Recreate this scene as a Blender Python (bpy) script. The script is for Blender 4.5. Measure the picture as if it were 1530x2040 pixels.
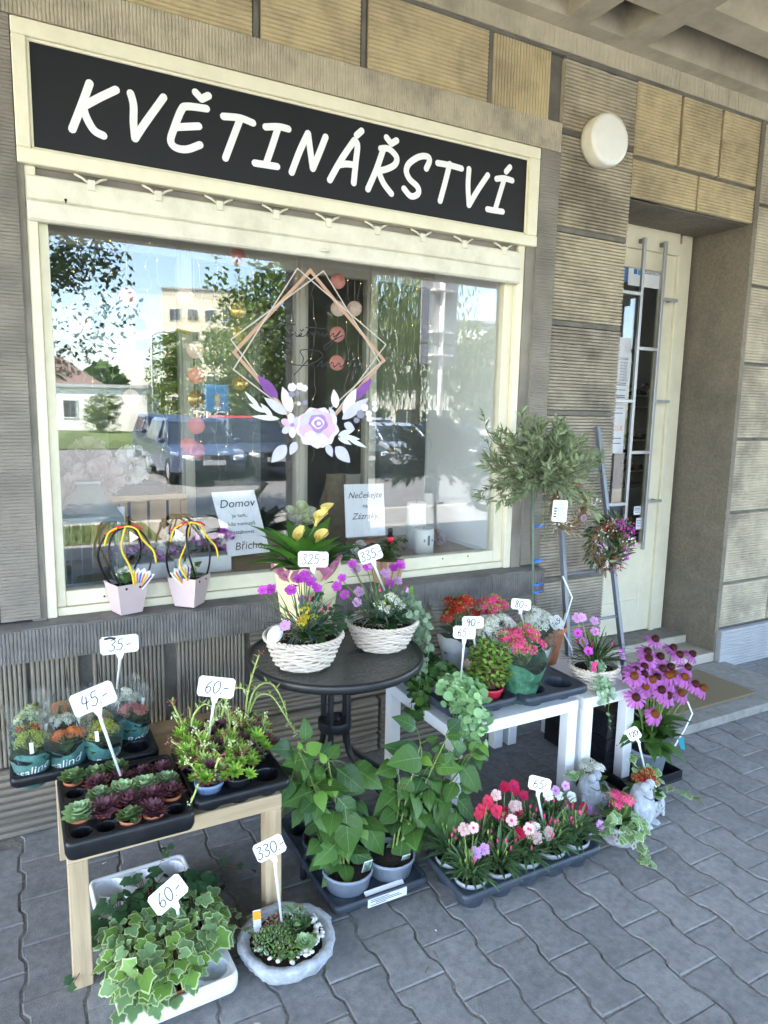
import bpy, bmesh, math, random
from math import sin, cos, pi, radians
from mathutils import Vector, Matrix
V = Vector
for _o in list(bpy.data.objects): bpy.data.objects.remove(_o)
scene = bpy.context.scene
col = scene.collection
# ------------------------------------------------------------------ camera
# world: x along the shop wall, y into the wall, z up; calibrated from the wall's vanishing points
CAM = V((0, 0, 1.68)); FPX = 1374.0; CX, CY = 765.0, 1020.0
RM = Matrix(((0.88185712, -0.05117159, 0.46873179), (-0.47107314, -0.1387243, 0.87111748), (0.02044802, -0.98900811, -0.14644057)))
cd = bpy.data.cameras.new('camera'); cam = bpy.data.objects.new('camera', cd); col.objects.link(cam)
cd.sensor_fit = 'VERTICAL'; cd.sensor_height = 24; cd.lens = FPX / 2040 * 24; cd.clip_start = 0.05; cd.clip_end = 1000
_x, _y, _z = RM.col[0], -RM.col[1], -RM.col[2]
cam.matrix_world = Matrix(((_x[0], _y[0], _z[0], CAM.x), (_x[1], _y[1], _z[1], CAM.y), (_x[2], _y[2], _z[2], CAM.z), (0, 0, 0, 1)))
scene.camera = cam
def ray(u, v): return RM @ V((u - CX, v - CY, FPX))
def G(u, v, z=0.0):
    "the point at height z seen at a pixel of the photograph"
    r = ray(u, v); return CAM + r * ((z - CAM.z) / r.z)
def W(u, v, Y):
    "the point on the plane y = Y (parallel to the wall) seen at a pixel"
    r = ray(u, v); return CAM + r * (Y / r.y)
def proj(p):
    q = RM.transposed() @ (V(p) - CAM)
    return (CX + FPX * q.x / q.z, CY + FPX * q.y / q.z, q.z)
# ------------------------------------------------------------------ light
SUN = V((-0.60, 0.06, 0.80)).normalized()
w = bpy.data.worlds.new('World'); scene.world = w; w.use_nodes = True
nt = w.node_tree; sky = nt.nodes.new('ShaderNodeTexSky'); sky.sky_type = 'NISHITA'; sky.sun_disc = False
sky.sun_elevation = math.asin(SUN.z); sky.sun_rotation = math.atan2(SUN.x, SUN.y); sky.air_density = 1.0; sky.dust_density = 1.2
bgn = nt.nodes['Background']; bgn.inputs[1].default_value = 0.15
nt.links.new(sky.outputs[0], bgn.inputs[0])
sl = bpy.data.lights.new('sun', 'SUN'); sl.energy = 5.0; sl.angle = radians(0.5); sl.color = (1, 0.93, 0.82)
so = bpy.data.objects.new('sun', sl); col.objects.link(so); so.location = (0, 0, 30)
so.rotation_euler = SUN.to_track_quat('Z', 'Y').to_euler()
vs = scene.view_settings; vs.view_transform = 'Standard'; vs.look = 'None'; vs.gamma = 1; vs.exposure = 3.9; vs.use_curve_mapping = False
cy = scene.cycles; cy.use_denoising = True; cy.max_bounces = 8; cy.diffuse_bounces = 5; cy.glossy_bounces = 3; cy.transmission_bounces = 4; cy.transparent_max_bounces = 16
cy.caustics_reflective = False; cy.caustics_refractive = False; cy.sample_clamp_indirect = 6
try: cy.denoiser = 'OPENIMAGEDENOISE'
except Exception: pass
# ------------------------------------------------------------------ materials
MATS = {}
def mat(name, c, rough=0.6, var=0.12, scale=14, bump=0.0, bscale=60, spec=0.4, metal=0.0, island=0.0, orand=0.0, trans=0.0, stain=None, sscale=3.0, samt=0.6, emit=0, coat=0, stretch=None):
    m = bpy.data.materials.new(name); MATS[name] = m; m.use_nodes = True; n = m.node_tree; N = n.nodes; L = n.links
    b = N['Principled BSDF']; out = N['Material Output']
    b.inputs['Roughness'].default_value = rough; b.inputs['Metallic'].default_value = metal; b.inputs['Specular IOR Level'].default_value = spec
    if coat: b.inputs['Coat Weight'].default_value = coat; b.inputs['Coat Roughness'].default_value = 0.15
    tc = N.new('ShaderNodeTexCoord'); oi = N.new('ShaderNodeObjectInfo')
    add = N.new('ShaderNodeVectorMath'); add.operation = 'ADD'; L.new(tc.outputs['Object'], add.inputs[0])
    mu = N.new('ShaderNodeVectorMath'); mu.operation = 'SCALE'; mu.inputs[0].default_value = (13, 7, 5); L.new(oi.outputs['Random'], mu.inputs[3]); L.new(mu.outputs[0], add.inputs[1])
    vec = add.outputs[0]
    if stretch:
        st = N.new('ShaderNodeVectorMath'); st.operation = 'MULTIPLY'; st.inputs[1].default_value = stretch; L.new(vec, st.inputs[0]); vec = st.outputs[0]
    def noise(s, d=5, r=0.6):
        q = N.new('ShaderNodeTexNoise'); q.inputs['Scale'].default_value = s; q.inputs['Detail'].default_value = d; q.inputs['Roughness'].default_value = r; L.new(vec, q.inputs['Vector']); return q.outputs['Fac']
    def rng(src, a, bb, lo=0.25, hi=0.75):
        q = N.new('ShaderNodeMapRange'); q.inputs[1].default_value = lo; q.inputs[2].default_value = hi; q.inputs[3].default_value = a; q.inputs[4].default_value = bb; L.new(src, q.inputs[0]); return q.outputs[0]
    def mul(colr, fac):
        q = N.new('ShaderNodeVectorMath'); q.operation = 'SCALE'; L.new(colr, q.inputs[0]); L.new(fac, q.inputs[3]); return q.outputs[0]
    rgb = N.new('ShaderNodeRGB'); rgb.outputs[0].default_value = (*c, 1); cc = rgb.outputs[0]
    if stain:
        mx = N.new('ShaderNodeMix'); mx.data_type = 'RGBA'; L.new(rng(noise(sscale, 7, 0.68), 0, samt, 0.44, 0.66), mx.inputs['Factor']); L.new(cc, mx.inputs['A']); mx.inputs['B'].default_value = (*stain, 1); cc = mx.outputs['Result']
    if var: cc = mul(cc, rng(noise(scale), 1 - var, 1 + var))
    if orand: cc = mul(cc, rng(oi.outputs['Random'], 1 - orand, 1 + orand, 0, 1))
    if island:
        ge = N.new('ShaderNodeNewGeometry'); cc = mul(cc, rng(ge.outputs['Random Per Island'], 1 - island, 1 + island, 0, 1))
        hs = N.new('ShaderNodeHueSaturation'); L.new(cc, hs.inputs['Color']); L.new(rng(ge.outputs['Random Per Island'], 0.5 + island * 0.05, 0.5 - island * 0.05, 0, 1), hs.inputs['Hue']); cc = hs.outputs['Color']
    L.new(cc, b.inputs['Base Color'])
    if bump:
        bp = N.new('ShaderNodeBump'); bp.inputs['Strength'].default_value = min(1, bump); bp.inputs['Distance'].default_value = 0.004 * max(1, bump); L.new(noise(bscale, 6, 0.7), bp.inputs['Height']); L.new(bp.outputs[0], b.inputs['Normal'])
    if trans:
        tr = N.new('ShaderNodeBsdfTranslucent'); L.new(cc, tr.inputs[0]); ms = N.new('ShaderNodeMixShader'); ms.inputs[0].default_value = trans
        L.new(b.outputs[0], ms.inputs[1]); L.new(tr.outputs[0], ms.inputs[2]); L.new(ms.outputs[0], out.inputs[0])
    if emit: b.inputs['Emission Color'].default_value = (*c, 1); b.inputs['Emission Strength'].default_value = emit
    return m
def film(name, tint, refl=0.12, rough=0.06, bump=0.0, bscale=30, ior=1.45, milky=0.0, mcol=(0.8, 0.85, 0.85)):
    "thin clear sheet: lets light straight through and mirrors by Fresnel"
    m = bpy.data.materials.new(name); MATS[name] = m; m.use_nodes = True; n = m.node_tree; N = n.nodes; L = n.links; N.remove(N['Principled BSDF'])
    t = N.new('ShaderNodeBsdfTransparent'); t.inputs[0].default_value = (*tint, 1); g = N.new('ShaderNodeBsdfGlossy'); g.inputs['Roughness'].default_value = rough
    r0 = ((ior - 1) / (ior + 1)) ** 2 + refl; fr = N.new('ShaderNodeLayerWeight'); fr.inputs[0].default_value = 0.5
    pw = N.new('ShaderNodeMath'); pw.operation = 'POWER'; pw.inputs[1].default_value = 5; L.new(fr.outputs['Facing'], pw.inputs[0])   # Schlick's mirror share
    mp = N.new('ShaderNodeMath'); mp.operation = 'MULTIPLY_ADD'; mp.inputs[1].default_value = 1 - r0; mp.inputs[2].default_value = r0; L.new(pw.outputs[0], mp.inputs[0]); mp.use_clamp = True
    base = t.outputs[0]
    if milky:
        d = N.new('ShaderNodeBsdfDiffuse'); d.inputs[0].default_value = (*mcol, 1); tl = N.new('ShaderNodeBsdfTranslucent'); tl.inputs[0].default_value = (*mcol, 1)
        a = N.new('ShaderNodeMixShader'); a.inputs[0].default_value = 0.5; L.new(d.outputs[0], a.inputs[1]); L.new(tl.outputs[0], a.inputs[2])
        k = N.new('ShaderNodeMixShader'); k.inputs[0].default_value = milky; L.new(base, k.inputs[1]); L.new(a.outputs[0], k.inputs[2]); base = k.outputs[0]
    mx = N.new('ShaderNodeMixShader'); L.new(mp.outputs[0], mx.inputs[0]); L.new(base, mx.inputs[1]); L.new(g.outputs[0], mx.inputs[2]); L.new(mx.outputs[0], N['Material Output'].inputs[0])
    if bump:
        tc = N.new('ShaderNodeTexCoord'); q = N.new('ShaderNodeTexNoise'); q.inputs['Scale'].default_value = bscale; q.inputs['Detail'].default_value = 3; L.new(tc.outputs['Object'], q.inputs['Vector'])
        bp = N.new('ShaderNodeBump'); bp.inputs['Strength'].default_value = bump; bp.inputs['Distance'].default_value = 0.01; L.new(q.outputs['Fac'], bp.inputs['Height']); L.new(bp.outputs[0], g.inputs['Normal']); L.new(bp.outputs[0], fr.inputs['Normal'])
    return m
# stone, paint
mat('ochre_render', (0.52, 0.42, 0.255), 0.9, 0.16, 9, 0.6, 120, stain=(0.25, 0.205, 0.14), sscale=2.6, samt=0.65)
mat('pier_render', (0.46, 0.395, 0.295), 0.9, 0.16, 9, 0.6, 120, stain=(0.17, 0.145, 0.115), sscale=2.1, samt=0.85)
mat('pier_worn', (0.375, 0.325, 0.26), 0.92, 0.2, 9, 0.7, 120, stain=(0.14, 0.122, 0.105), sscale=2.4, samt=0.85)  # darker, greyer version of the pier render for the lower blocks
mat('lintel_render', (0.50, 0.44, 0.34), 0.9, 0.16, 12, 0.8, 140, stain=(0.21, 0.185, 0.155), sscale=5, samt=0.65)
mat('jamb_render', (0.285, 0.255, 0.22), 0.92, 0.18, 16, 0.9, 150, stain=(0.13, 0.12, 0.11), sscale=4, samt=0.7)
mat('sill_render', (0.215, 0.20, 0.19), 0.92, 0.2, 16, 0.9, 150, stain=(0.11, 0.10, 0.10), sscale=3, samt=0.8)
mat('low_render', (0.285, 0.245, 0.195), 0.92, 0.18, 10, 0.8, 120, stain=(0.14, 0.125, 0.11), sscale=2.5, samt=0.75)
mat('blue_plinth', (0.37, 0.38, 0.40), 0.9, 0.12, 12, 0.6, 120, stain=(0.2, 0.2, 0.21), sscale=3)
mat('mortar', (0.17, 0.155, 0.135), 0.95, 0.25, 8, 1.0, 90, stain=(0.07, 0.065, 0.06), sscale=5)
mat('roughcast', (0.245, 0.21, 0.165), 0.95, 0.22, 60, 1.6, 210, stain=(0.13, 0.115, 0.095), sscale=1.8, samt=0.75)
mat('ceiling_concrete', (0.50, 0.44, 0.335), 0.92, 0.14, 7, 0.7, 130, stain=(0.27, 0.235, 0.18), sscale=2.4, samt=0.6)
mat('cream_paint', (0.80, 0.745, 0.585), 0.42, 0.05, 10, 0.25, 45, stain=(0.62, 0.55, 0.41), sscale=4, samt=0.35)
mat('aged_cream', (0.76, 0.715, 0.60), 0.38, 0.06, 12, 0.4, 30, stain=(0.52, 0.46, 0.36), sscale=7, samt=0.5)
mat('dark_gap', (0.02, 0.018, 0.016), 0.9, 0)
mat('sign_black', (0.013, 0.014, 0.018), 0.42, 0.1, 3, spec=0.35)
mat('sign_white', (0.86, 0.86, 0.88), 0.4, 0.02)
mat('lamp_white', (0.86, 0.84, 0.80), 0.3, 0.03, 5, stain=(0.7, 0.66, 0.6), sscale=9, samt=0.25)
mat('paver', (0.235, 0.232, 0.232), 0.88, 0.26, 38, 1.0, 240, orand=0.13, stain=(0.13, 0.135, 0.14), sscale=7, samt=0.45)
mat('joint_sand', (0.26, 0.24, 0.21), 0.95, 0.5, 220, 1.2, 330, stain=(0.09, 0.085, 0.08), sscale=24, samt=.75)
mat('asphalt', (0.15, 0.148, 0.145), 0.9, 0.2, 40, 0.8, 200, stain=(0.14, 0.14, 0.14), sscale=0.5)
mat('lawn', (0.075, 0.105, 0.028), 0.95, 0.35, 3, 1.5, 30)
mat('kerbstone', (0.34, 0.33, 0.31), 0.9, 0.15, 6, 0.5)
mat('slab', (0.27, 0.26, 0.245), 0.92, 0.25, 22, 1.2, 120, stain=(0.15, 0.145, 0.14), sscale=6)
mat('marble_step', (0.46, 0.42, 0.36), 0.6, 0.12, 12, 0.3, 60, stain=(0.22, 0.2, 0.18), sscale=6)
mat('doormat', (0.235, 0.185, 0.11), 1.0, 0.3, 180, 2.0, 420)
# plastics, metals, wood
mat('black_plastic', (0.008, 0.009, 0.012), 0.38, 0.25, 40, 0.15, 60, spec=0.35, stain=(0.03, 0.03, 0.034), sscale=11, samt=0.35)
mat('slate_plastic', (0.032, 0.042, 0.060), 0.42, 0.15, 30, 0.15, 60, stain=(0.085, 0.095, 0.11), sscale=12, samt=0.35)
mat('blue_pot', (0.20, 0.235, 0.30), 0.45, 0.1, 20, stain=(0.15, 0.16, 0.18), sscale=18, samt=0.5)
mat('grey_pot', (0.27, 0.29, 0.335), 0.45, 0.1, 20)
mat('sky_pot', (0.155, 0.225, 0.37), 0.4, 0.08, 20)
mat('red_pot', (0.55, 0.03, 0.06), 0.35, 0.06)
mat('terracotta', (0.40, 0.15, 0.075), 0.75, 0.15, 24, 0.3, 80)
mat('terracotta_plastic', (0.42, 0.14, 0.07), 0.5, 0.08, 30)
mat('white_plastic', (0.80, 0.82, 0.85), 0.35, 0.03, 20)
mat('tag_white', (0.74, 0.765, 0.78), 0.4, 0.02)
mat('ink', (0.012, 0.012, 0.016), 0.5, 0)
mat('white_laminate', (0.80, 0.80, 0.81), 0.35, 0.03, 6)
mat('oak', (0.50, 0.375, 0.24), 0.5, 0.30, 28, 0.25, 60, stretch=(1, 1, 0.06), stain=(0.40, 0.285, 0.17), sscale=40, samt=.7)
mat('oak_flat', (0.50, 0.375, 0.24), 0.5, 0.30, 28, 0.25, 60, stretch=(0.06, 1, 1), stain=(0.40, 0.285, 0.17), sscale=40, samt=.7)
mat('crate_wood', (0.52, 0.33, 0.15), 0.6, 0.2, 10, 0.2, 40, stretch=(1, 1, 0.12))
mat('floor_wood', (0.42, 0.29, 0.20), 0.5, 0.2, 8, stretch=(0.15, 1, 1))
mat('black_metal', (0.014, 0.015, 0.018), 0.42, 0.1, 20, 0.1, 200, spec=0.5)
mat('steel_bar', (0.42, 0.42, 0.43), 0.4, 0.08, 10, metal=0.5)
mat('grey_steel', (0.17, 0.18, 0.21), 0.45, 0.1, 14, metal=0.3)
mat('zinc', (0.20, 0.25, 0.26), 0.5, 0.2, 9, metal=0.5)
mat('soil', (0.030, 0.021, 0.015), 0.98, 0.6, 150, 2.0, 160)
mat('moss_straw', (0.40, 0.33, 0.22), 0.9, 0.2, 30, island=0.3)
mat('wicker_white', (0.66, 0.58, 0.51), 0.6, 0.12, 40, 0.2, 80, stain=(0.60, 0.50, 0.40), sscale=15, samt=0.4)
mat('pale_stone', (0.52, 0.55, 0.60), 0.9, 0.2, 60, 1.4, 200, stain=(0.27, 0.29, 0.32), sscale=22, samt=0.65)
mat('pebble_white', (0.68, 0.66, 0.62), 0.7, 0.1, 40, island=0.2)
# foliage
def leafmat(name, c, rough=0.45, island=0.28, trans=0.22, var=0.15, spec=0.35): return mat(name, c, rough, var, 45, 0, island=island, orand=0.22, trans=trans, spec=spec)
leafmat('leaf_green', (0.062, 0.142, 0.030)); leafmat('leaf_dark', (0.041, 0.101, 0.030)); leafmat('leaf_hydrangea', (0.066, 0.150, 0.030), 0.5)
leafmat('leaf_young', (0.14, 0.28, 0.045)); leafmat('leaf_ivy', (0.165, 0.285, 0.12), 0.5); leafmat('leaf_margin', (0.36, 0.46, 0.22), 0.5)
leafmat('vein', (0.26, 0.36, 0.16), 0.5); leafmat('vein_green', (0.13, 0.235, 0.075), 0.5); leafmat('leaf_ivy_dark', (0.043, 0.101, 0.043), 0.4); leafmat('leaf_olive', (0.215, 0.265, 0.145), 0.55); leafmat('leaf_dianthus', (0.101, 0.182, 0.074), 0.5)
leafmat('leaf_blue', (0.135, 0.216, 0.176), 0.5); leafmat('leaf_dichondra', (0.317, 0.446, 0.290), 0.6); leafmat('leaf_round', (0.270, 0.446, 0.203), 0.5)
leafmat('leaf_clover', (0.17, 0.30, 0.05)); leafmat('clover_eye', (0.047, 0.011, 0.019)); leafmat('leaf_calla', (0.074, 0.203, 0.030), 0.35)
leafmat('semp_green', (0.36, 0.50, 0.27), 0.6, 0.15); leafmat('semp_purple', (0.155, 0.061, 0.084), 0.55, 0.3); leafmat('semp_mid', (0.182, 0.284, 0.115), 0.55, 0.25)
leafmat('semp_tip', (0.270, 0.095, 0.101), 0.55, 0.3); leafmat('saxi_green', (0.29, 0.48, 0.07), 0.5, 0.25); leafmat('saxi_stalk', (0.459, 0.567, 0.176), 0.55, 0.2); leafmat('saxi_red', (0.351, 0.115, 0.101), 0.55, 0.3)
leafmat('stem', (0.176, 0.243, 0.068)); leafmat('stem_brown', (0.230, 0.149, 0.081)); mat('bark', (0.16, 0.125, 0.09), 0.9, 0.3, 30, 1.0, 80)
leafmat('tree_leaf', (0.101, 0.162, 0.030), 0.6, 0.35, 0.35); leafmat('tree_dark', (0.047, 0.095, 0.024), 0.6, 0.35, 0.3); leafmat('willow_leaf', (0.149, 0.203, 0.068), 0.6, 0.3, 0.35)
def petal(name, c, island=0.15): return mat(name, c, 0.55, 0.1, 60, island=island, orand=0.12, trans=0.25, spec=0.2)
petal('p_white', (0.82, 0.82, 0.76)); petal('p_cream', (0.74, 0.78, 0.50)); petal('p_pink', (0.80, 0.07, 0.26)); petal('p_red', (0.55, 0.018, 0.02)); petal('p_orange', (0.78, 0.22, 0.06))
petal('p_yellow', (0.78, 0.56, 0.02)); petal('p_bud', (0.42, 0.48, 0.10)); petal('p_coral', (0.60, 0.19, 0.19)); petal('p_magenta', (0.66, 0.10, 0.66)); petal('p_lilac', (0.74, 0.42, 0.74))
petal('p_carmine', (0.48, 0.012, 0.07)); petal('p_scarlet', (0.64, 0.04, 0.09)); petal('p_blush', (0.78, 0.55, 0.52)); petal('p_eye', (0.22, 0.02, 0.10)); petal('p_echi', (0.48, 0.135, 0.44)); petal('p_cone', (0.24, 0.065, 0.015), 0.3); petal('p_cone_dark', (0.085, 0.018, 0.018), 0.3)
petal('p_calla', (0.82, 0.66, 0.22)); petal('p_straw', (0.66, 0.54, 0.36), 0.3); petal('p_dusty', (0.42, 0.30, 0.34))
# papers, films
mat('pink_paper', (0.60, 0.47, 0.485), 0.55, 0.04, 12); mat('yellow_paper', (0.76, 0.70, 0.42), 0.6, 0.04, 9); mat('pink_tissue', (0.66, 0.28, 0.46), 0.7, 0.08, 20, trans=0.3)
mat('kraft', (0.46, 0.29, 0.185), 0.7, 0.06, 20); mat('card_white', (0.80, 0.80, 0.86), 0.6, 0.03, 14); mat('card_grey', (0.62, 0.63, 0.70), 0.6, 0.05)
mat('ribbon_red', (0.66, 0.02, 0.05), 0.45, 0.05); mat('ribbon_yellow', (0.76, 0.52, 0.03), 0.45, 0.05); mat('blue_tie', (0.02, 0.16, 0.75), 0.4, 0.05); mat('teal_card', (0.02, 0.24, 0.30), 0.4, 0.05)
mat('sleeve_teal', (0.055, 0.165, 0.155), 0.3, 0.45, 35, 0.8, 55, spec=0.6, stain=(0.16, 0.30, 0.28), sscale=24); mat('sleeve_green', (0.035, 0.13, 0.075), 0.3, 0.45, 22, 0.6, 55, spec=0.6, stain=(0.19, 0.36, 0.26), sscale=24); mat('sleeve_white', (0.60, 0.63, 0.68), 0.35, 0.06, 12, 0.4, 30)
mat('orange_label', (0.85, 0.32, 0.02), 0.5, 0.03); mat('photo_green', (0.06, 0.14, 0.09), 0.4, 0.5, 60, stain=(0.50, 0.56, 0.50), sscale=45, samt=1.0); mat('blue_label', (0.05, 0.16, 0.42), 0.4, 0.03)
mat('decal_gold', (0.50, 0.30, 0.20), 0.5, 0.06); mat('decal_line', (0.55, 0.47, 0.40), 0.5, 0.04); mat('decal_purple', (0.20, 0.06, 0.30), 0.5, 0.25, 20); mat('decal_lilac', (0.58, 0.56, 0.76), 0.5, 0.12, 25); mat('decal_rose', (0.68, 0.44, 0.68), 0.5, 0.12, 20)
mat('decal_pale', (0.76, 0.70, 0.82), 0.5, 0.1, 25); mat('decal_deep', (0.40, 0.22, 0.52), 0.5, 0.2, 25); mat('decal_white', (0.80, 0.79, 0.86), 0.5, 0.05, 20); mat('decal_mint', (0.68, 0.73, 0.70), 0.5, 0.05, 20); mat('decal_grey', (0.27, 0.24, 0.32), 0.5, 0.1, 20)
mat('disc_coral', (0.66, 0.25, 0.21), 0.5, 0.05); mat('disc_gold', (0.62, 0.42, 0.16), 0.25, 0.1, 20, metal=0.6); mat('disc_pale', (0.70, 0.50, 0.42), 0.5, 0.05); mat('wire', (0.50, 0.47, 0.40), 0.4, 0)
mat('fairy', (1.0, 0.62, 0.16), 0.4, 0, emit=0.35)
mat('candle', (0.80, 0.79, 0.76), 0.4, 0.03, 15, trans=0.1); mat('tulle', (0.62, 0.50, 0.50), 0.8, 0.1, 20, trans=0.3); mat('pom_white', (0.76, 0.76, 0.75), 0.8, 0.05, trans=0.25)
mat('interior_white', (0.88, 0.88, 0.89), 0.7, 0.03, 4); mat('interior_dark', (0.20, 0.185, 0.175), 0.8, 0.2, 3); mat('interior_grey', (0.36, 0.35, 0.34), 0.8, 0.15, 20, stretch=(0.3, 1, 1)); mat('interior_cream', (0.52, 0.48, 0.40), 0.6, 0.04)
film('window_glass', (0.97, 0.98, 0.975), 0.03, 0.0, ior=1.5); film('inner_glass', (0.92, 0.95, 0.94), 0.0, 0.0, ior=1.45); film('door_glass', (0.80, 0.83, 0.82), 0.02, 0.0, ior=1.5)
film('clear_film', (0.96, 0.98, 0.975), 0.0, 0.14, 0.6, 26, ior=1.25, milky=0.05); film('table_glass', (0.62, 0.64, 0.64), 0.12, 0.05, 1.0, 70, ior=1.6, milky=0.22, mcol=(0.34, 0.36, 0.36))
# street
mat('car_navy', (0.035, 0.055, 0.11), 0.3, 0.02, coat=1, metal=0.2); mat('car_black', (0.012, 0.013, 0.017), 0.3, 0.02, coat=1); mat('car_silver', (0.42, 0.46, 0.52), 0.3, 0.02, coat=1, metal=0.4); mat('car_red', (0.42, 0.02, 0.02), 0.3, 0.02, coat=1); mat('car_white', (0.74, 0.75, 0.76), 0.3, 0.02, coat=1)
mat('car_glass', (0.02, 0.025, 0.03), 0.05, 0, spec=0.8); mat('tyre', (0.012, 0.012, 0.012), 0.8, 0); mat('headlamp', (0.70, 0.72, 0.74), 0.12, 0, spec=0.8); mat('plate_white', (0.74, 0.74, 0.74), 0.4, 0)
mat('facade_white', (0.76, 0.74, 0.70), 0.85, 0.04, 1); mat('facade_cream', (0.70, 0.63, 0.49), 0.85, 0.05, 1); mat('facade_grey', (0.42, 0.42, 0.44), 0.85, 0.05, 1); mat('roof_brown', (0.16, 0.105, 0.09), 0.8, 0.15, 4); mat('window_dark', (0.045, 0.05, 0.06), 0.15, 0, spec=0.7); mat('pole_white', (0.68, 0.67, 0.64), 0.5, 0.05); mat('poster_blue', (0.10, 0.30, 0.55), 0.5, 0.1, 2); mat('facade_upper', (0.50, 0.45, 0.36), 0.9, 0.08, 2)
# ------------------------------------------------------------------ mesh builder
def frame(pos, d, up=(0, 0, 1)):
    y = V(d).normalized(); z = V(up) - y * V(up).dot(y)
    if z.length < 1e-4: z = V((1, 0, 0)) - y * y.x
    z.normalize(); x = y.cross(z)
    return Matrix(((x.x, y.x, z.x, pos[0]), (x.y, y.y, z.y, pos[1]), (x.z, y.z, z.z, pos[2]), (0, 0, 0, 1)))
class MB:
    def __init__(s): s.v = []; s.f = []; s.mi = []; s.sm = []; s.mats = []; s.cur = 0; s.T = None
    def m(s, name):
        if name not in s.mats: s.mats.append(name)
        s.cur = s.mats.index(name); return s
    def add(s, vs, fs, smooth=False, M=None):
        o = len(s.v); M = M if M is not None else s.T
        s.v.extend([tuple(M @ V(p)) for p in vs] if M is not None else [tuple(p) for p in vs])
        s.f.extend([tuple(i + o for i in f) for f in fs]); s.mi.extend([s.cur] * len(fs)); s.sm.extend([smooth] * len(fs)); return s
    def box(s, x0, x1, y0, y1, z0, z1, bev=0, M=None):
        if not bev:
            return s.add([(x0, y0, z0), (x1, y0, z0), (x1, y1, z0), (x0, y1, z0), (x0, y0, z1), (x1, y0, z1), (x1, y1, z1), (x0, y1, z1)], [(3, 2, 1, 0), (4, 5, 6, 7), (0, 1, 5, 4), (1, 2, 6, 5), (2, 3, 7, 6), (3, 0, 4, 7)], M=M)
        vs = []
        for X in (0, 1):
            for Y in (0, 1):
                for Z in (0, 1):
                    p = [(x0, x1)[X], (y0, y1)[Y], (z0, z1)[Z]]; q = [bev * (1, -1)[X], bev * (1, -1)[Y], bev * (1, -1)[Z]]
                    for a in range(3): vs.append(tuple(p[i] + (q[i] if i != a else 0) for i in range(3)))
        return s.hull(vs, M)
    def hull(s, vs, M=None):
        bm = bmesh.new(); [bm.verts.new(p) for p in vs]; r = bmesh.ops.convex_hull(bm, input=bm.verts)
        bm.verts.index_update(); s.add([v.co[:] for v in bm.verts], [[v.index for v in f.verts] for f in bm.faces], M=M); bm.free(); return s
    def tube(s, pts, r, n=6, caps=True, M=None, flat=1.0):
        pts = [V(p) for p in pts]; k = len(pts); vs = []; fs = []; prev = None
        for i, p in enumerate(pts):
            d = (pts[min(i + 1, k - 1)] - pts[max(i - 1, 0)]); d = d.normalized() if d.length > 1e-9 else V((0, 0, 1))
            if prev is None: prev = V((0, 0, 1)) if abs(d.z) < 0.9 else V((1, 0, 0))
            a = prev - d * prev.dot(d)
            if a.length < 1e-5: a = V((1, 0.3, 0.1)) - d * V((1, 0.3, 0.1)).dot(d)
            a.normalize(); prev = a; b = d.cross(a); rr = r[i] if isinstance(r, (list, tuple)) else r
            for j in range(n): t = 2 * pi * j / n; vs.append(p + a * (rr * cos(t)) + b * (rr * flat * sin(t)))
        for i in range(k - 1):
            for j in range(n): fs.append((i * n + j, i * n + (j + 1) % n, (i + 1) * n + (j + 1) % n, (i + 1) * n + j))
        if caps: fs.append(tuple(range(n - 1, -1, -1))); fs.append(tuple((k - 1) * n + j for j in range(n)))
        return s.add(vs, fs, True, M)
    def lathe(s, prof, n=20, c=(0, 0, 0), smooth=True, M=None, cap0=True, cap1=False, wob=None, sx=1, sy=1):
        vs = []; fs = []; k = len(prof)
        for i, (r, z) in enumerate(prof):
            for j in range(n):
                t = 2 * pi * j / n; q = r * (wob(t, i) if wob else 1); vs.append((c[0] + q * cos(t) * sx, c[1] + q * sin(t) * sy, c[2] + z))
        for i in range(k - 1):
            for j in range(n): fs.append((i * n + j, i * n + (j + 1) % n, (i + 1) * n + (j + 1) % n, (i + 1) * n + j))
        if cap0: fs.append(tuple(range(n - 1, -1, -1)))
        if cap1: fs.append(tuple((k - 1) * n + j for j in range(n)))
        return s.add(vs, fs, smooth, M)
    def ball(s, c, r, n=8, k=6, M=None):
        r = r if isinstance(r, (tuple, list)) else (r, r, r); vs = [(c[0], c[1], c[2] - r[2])]; fs = []
        for i in range(1, k):
            a = -pi / 2 + pi * i / k
            for j in range(n): t = 2 * pi * j / n; vs.append((c[0] + r[0] * cos(a) * cos(t), c[1] + r[1] * cos(a) * sin(t), c[2] + r[2] * sin(a)))
        vs.append((c[0], c[1], c[2] + r[2])); L = len(vs) - 1
        for j in range(n):
            fs.append((0, 1 + (j + 1) % n, 1 + j)); fs.append((L, L - n + j, L - n + (j + 1) % n))
            for i in range(k - 2): a = 1 + i * n; fs.append((a + j, a + (j + 1) % n, a + n + (j + 1) % n, a + n + j))
        return s.add(vs, fs, True, M)
    def prism(s, poly, h, M=None, z0=0):
        n = len(poly); return s.add([(x, y, z0) for x, y in poly] + [(x, y, z0 + h) for x, y in poly], [tuple(range(n - 1, -1, -1)), tuple(range(n, 2 * n))] + [(i, (i + 1) % n, n + (i + 1) % n, n + i) for i in range(n)], M=M)
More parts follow.
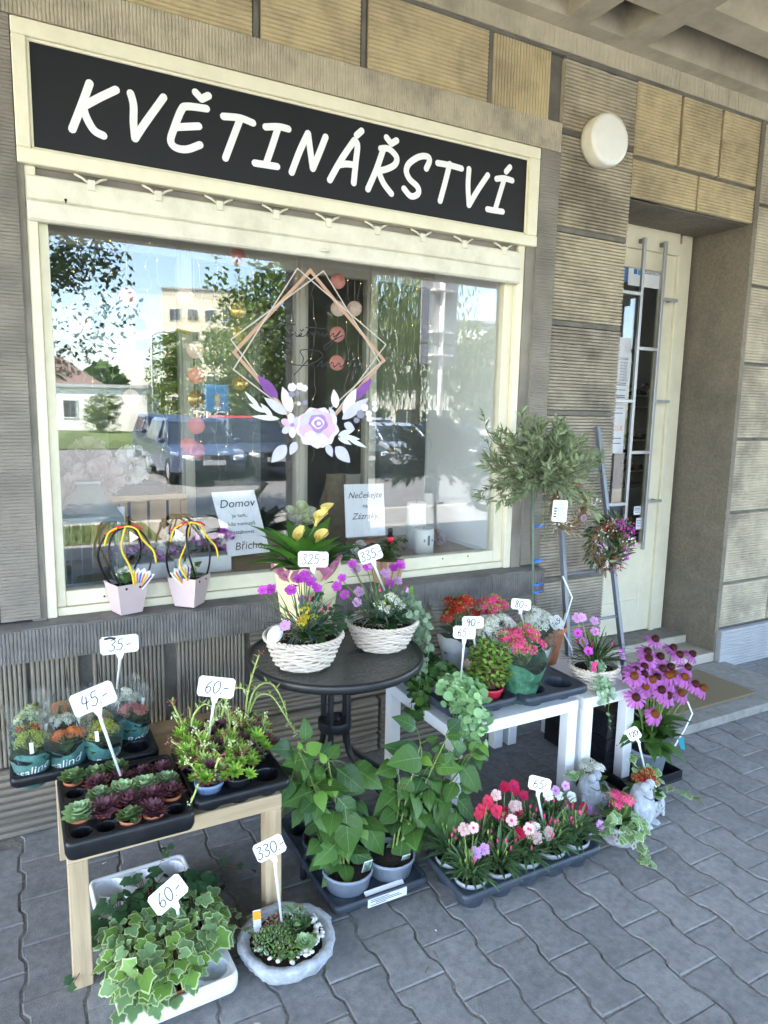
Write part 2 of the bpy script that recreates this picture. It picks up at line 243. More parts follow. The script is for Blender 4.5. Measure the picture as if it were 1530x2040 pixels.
    def leaf(s, M, L, Wd, shape='oval', seg=5, bend=0.5, fold=0.2, twist=0.0):
        vs = []; fs = []; y = z = 0.0
        for i in range(seg + 1):
            t = i / seg
            if shape == 'oval': wd = sin(pi * min(1, t ** 0.75)) ** 0.8
            elif shape == 'lance': wd = sin(pi * t ** 0.7) ** 1.1
            elif shape == 'strap': wd = min(1, 0.55 + t * 2.2) * (1 - t ** 5)
            elif shape == 'spoon': wd = sin(pi * min(1, t ** 1.7)) ** 0.75 + 0.12 * (1 - t)
            elif shape == 'heart': wd = (1 - t) ** 0.55 * (0.75 + 0.9 * min(t, 0.25)) if t < 1 else 0
            elif shape == 'petal': wd = (0.28 + 0.72 * sin(pi * 0.5 * min(1, t * 1.35))) * (1 - 0.35 * t ** 6)
            else: wd = 1 - t
            wd = max(wd, 0.02) * Wd / 2; a = bend * t; f = fold * wd * 2
            tw = twist * t
            vs += [(-wd * cos(tw), y, z + f - wd * sin(tw)), (0, y, z), (wd * cos(tw), y, z + f + wd * sin(tw))]
            y += L / seg * cos(a); z -= L / seg * sin(a)
        for i in range(seg): a = i * 3; fs += [(a, a + 1, a + 4, a + 3), (a + 1, a + 2, a + 5, a + 4)]
        return s.add(vs, fs, True, M)
    def ribbon(s, pts, wd, M=None, th=0.0, closed=False):
        "flat stroke in the local xy plane, round ends"
        P = [V((p[0], p[1])) for p in pts]; n = len(P); Lf = []; Rt = []
        for i in range(n):
            if closed: a, b = P[i - 1], P[(i + 1) % n]
            else: a, b = P[max(i - 1, 0)], P[min(i + 1, n - 1)]
            d = (b - a).normalized() if (b - a).length > 1e-9 else V((1, 0)); nn = V((-d.y, d.x))
            if 0 < i < n - 1 or closed:
                d1 = (P[i] - P[i - 1]).normalized(); c = max(0.55, abs(d1.dot(d))); h = wd / 2 / c
            else: h = wd / 2
            Lf.append(P[i] + nn * h); Rt.append(P[i] - nn * h)
        if closed:
            vs = [(p.x, p.y, th) for p in Lf] + [(p.x, p.y, th) for p in Rt]; fs = [(n + i, n + (i + 1) % n, (i + 1) % n, i) for i in range(n)]
            return s.add(vs, fs, False, M)
        def capp(c, d):
            a0 = math.atan2(d.y, d.x); return [c + V((cos(a0 + t), sin(a0 + t))) * (wd / 2) for t in (-pi / 3, -pi / 9, pi / 9, pi / 3)]
        e = capp(P[-1], P[-1] - P[-2]); b = capp(P[0], P[0] - P[1])
        vs = [(p.x, p.y, th) for p in Lf + Rt + e + b]; fs = [(n + i, n + i + 1, i + 1, i) for i in range(n - 1)]
        fs.append((2 * n - 1, 2 * n, 2 * n + 1, 2 * n + 2, 2 * n + 3, n - 1)); fs.append((0, 2 * n + 4, 2 * n + 5, 2 * n + 6, 2 * n + 7, n))
        return s.add(vs, fs, False, M)
    def mesh(s, name):
        me = bpy.data.meshes.new(name); me.from_pydata(s.v, [], s.f)
        for q in s.mats: me.materials.append(MATS[q])
        me.polygons.foreach_set('material_index', s.mi); me.polygons.foreach_set('use_smooth', s.sm); me.update(); return me
    def build(s, name, parent=None, world=False):
        if world and parent is not None:
            o = V((0, 0, 0)); p = parent
            while p is not None: o += p.location; p = p.parent
            s.v = [(a - o.x, b - o.y, c - o.z) for a, b, c in s.v]
        return put(name, s.mesh(name), parent)
def put(name, me, parent=None, M=None):
    o = bpy.data.objects.new(name, me); col.objects.link(o); o.parent = parent
    if M is not None: o.matrix_basis = M
    return o
def tag(o, label, cat, group=None):
    o['label'] = label; o['category'] = cat
    if group: o['group'] = group
    return o
def thing(name, label, cat, loc=(0, 0, 0), group=None, rz=0.0):
    o = bpy.data.objects.new(name, None); col.objects.link(o); o.location = loc; o.rotation_euler.z = rz; o.empty_display_size = 0.05
    return tag(o, label, cat, group)
def stuff(o): o['kind'] = 'stuff'; return o
def struct(o): o['kind'] = 'structure'; return o
def copy_tree(o, parent=None):
    c = o.copy(); col.objects.link(c); c.parent = parent
    for ch in list(o.children): copy_tree(ch, c)
    return c
def spline(pts, k=5, closed=False):
    P = [V(p) for p in pts]; n = len(P); out = []
    for i in range(n if closed else n - 1):
        if closed: a, b, c, d = P[i - 1], P[i], P[(i + 1) % n], P[(i + 2) % n]
        else: a, b, c, d = P[max(i - 1, 0)], P[i], P[i + 1], P[min(i + 2, n - 1)]
        for j in range(k):
            t = j / k; out.append(0.5 * ((2 * b) + (c - a) * t + (2 * a - 5 * b + 4 * c - d) * t * t + (3 * b - a - 3 * c + d) * t ** 3))
    if not closed: out.append(P[-1])
    return out
_FC = {}
def text_data(txt, size=1.0, shear=0.0):
    key = (txt, shear)
    if key not in _FC:
        cu = bpy.data.curves.new('t', 'FONT'); cu.body = txt; cu.size = 1; cu.shear = shear; cu.align_x = 'CENTER'; cu.align_y = 'CENTER'; cu.resolution_u = 3
        ob = bpy.data.objects.new('t', cu); col.objects.link(ob); dg = bpy.context.evaluated_depsgraph_get(); me = bpy.data.meshes.new_from_object(ob.evaluated_get(dg))
        _FC[key] = ([v.co[:] for v in me.vertices], [tuple(p.vertices) for p in me.polygons]); bpy.data.objects.remove(ob); bpy.data.curves.remove(cu); bpy.data.meshes.remove(me)
    a, b = _FC[key]; return [(x * size, y * size, z) for x, y, z in a], b
def bilerp(a, b, t): return a + (b - a) * t
# ================================================================== ground
def sheet(name, x0, x1, y0, y1, z, m):
    b = MB().m(m); b.add([(x0, y0, z), (x1, y0, z), (x1, y1, z), (x0, y1, z)], [(0, 1, 2, 3)]); return struct(b.build(name))
sheet('ground', -300, 300, -400, 60, -0.16, 'lawn')
sheet('road', -120, 120, -24, -4.45, -0.13, 'asphalt')
sheet('lawn', -120, 120, -46, -24.3, -0.12, 'lawn')
sheet('street', -120, 120, -58, -46.2, -0.115, 'asphalt')
b = MB().m('kerbstone'); b.box(-40, 40, -4.62, -4.42, -0.158, -0.004, 0.012); struct(b.build('kerb'))
b = MB().m('lawn')
rg = random.Random(5)
b.add([(-3.5, -4.4, 0.004), (1.6, -4.4, 0.004), (1.6, -3.0, 0.004), (-3.5, -3.0, 0.004)], [(0, 1, 2, 3)])
for i in range(2600):
    x = rg.uniform(-3.4, 1.55); y = rg.uniform(-4.38, -3.02); h = rg.uniform(0.03, 0.09); a = rg.uniform(0, 6.3); c, s_ = cos(a) * 0.006, sin(a) * 0.006
    b.add([(x - c, y - s_, 0.004), (x + c, y + s_, 0.004), (x + rg.uniform(-.03, .03), y + rg.uniform(-.03, .03), h)], [(0, 1, 2)])
g = stuff(b.build('grass')); tag(g, 'strip of short grass between the pavement and the road', 'grass')
pave = sheet('pavement', -12, 14, -4.42, 3.3, -0.0040, 'joint_sand')
PX, PY = 0.160, 0.225
def paver_verts(rg):
    e, wst, hl, bv = 0.0848, 0.0692, 0.1105, 0.004
    rt = [(e, -hl), (e, -0.072), (wst, -0.046), (wst, 0.046), (e, 0.072), (e, hl)]
    out = rt + [(-x, -y) for x, y in rt]; n = len(out)
    j = [(x + rg.uniform(-.0012, .0012), y + rg.uniform(-.0012, .0012)) for x, y in out]
    ins = [(x - math.copysign(bv, x), y - (math.copysign(bv, y) if abs(y) > 0.1 else 0)) for x, y in j]
    vs = [(x, y, -0.06) for x, y in j] + [(x, y, -0.003) for x, y in j] + [(x, y, 0) for x, y in ins]
    fs = [tuple(range(2 * n, 3 * n))] + [(r * n + i, r * n + (i + 1) % n, (r + 1) * n + (i + 1) % n, (r + 1) * n + i) for r in (0, 1) for i in range(n)]
    return vs, fs
rg = random.Random(11); variants = []
for i in range(6):
    b = MB().m('paver'); b.add(*paver_verts(rg)); variants.append(b.mesh('paver'))
cells = []
for k in range(-60, 75):
    for n in range(-28, 8):
        x = 1.147 + PX * k; y = 1.429 + PY * n + PY / 2 + (PY / 2 if k % 2 else 0)
        if y > 2.80 and x < 3.1: continue
        if y > 2.90 or x < -6 or x > 9 or y < -4.2 or (y < -2.9 and x < 1.75): continue
        u, v, d = proj((x, y, 0)); vis = d > 0.3 and -70 < u < 1600 and -70 < v < 2110
        cells.append((x, y, (1.0 / d ** 2) if vis else 0))
cells.sort(key=lambda c: -c[2])
rest = MB().m('paver')
for i, (x, y, a) in enumerate(cells):
    M = Matrix.Translation((x, y, rg.uniform(-.0015, .001))) @ Matrix.Rotation(rg.uniform(-.008, .008), 4, 'X') @ Matrix.Rotation(rg.uniform(-.008, .008), 4, 'Y') @ Matrix.Rotation(rg.uniform(-.008, .008) + (pi if i % 2 else 0), 4, 'Z')
    if a > 0 and i < 298: put('paver', variants[i % 6], pave, M)
    else: rest.add(*paver_verts(rg), M=M)
stuff(rest.build('far_pavers', pave))
# grit lying in the joints
b = MB().m('joint_sand')
for i in range(900):
    x = rg.uniform(-0.3, 3.6); y = rg.uniform(0.9, 2.8); k = round((x - 1.147) / PX - 0.5); x = 1.147 + PX * (k + 0.5) + rg.uniform(-.009, .009); r = rg.uniform(.0012, .003)
    b.ball((x, y, -0.004 + r * .6), (r, r * 1.3, r), 5, 3)
stuff(b.build('grit', pave))
b = MB().m('stem_brown')
for i in range(46):
    x = rg.uniform(0.0, 3.6); y = rg.uniform(1.0, 2.8); a = rg.uniform(0, 6.3); l = rg.uniform(.006, .03); b.m(rg.choice(['stem_brown', 'moss_straw', 'tag_white', 'stem_brown'])); b.tube([(x, y, .004), (x + l * cos(a), y + l * sin(a), .005)], .0016, 4)
stuff(b.build('fallen_bits', pave))
# ================================================================== building
YF = 2.87
bld = thing('shop_building', 'ochre and grey ribbed concrete shop building with a deep coffered canopy', 'building', (1.2, YF, 0))
def core(boxes, m):
    b = MB().m(m)
    for q in boxes: b.box(*q)
    return b
YC = 2.90
wall = core([(-6, -0.0755, YC, YC + .5, 0, 3.55), (-0.0755, 2.5185, YC, YC + .5, 3.125, 3.55), (-0.0755, 2.5185, YC, YC + .5, 0, 0.70), (2.5185, 3.022, YC, YC + .36, 0, 3.55), (3.022, 4.085, YC, YC + .36, 2.862, 3.55), (4.102, 9, YC, YC + .5, 0, 3.55)], 'mortar').build('wall', bld, True)
def rib_panel(x0, x1, z0, z1, yf, m, d='h', pitch=0.018, depth=0.007, seed=0, jit=0.0012, cuts=8, margin=0.0):
    r = random.Random(seed); b = MB().m(m); n = max(3, round(((z1 - z0) if d == 'h' else (x1 - x0)) / pitch)); prof = []
    for i in range(n): prof += [(i, depth), (i + 0.20, depth * 0.12), (i + 0.5, 0), (i + 0.80, depth * 0.12)]
    prof.append((n, depth)); k = len(prof); vs = []; fs = []; W_ = 0.045
    for c in range(cuts + 1):
        t = c / cuts
        for (q, dy) in prof:
            s_ = q / n + r.uniform(-jit, jit) * 0.4; s_ = min(1, max(0, s_)); chip = r.uniform(0, depth * 0.8) if r.random() < 0.03 else 0
            y = yf + dy + r.uniform(0, jit) + (chip if dy < depth else 0)
            vs.append((x0 + (x1 - x0) * t, y, z0 + (z1 - z0) * s_) if d == 'h' else (x0 + (x1 - x0) * s_, y, z0 + (z1 - z0) * t))
    N = len(vs); bk = [(p[0], yf + W_, p[2]) for p in vs]
    for c in range(cuts):
        for i in range(k - 1): a = c * k + i; fs.append((a, a + k, a + k + 1, a + 1) if d == 'h' else (a + 1, a + k + 1, a + k, a))
    for c in range(cuts):
        for i in (0, k - 1): a = c * k + i; fs.append((a, N + a, N + a + k, a + k))
    for c in (0, cuts):
        for i in range(k - 1): a = c * k + i; fs.append((a, N + a, N + a + 1, a + 1))
    b.add(vs + bk, fs); return b
def block(*a, **k): return rib_panel(*a, **k).build('wall_block', wall, True)
sd = 0
J = 0.008
# upper ochre row above the window
for (a, c, dd) in [(-2.3, -0.92, 'h'), (-0.9, 0.40, 'h'), (0.445, 0.915, 'h'), (0.952, 1.39, 'h'), (1.428, 2.058, 'h'), (2.088, 2.438, 'v')]:
    sd += 1; block(a, c, 3.13, 3.452, YF + .012, 'ochre_render', d=dd, pitch=.0175, seed=sd)
for x in (0.405, 0.92, 1.395, 2.063):
    b = MB().m('mortar'); b.box(x, x + .024, YF + .016, YF + .06, 3.128, 3.46, .004); b.build('joint_strip', wall, True)
# pier blocks
zs = [0.0, 0.30, 0.765, 1.23, 1.69, 2.16, 2.63, 3.10, 3.452]
for i in range(8):
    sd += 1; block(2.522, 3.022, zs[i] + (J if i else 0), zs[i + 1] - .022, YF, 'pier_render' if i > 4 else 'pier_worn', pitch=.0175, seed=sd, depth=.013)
    b = MB().m('mortar'); b.box(2.5225, 3.0215, YF + .003, YF + .05, zs[i + 1] - .020, zs[i + 1] + .006, .003); b.build('joint_strip', wall, True)
# above the door
for (a, c) in [(3.032, 3.375), (3.398, 3.722), (3.742, 4.078)]: sd += 1; block(a, c, 3.075, 3.445, YF + .006, 'ochre_render', pitch=.0175, seed=sd)
for (a, c) in [(3.032, 3.556), (3.572, 4.078)]: sd += 1; block(a, c, 2.862, 3.052, YF + .006, 'ochre_render', pitch=.0175, seed=sd)
# right of the door
zr = [0.27, 0.58, 1.06, 1.54, 2.02, 2.50, 2.98, 3.452]
for i in range(7):
    for (a, c) in ((4.115, 4.62), (4.64, 5.6), (5.62, 6.6)): sd += 1; block(a, c, zr[i] + J, zr[i + 1] - .012, YF, 'pier_render', pitch=.0175, seed=sd)
sd += 1; block(4.10, 6.6, 0.0, 0.262, YF - .04, 'blue_plinth', pitch=.02, seed=sd)
# left of the window, below the sill, plinth
for i in range(14): sd += 1; a_ = (-1.2, -0.085) if i < 7 else (-2.35, -1.22); i %= 7; zr[i + 1] > .75 and block(a_[0], a_[1], max(zr[i] + J, .725), zr[i + 1] - .012, YF, 'pier_render', pitch=.0175, seed=sd)
for (a, c, dd) in [(-0.9, 0.0, 'v'), (0.012, 0.185, 'v'), (0.235, 0.515, 'v'), (0.565, 0.86, 'v'), (0.885, 1.62, 'h'), (1.64, 2.50, 'h')]:
    sd += 1; block(a, c, 0.285, 0.715, YF - .002, 'low_render', d=dd, pitch=.0165 if dd == 'v' else .022, seed=sd, depth=.014)
for (a, c) in [(-2.3, -0.92), (-0.9, 0.84), (0.85, 1.52), (1.54, 2.515)]: sd += 1; block(a, c, 0.0, 0.272, YF - .03, 'low_render', pitch=.030, seed=sd, depth=.024)
# stone surround of the window
sur = rib_panel(-0.075, 2.518, 2.985, 3.122, YF - .004, 'lintel_render', d='v', pitch=.0125, depth=.004, seed=90, jit=.0015, cuts=6).build('window_surround', bld, True)
rib_panel(2.39, 2.5175, 0.86, 2.983, YF - .004, 'jamb_render', pitch=.0125, depth=.0035, seed=91, jit=.0015, cuts=4).build('jamb', sur, True)
rib_panel(-0.075, 0.058, 0.86, 2.983, YF - .004, 'jamb_render', pitch=.0125, depth=.0035, seed=92, jit=.0015, cuts=4).build('jamb', sur, True)
for q in ((2.3325, 2.395, YF + .01, YF + .09, .85, 3.0), (0.03, 0.0805, YF + .01, YF + .09, .85, 3.0)): core([q], 'jamb_render').build('reveal', sur, True)
YS = 2.792
b = rib_panel(-0.10, 2.50, 0.722, 0.842, YS, 'sill_render', d='v', pitch=.0125, depth=.0045, seed=93, jit=.0016, cuts=6)
nx = 60
tv = []; tf = []
for i in range(nx + 1):
    x = -0.10 + 2.6 * i / nx
    for (y, z) in ((YS + .002, .842), (YS + .012, .847), (2.86, .850), (2.93, .853)): tv.append((x, y + rg.uniform(-.003, .003), z + rg.uniform(-.0015, .0015)))
for i in range(nx):
    for j in range(3): a = i * 4 + j; tf.append((a, a + 4, a + 5, a + 1))
b.m('sill_render').add(tv, tf); b.box(-0.10, 2.50, YS + .01, 2.91, .715, .838); b.build('sill', sur, True)
# ------------------------------------------------------------------ window frame, shutter rail
wf = MB().m('cream_paint')
wf.box(0.081, 0.118, 2.885, 2.96, .852, 2.51, .003); wf.box(2.29, 2.332, 2.885, 2.96, .852, 2.51, .003); wf.box(0.1185, 2.2895, 2.90, 2.96, .852, .885, .003)
win = wf.build('window_frame', bld, True)
b = MB().m('cream_paint'); b.box(0.119, 0.152, 2.912, 2.972, .886, 2.40, .003); b.build('stile', win, True)
b = MB().m('cream_paint'); b.box(2.235, 2.289, 2.912, 2.972, .886, 2.40, .003); b.build('stile', win, True)
b = MB().m('cream_paint'); b.box(0.1525, 2.2345, 2.912, 2.972, .887, .948, .003); b.build('bottom_rail', win, True)
b = MB().m('cream_paint'); b.box(0.1525, 2.2345, 2.912, 2.972, 2.338, 2.40, .003); b.build('top_rail', win, True)
for u, v in ((208, 1188), (360, 1165), (288, 1177), (882, 1113), (932, 1108)):
    b = MB().m('dark_gap'); p = W(u, v, 2.911); b.lathe([(0.004, 0), (0.004, .002)], 8, cap1=True, M=frame((p.x, 2.9118, p.z), (0, 0, 1), (0, -1, 0))); b.build('screw_hole', win, True)
b = MB().m('window_glass'); b.box(0.150, 2.237, 2.945, 2.951, .945, 2.342); pane = b.build('window_pane', win, True)
b = MB().m('aged_cream'); b.box(0.087, 2.298, 2.872, 2.90, 2.395, 2.478, .006); b.box(0.086, 2.299, 2.862, 2.905, 2.322, 2.394, .008); b.box(.09, 2.295, 2.868, 2.90, 2.3945, 2.3955)
rail = b.build('shutter_rail', bld, True)
b = MB().m('jamb_render'); b.box(.09, 2.296, 2.905, 2.955, 2.40, 2.56); b.build('shutter_slot', rail, True)  # slot paint is cream; its shadow is put in by this darker tone
b = MB().m('aged_cream')
for i in range(9):
    x = 0.30 + i * 0.236; b.box(x - .013, x + .013, 2.862, 2.872, 2.452, 2.488, .002)
    for s_ in (-1, 1): b.tube([(x + s_ * .012, 2.868, 2.478), (x + s_ * .03, 2.872, 2.492), (x + s_ * .055, 2.884, 2.505)], .0045, 6)
    b.build('hook', rail, True); b = MB().m('aged_cream')
for px in ((131, 402), (997, 540)):
    p = W(*px, 2.872); b = MB().m('dark_gap'); b.lathe([(.005, 0), (.005, .002)], 8, cap1=True, M=frame((p.x, 2.8712, p.z + .006), (0, 0, 1), (0, -1, 0))); b.box(p.x - .002, p.x + .002, 2.870, 2.874, p.z - .016, p.z + .004); b.build('keyhole', rail, True)
b = MB().m('aged_cream'); p = W(645, 500, 2.86); b.tube([(p.x - .02, 2.85, p.z), (p.x + .02, 2.85, p.z)], .006, 6); b.build('pull', rail, True)
# ------------------------------------------------------------------ shop sign
sg = thing('shop_sign', 'long black sign board with white hand-lettered KVĚTINÁŘSTVÍ in cream wooden frame', 'sign', (1.2, YF, 2.51))
b = MB().m('sign_black'); b.box(0.109, 2.322, 2.884, 2.90, 2.563, 2.925); board = b.build('board', sg, True)
for q in ((0.062, 2.385, 2.862, 2.905, 2.926, 2.98), (0.062, 2.385, 2.858, 2.905, 2.51, 2.562), (0.062, 0.108, 2.862, 2.905, 2.5625, 2.9255), (2.323, 2.385, 2.862, 2.905, 2.5625, 2.9255)):
    b = MB().m('cream_paint'); b.box(*q, .004); b.build('frame_bar', sg, True)
for q in ((0.109, 2.322, 2.874, 2.883, 2.915, 2.9255), (0.109, 2.322, 2.874, 2.883, 2.5625, 2.572), (0.1085, 0.118, 2.874, 2.883, 2.5725, 2.9145), (2.313, 2.3225, 2.874, 2.883, 2.5725, 2.9145)):
    b = MB().m('cream_paint'); b.box(*q, .002); b.build('bead', sg, True)
def c1(x, y): return (x / 2, y / 2)
def c2(x, y): return (640 + x / 3.643, 200 + y / 3.643)
LET = [(c1, [[(357, 332), (325, 420), (288, 515)], [(462, 358), (395, 390), (330, 425)], [(330, 425), (345, 470), (375, 520), (412, 541)]]),
 (c1, [[(520, 372), (532, 420), (532, 490), (538, 552)], [(538, 552), (575, 495), (652, 388)]]),
 (c1, [[(823, 433), (745, 424), (722, 440), (694, 510), (680, 560), (700, 588), (745, 595), (797, 577)], [(700, 507), (792, 503)], [(778, 368), (803, 395)], [(803, 395), (830, 382)]]),
 (c1, [[(890, 464), (955, 470), (1008, 490)], [(957, 474), (930, 545), (898, 630)]]),
 (c1, [[(1058, 506), (1110, 505), (1149, 514)], [(1108, 508), (1085, 580), (1060, 652)], [(1015, 650), (1060, 657), (1104, 664)]]),
 (c1, [[(1162, 687), (1195, 600), (1227, 532)], [(1227, 532), (1236, 600), (1246, 672)], [(1246, 672), (1272, 610), (1297, 546)]]),
 (c2, [[(62, 578), (145, 430), (240, 290)], [(245, 292), (262, 330), (250, 450), (235, 600)], [(120, 470), (180, 462), (245, 470)], [(255, 255), (292, 222)]]),
 (c2, [[(432, 350), (490, 352), (545, 410), (535, 465), (470, 500), (415, 510)], [(450, 355), (400, 500), (338, 645)], [(415, 515), (450, 600), (508, 678)], [(472, 270), (507, 315)], [(507, 315), (545, 292)]]),
 (c2, [[(762, 495), (785, 440), (770, 408), (710, 410), (640, 455), (617, 510), (640, 570), (700, 630), (700, 680), (650, 695), (600, 640)]]),
 (c2, [[(845, 455), (930, 470), (1018, 495)], [(932, 462), (900, 590), (862, 730)]]),
 (c2, [[(1072, 498), (1065, 620), (1072, 760)], [(1072, 760), (1130, 660), (1208, 543)]]),
 (c2, [[(1272, 570), (1325, 565), (1386, 582)], [(1328, 570), (1295, 680), (1262, 790)], [(1205, 790), (1260, 800), (1315, 808)], [(1340, 518), (1368, 485)]])]
for fn, sts in LET:
    b = MB().m('sign_white')
    for k, st in enumerate(sts):
        q = [W(*fn(*p), 2.8835) for p in st]; pts = [(p.x, p.z) for p in spline([(p.x, p.z, 0) for p in q], 5)] if False else [(p.x, p.y) for p in spline([(p.x, p.z, 0) for p in q], 5)]
        b.ribbon(pts, .0275, M=Matrix(((1, 0, 0, 0), (0, 0, -1, 2.8832 - k * .0005), (0, 1, 0, 0), (0, 0, 0, 1))))
    b.build('letter', sg, True)
# ------------------------------------------------------------------ wall lamp
lm = thing('wall_lamp', 'round white disc lamp on the ribbed pier', 'lamp', (2.765, YF, 3.07))
Mx = frame((0, 0, 0), (0, 0, 1), (0, -1, 0))
b = MB().m('aged_cream'); b.lathe([(.122, 0), (.128, .02), (.130, .065), (.125, .078)], 40, M=Mx); b.build('housing', lm)
b = MB().m('lamp_white'); b.lathe([(.125, .0785), (.122, .088), (.10, .092), (.0, .094)], 40, M=Mx, cap0=False); b.build('diffuser', lm)
# ------------------------------------------------------------------ canopy
ZC = 3.55
b = MB().m('lintel_render')
can = rib_panel(-6, 9, 3.456, ZC + .01, YF - .004, 'ceiling_concrete', d='v', pitch=.03, depth=.003, seed=120, cuts=2).build('canopy', bld, True)
b = MB().m('mortar'); b.box(-6, 9, YF + .004, YF + .06, 3.440, 3.4565, .002); b.build('bed_joint', can, True)
b = MB().m('ceiling_concrete')
ys = [2.865, 2.775, 2.545, 2.39, 1.16, 1.01, -0.22, -0.37, -1.60, -1.75]  # rib / coffer edges, wall to street
xs = []
x = -6.0
xs = [(-5.5, -4.4), (-4.25, -4.0), (-3.85, -2.75), (-2.6, -1.5), (-1.35, -1.10), (-0.95, 0.1), (0.25, 1.28), (1.43, 2.43), (2.562, 2.81), (2.965, 4.08), (4.23, 4.48), (4.63, 5.7), (5.85, 6.9), (7.05, 8.5)]
rows = [(2.775, 2.545), (2.39, 1.16), (1.01, -0.22), (-0.37, -1.60)]
xe = [-6.0]
for a, c in xs: xe += [a, c]
xe.append(9.0)
for i in range(0, len(xe), 2):  # ribs running out from the wall
    b.box(xe[i], xe[i + 1], -1.75, 2.8655, ZC, ZC + .26, 0)
ye = [2.8655, 2.775, 2.545, 2.39, 1.16, 1.01, -0.22, -0.37, -1.60, -1.75]
for i in range(0, 10, 2):
    for a, c in xs: b.box(a, c, ye[i + 1], ye[i], ZC + .0015, ZC + .259)
b.build('ceiling_rib', can, True)
b = MB().m('ceiling_concrete'); b.box(-6, 9, -2.5, 2.9, ZC + .2595, ZC + .5); b.build('slab', can, True)
b = MB().m('ceiling_concrete'); b.box(-6, 9, -2.5, -1.752, 3.44, ZC + .2590, .01); b.build('edge_beam', can, True)
for x0 in (3.06, -4.2, 9.6 - 1.5):
    b = MB().m('jamb_render'); b.box(x0, x0 + .88, -2.48, -1.85, 0.0, 3.439, .01); b.build('pillar', can, True)
b = MB().m('facade_upper'); b.box(-6, 9, 2.9, 12, ZC + .501, 9.5); b.build('upper_storey', bld, True)
b = MB().m('interior_dark'); b.box(-6, 9, 6.5, 12, -0.1, 3.80); b.box(-6, -5.9, 3.4, 6.5, 0, 3.8); b.box(8.9, 9, 3.4, 6.5, 0, 3.8); b.box(-5.9, 8.9, 3.3, 6.5, -.05, -.01); b.build('shop_room', bld, True)
# ------------------------------------------------------------------ door niche
YD = 3.29
b = MB().m('roughcast')
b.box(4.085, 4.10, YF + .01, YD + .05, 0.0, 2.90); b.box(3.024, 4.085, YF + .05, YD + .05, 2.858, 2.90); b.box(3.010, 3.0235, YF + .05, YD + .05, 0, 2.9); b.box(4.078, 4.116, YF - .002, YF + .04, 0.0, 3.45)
b.build('door_niche', bld, True)
st = MB().m('slab'); st.box(2.98, 4.16, 2.272, 2.93, 0.0, .05, .006); step = st.build('door_step', bld, True)
b = MB().m('marble_step'); b.box(3.03, 4.083, 2.86, 3.115, .0505, .115, .006); b.build('lower_tread', step, True)
b = MB().m('slab'); b.box(3.025, 4.084, 3.105, 3.35, .1155, .166, .003); b.build('upper_tread', step, True)
b = MB().m('marble_step'); b.box(3.025, 4.084, 3.088, 3.1045, .1155, .168, .002); b.build('nosing', step, True)
dr = MB().m('cream_paint')
zt = 2.62; zb = W(1290, 1080, YD).z; gx1 = W(1296, 881, YD).x; gx0 = 3.25
dr.box(3.10, gx0, YD, YD + .045, .175, 2.72, .003); dr.box(gx1, 3.925, YD, YD + .045, .175, 2.72, .003); dr.box(gx0, gx1, YD, YD + .045, zt, 2.72); dr.box(gx0, gx1, YD + .003, YD + .045, .175, zb)
door = dr.build('door', bld, True)
for q in ((gx0 - .01, 3.90, YD - .006, YD + .003, .40, .408), (gx0, gx1, YD - .004, YD + .002, zb - .012, zb)): b = MB().m('cream_paint'); b.box(*q, .001); b.build('panel_moulding', door, True)
b = MB().m('cream_paint'); b.box(3.926, 3.965, YD - .02, YD + .05, .166, 2.80, .003); b.box(3.9655, 4.06, YD - .008, YD + .05, .166, 2.858, .003); b.box(3.03, 3.9255, YD - .02, YD + .05, 2.722, 2.858, .003); b.build('door_frame', door, True)
b = MB().m('cream_paint'); b.box(gx1 - .012, gx1, YD - .006, YD + .03, zb, zt, .002); b.box(gx0, gx1 - .012, YD - .006, YD + .03, zt - .012, zt, .002); b.build('glazing_bead', door, True)
b = MB().m('door_glass'); b.box(gx0, gx1 - .002, YD + .02, YD + .025, zb, zt); b.build('door_pane', door, True)
YG = YD - .06
def bar(p0, p1, name='grille_bar', wd=.011):
    b = MB().m('steel_bar'); x0, x1 = sorted((p0.x, p1.x)); z0, z1 = sorted((p0.z, p1.z))
    b.box(x0 - wd, x1 + wd, YG - .008, YG + .012, z0 - (wd if z1 - z0 < .1 else 0), z1 + (wd if z1 - z0 < .1 else 0), .002); return b.build(name, door, True)
xl = W(1262, 800, YG).x; xr = W(1303, 800, YG).x
ztop = W(1286, 473, YG).z; zbot = W(1277, 1095, YG).z
bar(V((xl, 0, W(1244, 1030, YG).z - .12)), V((xl, 0, ztop))); bar(V((xr, 0, zbot)), V((xr, 0, ztop)))
for v in (583, 799, 1003): z = W(1255, v, YG).z; bar(V((3.15, 0, z)), V((xl - .022, 0, z)))
for v in (695, 901): z = W(1285, v, YG).z; bar(V((xl + .022, 0, z)), V((xr - .022, 0, z)))
for v in (596, 800, 997): z = W(1325, v, YG).z; bar(V((xr + .022, 0, z)), V((xr + .135, 0, z)), wd=.009); b = MB().m('grey_steel'); b.tube([(xr + .12, YG + .01, z), (xr + .12, YD + .01, z)], .007, 6); b.build('bracket', door, True)
for x in (xl, xr): b = MB().m('grey_steel'); b.box(x - .012, x + .012, YG + .012, YD + .002, ztop - .03, ztop - .005); b.build('bracket', door, True)
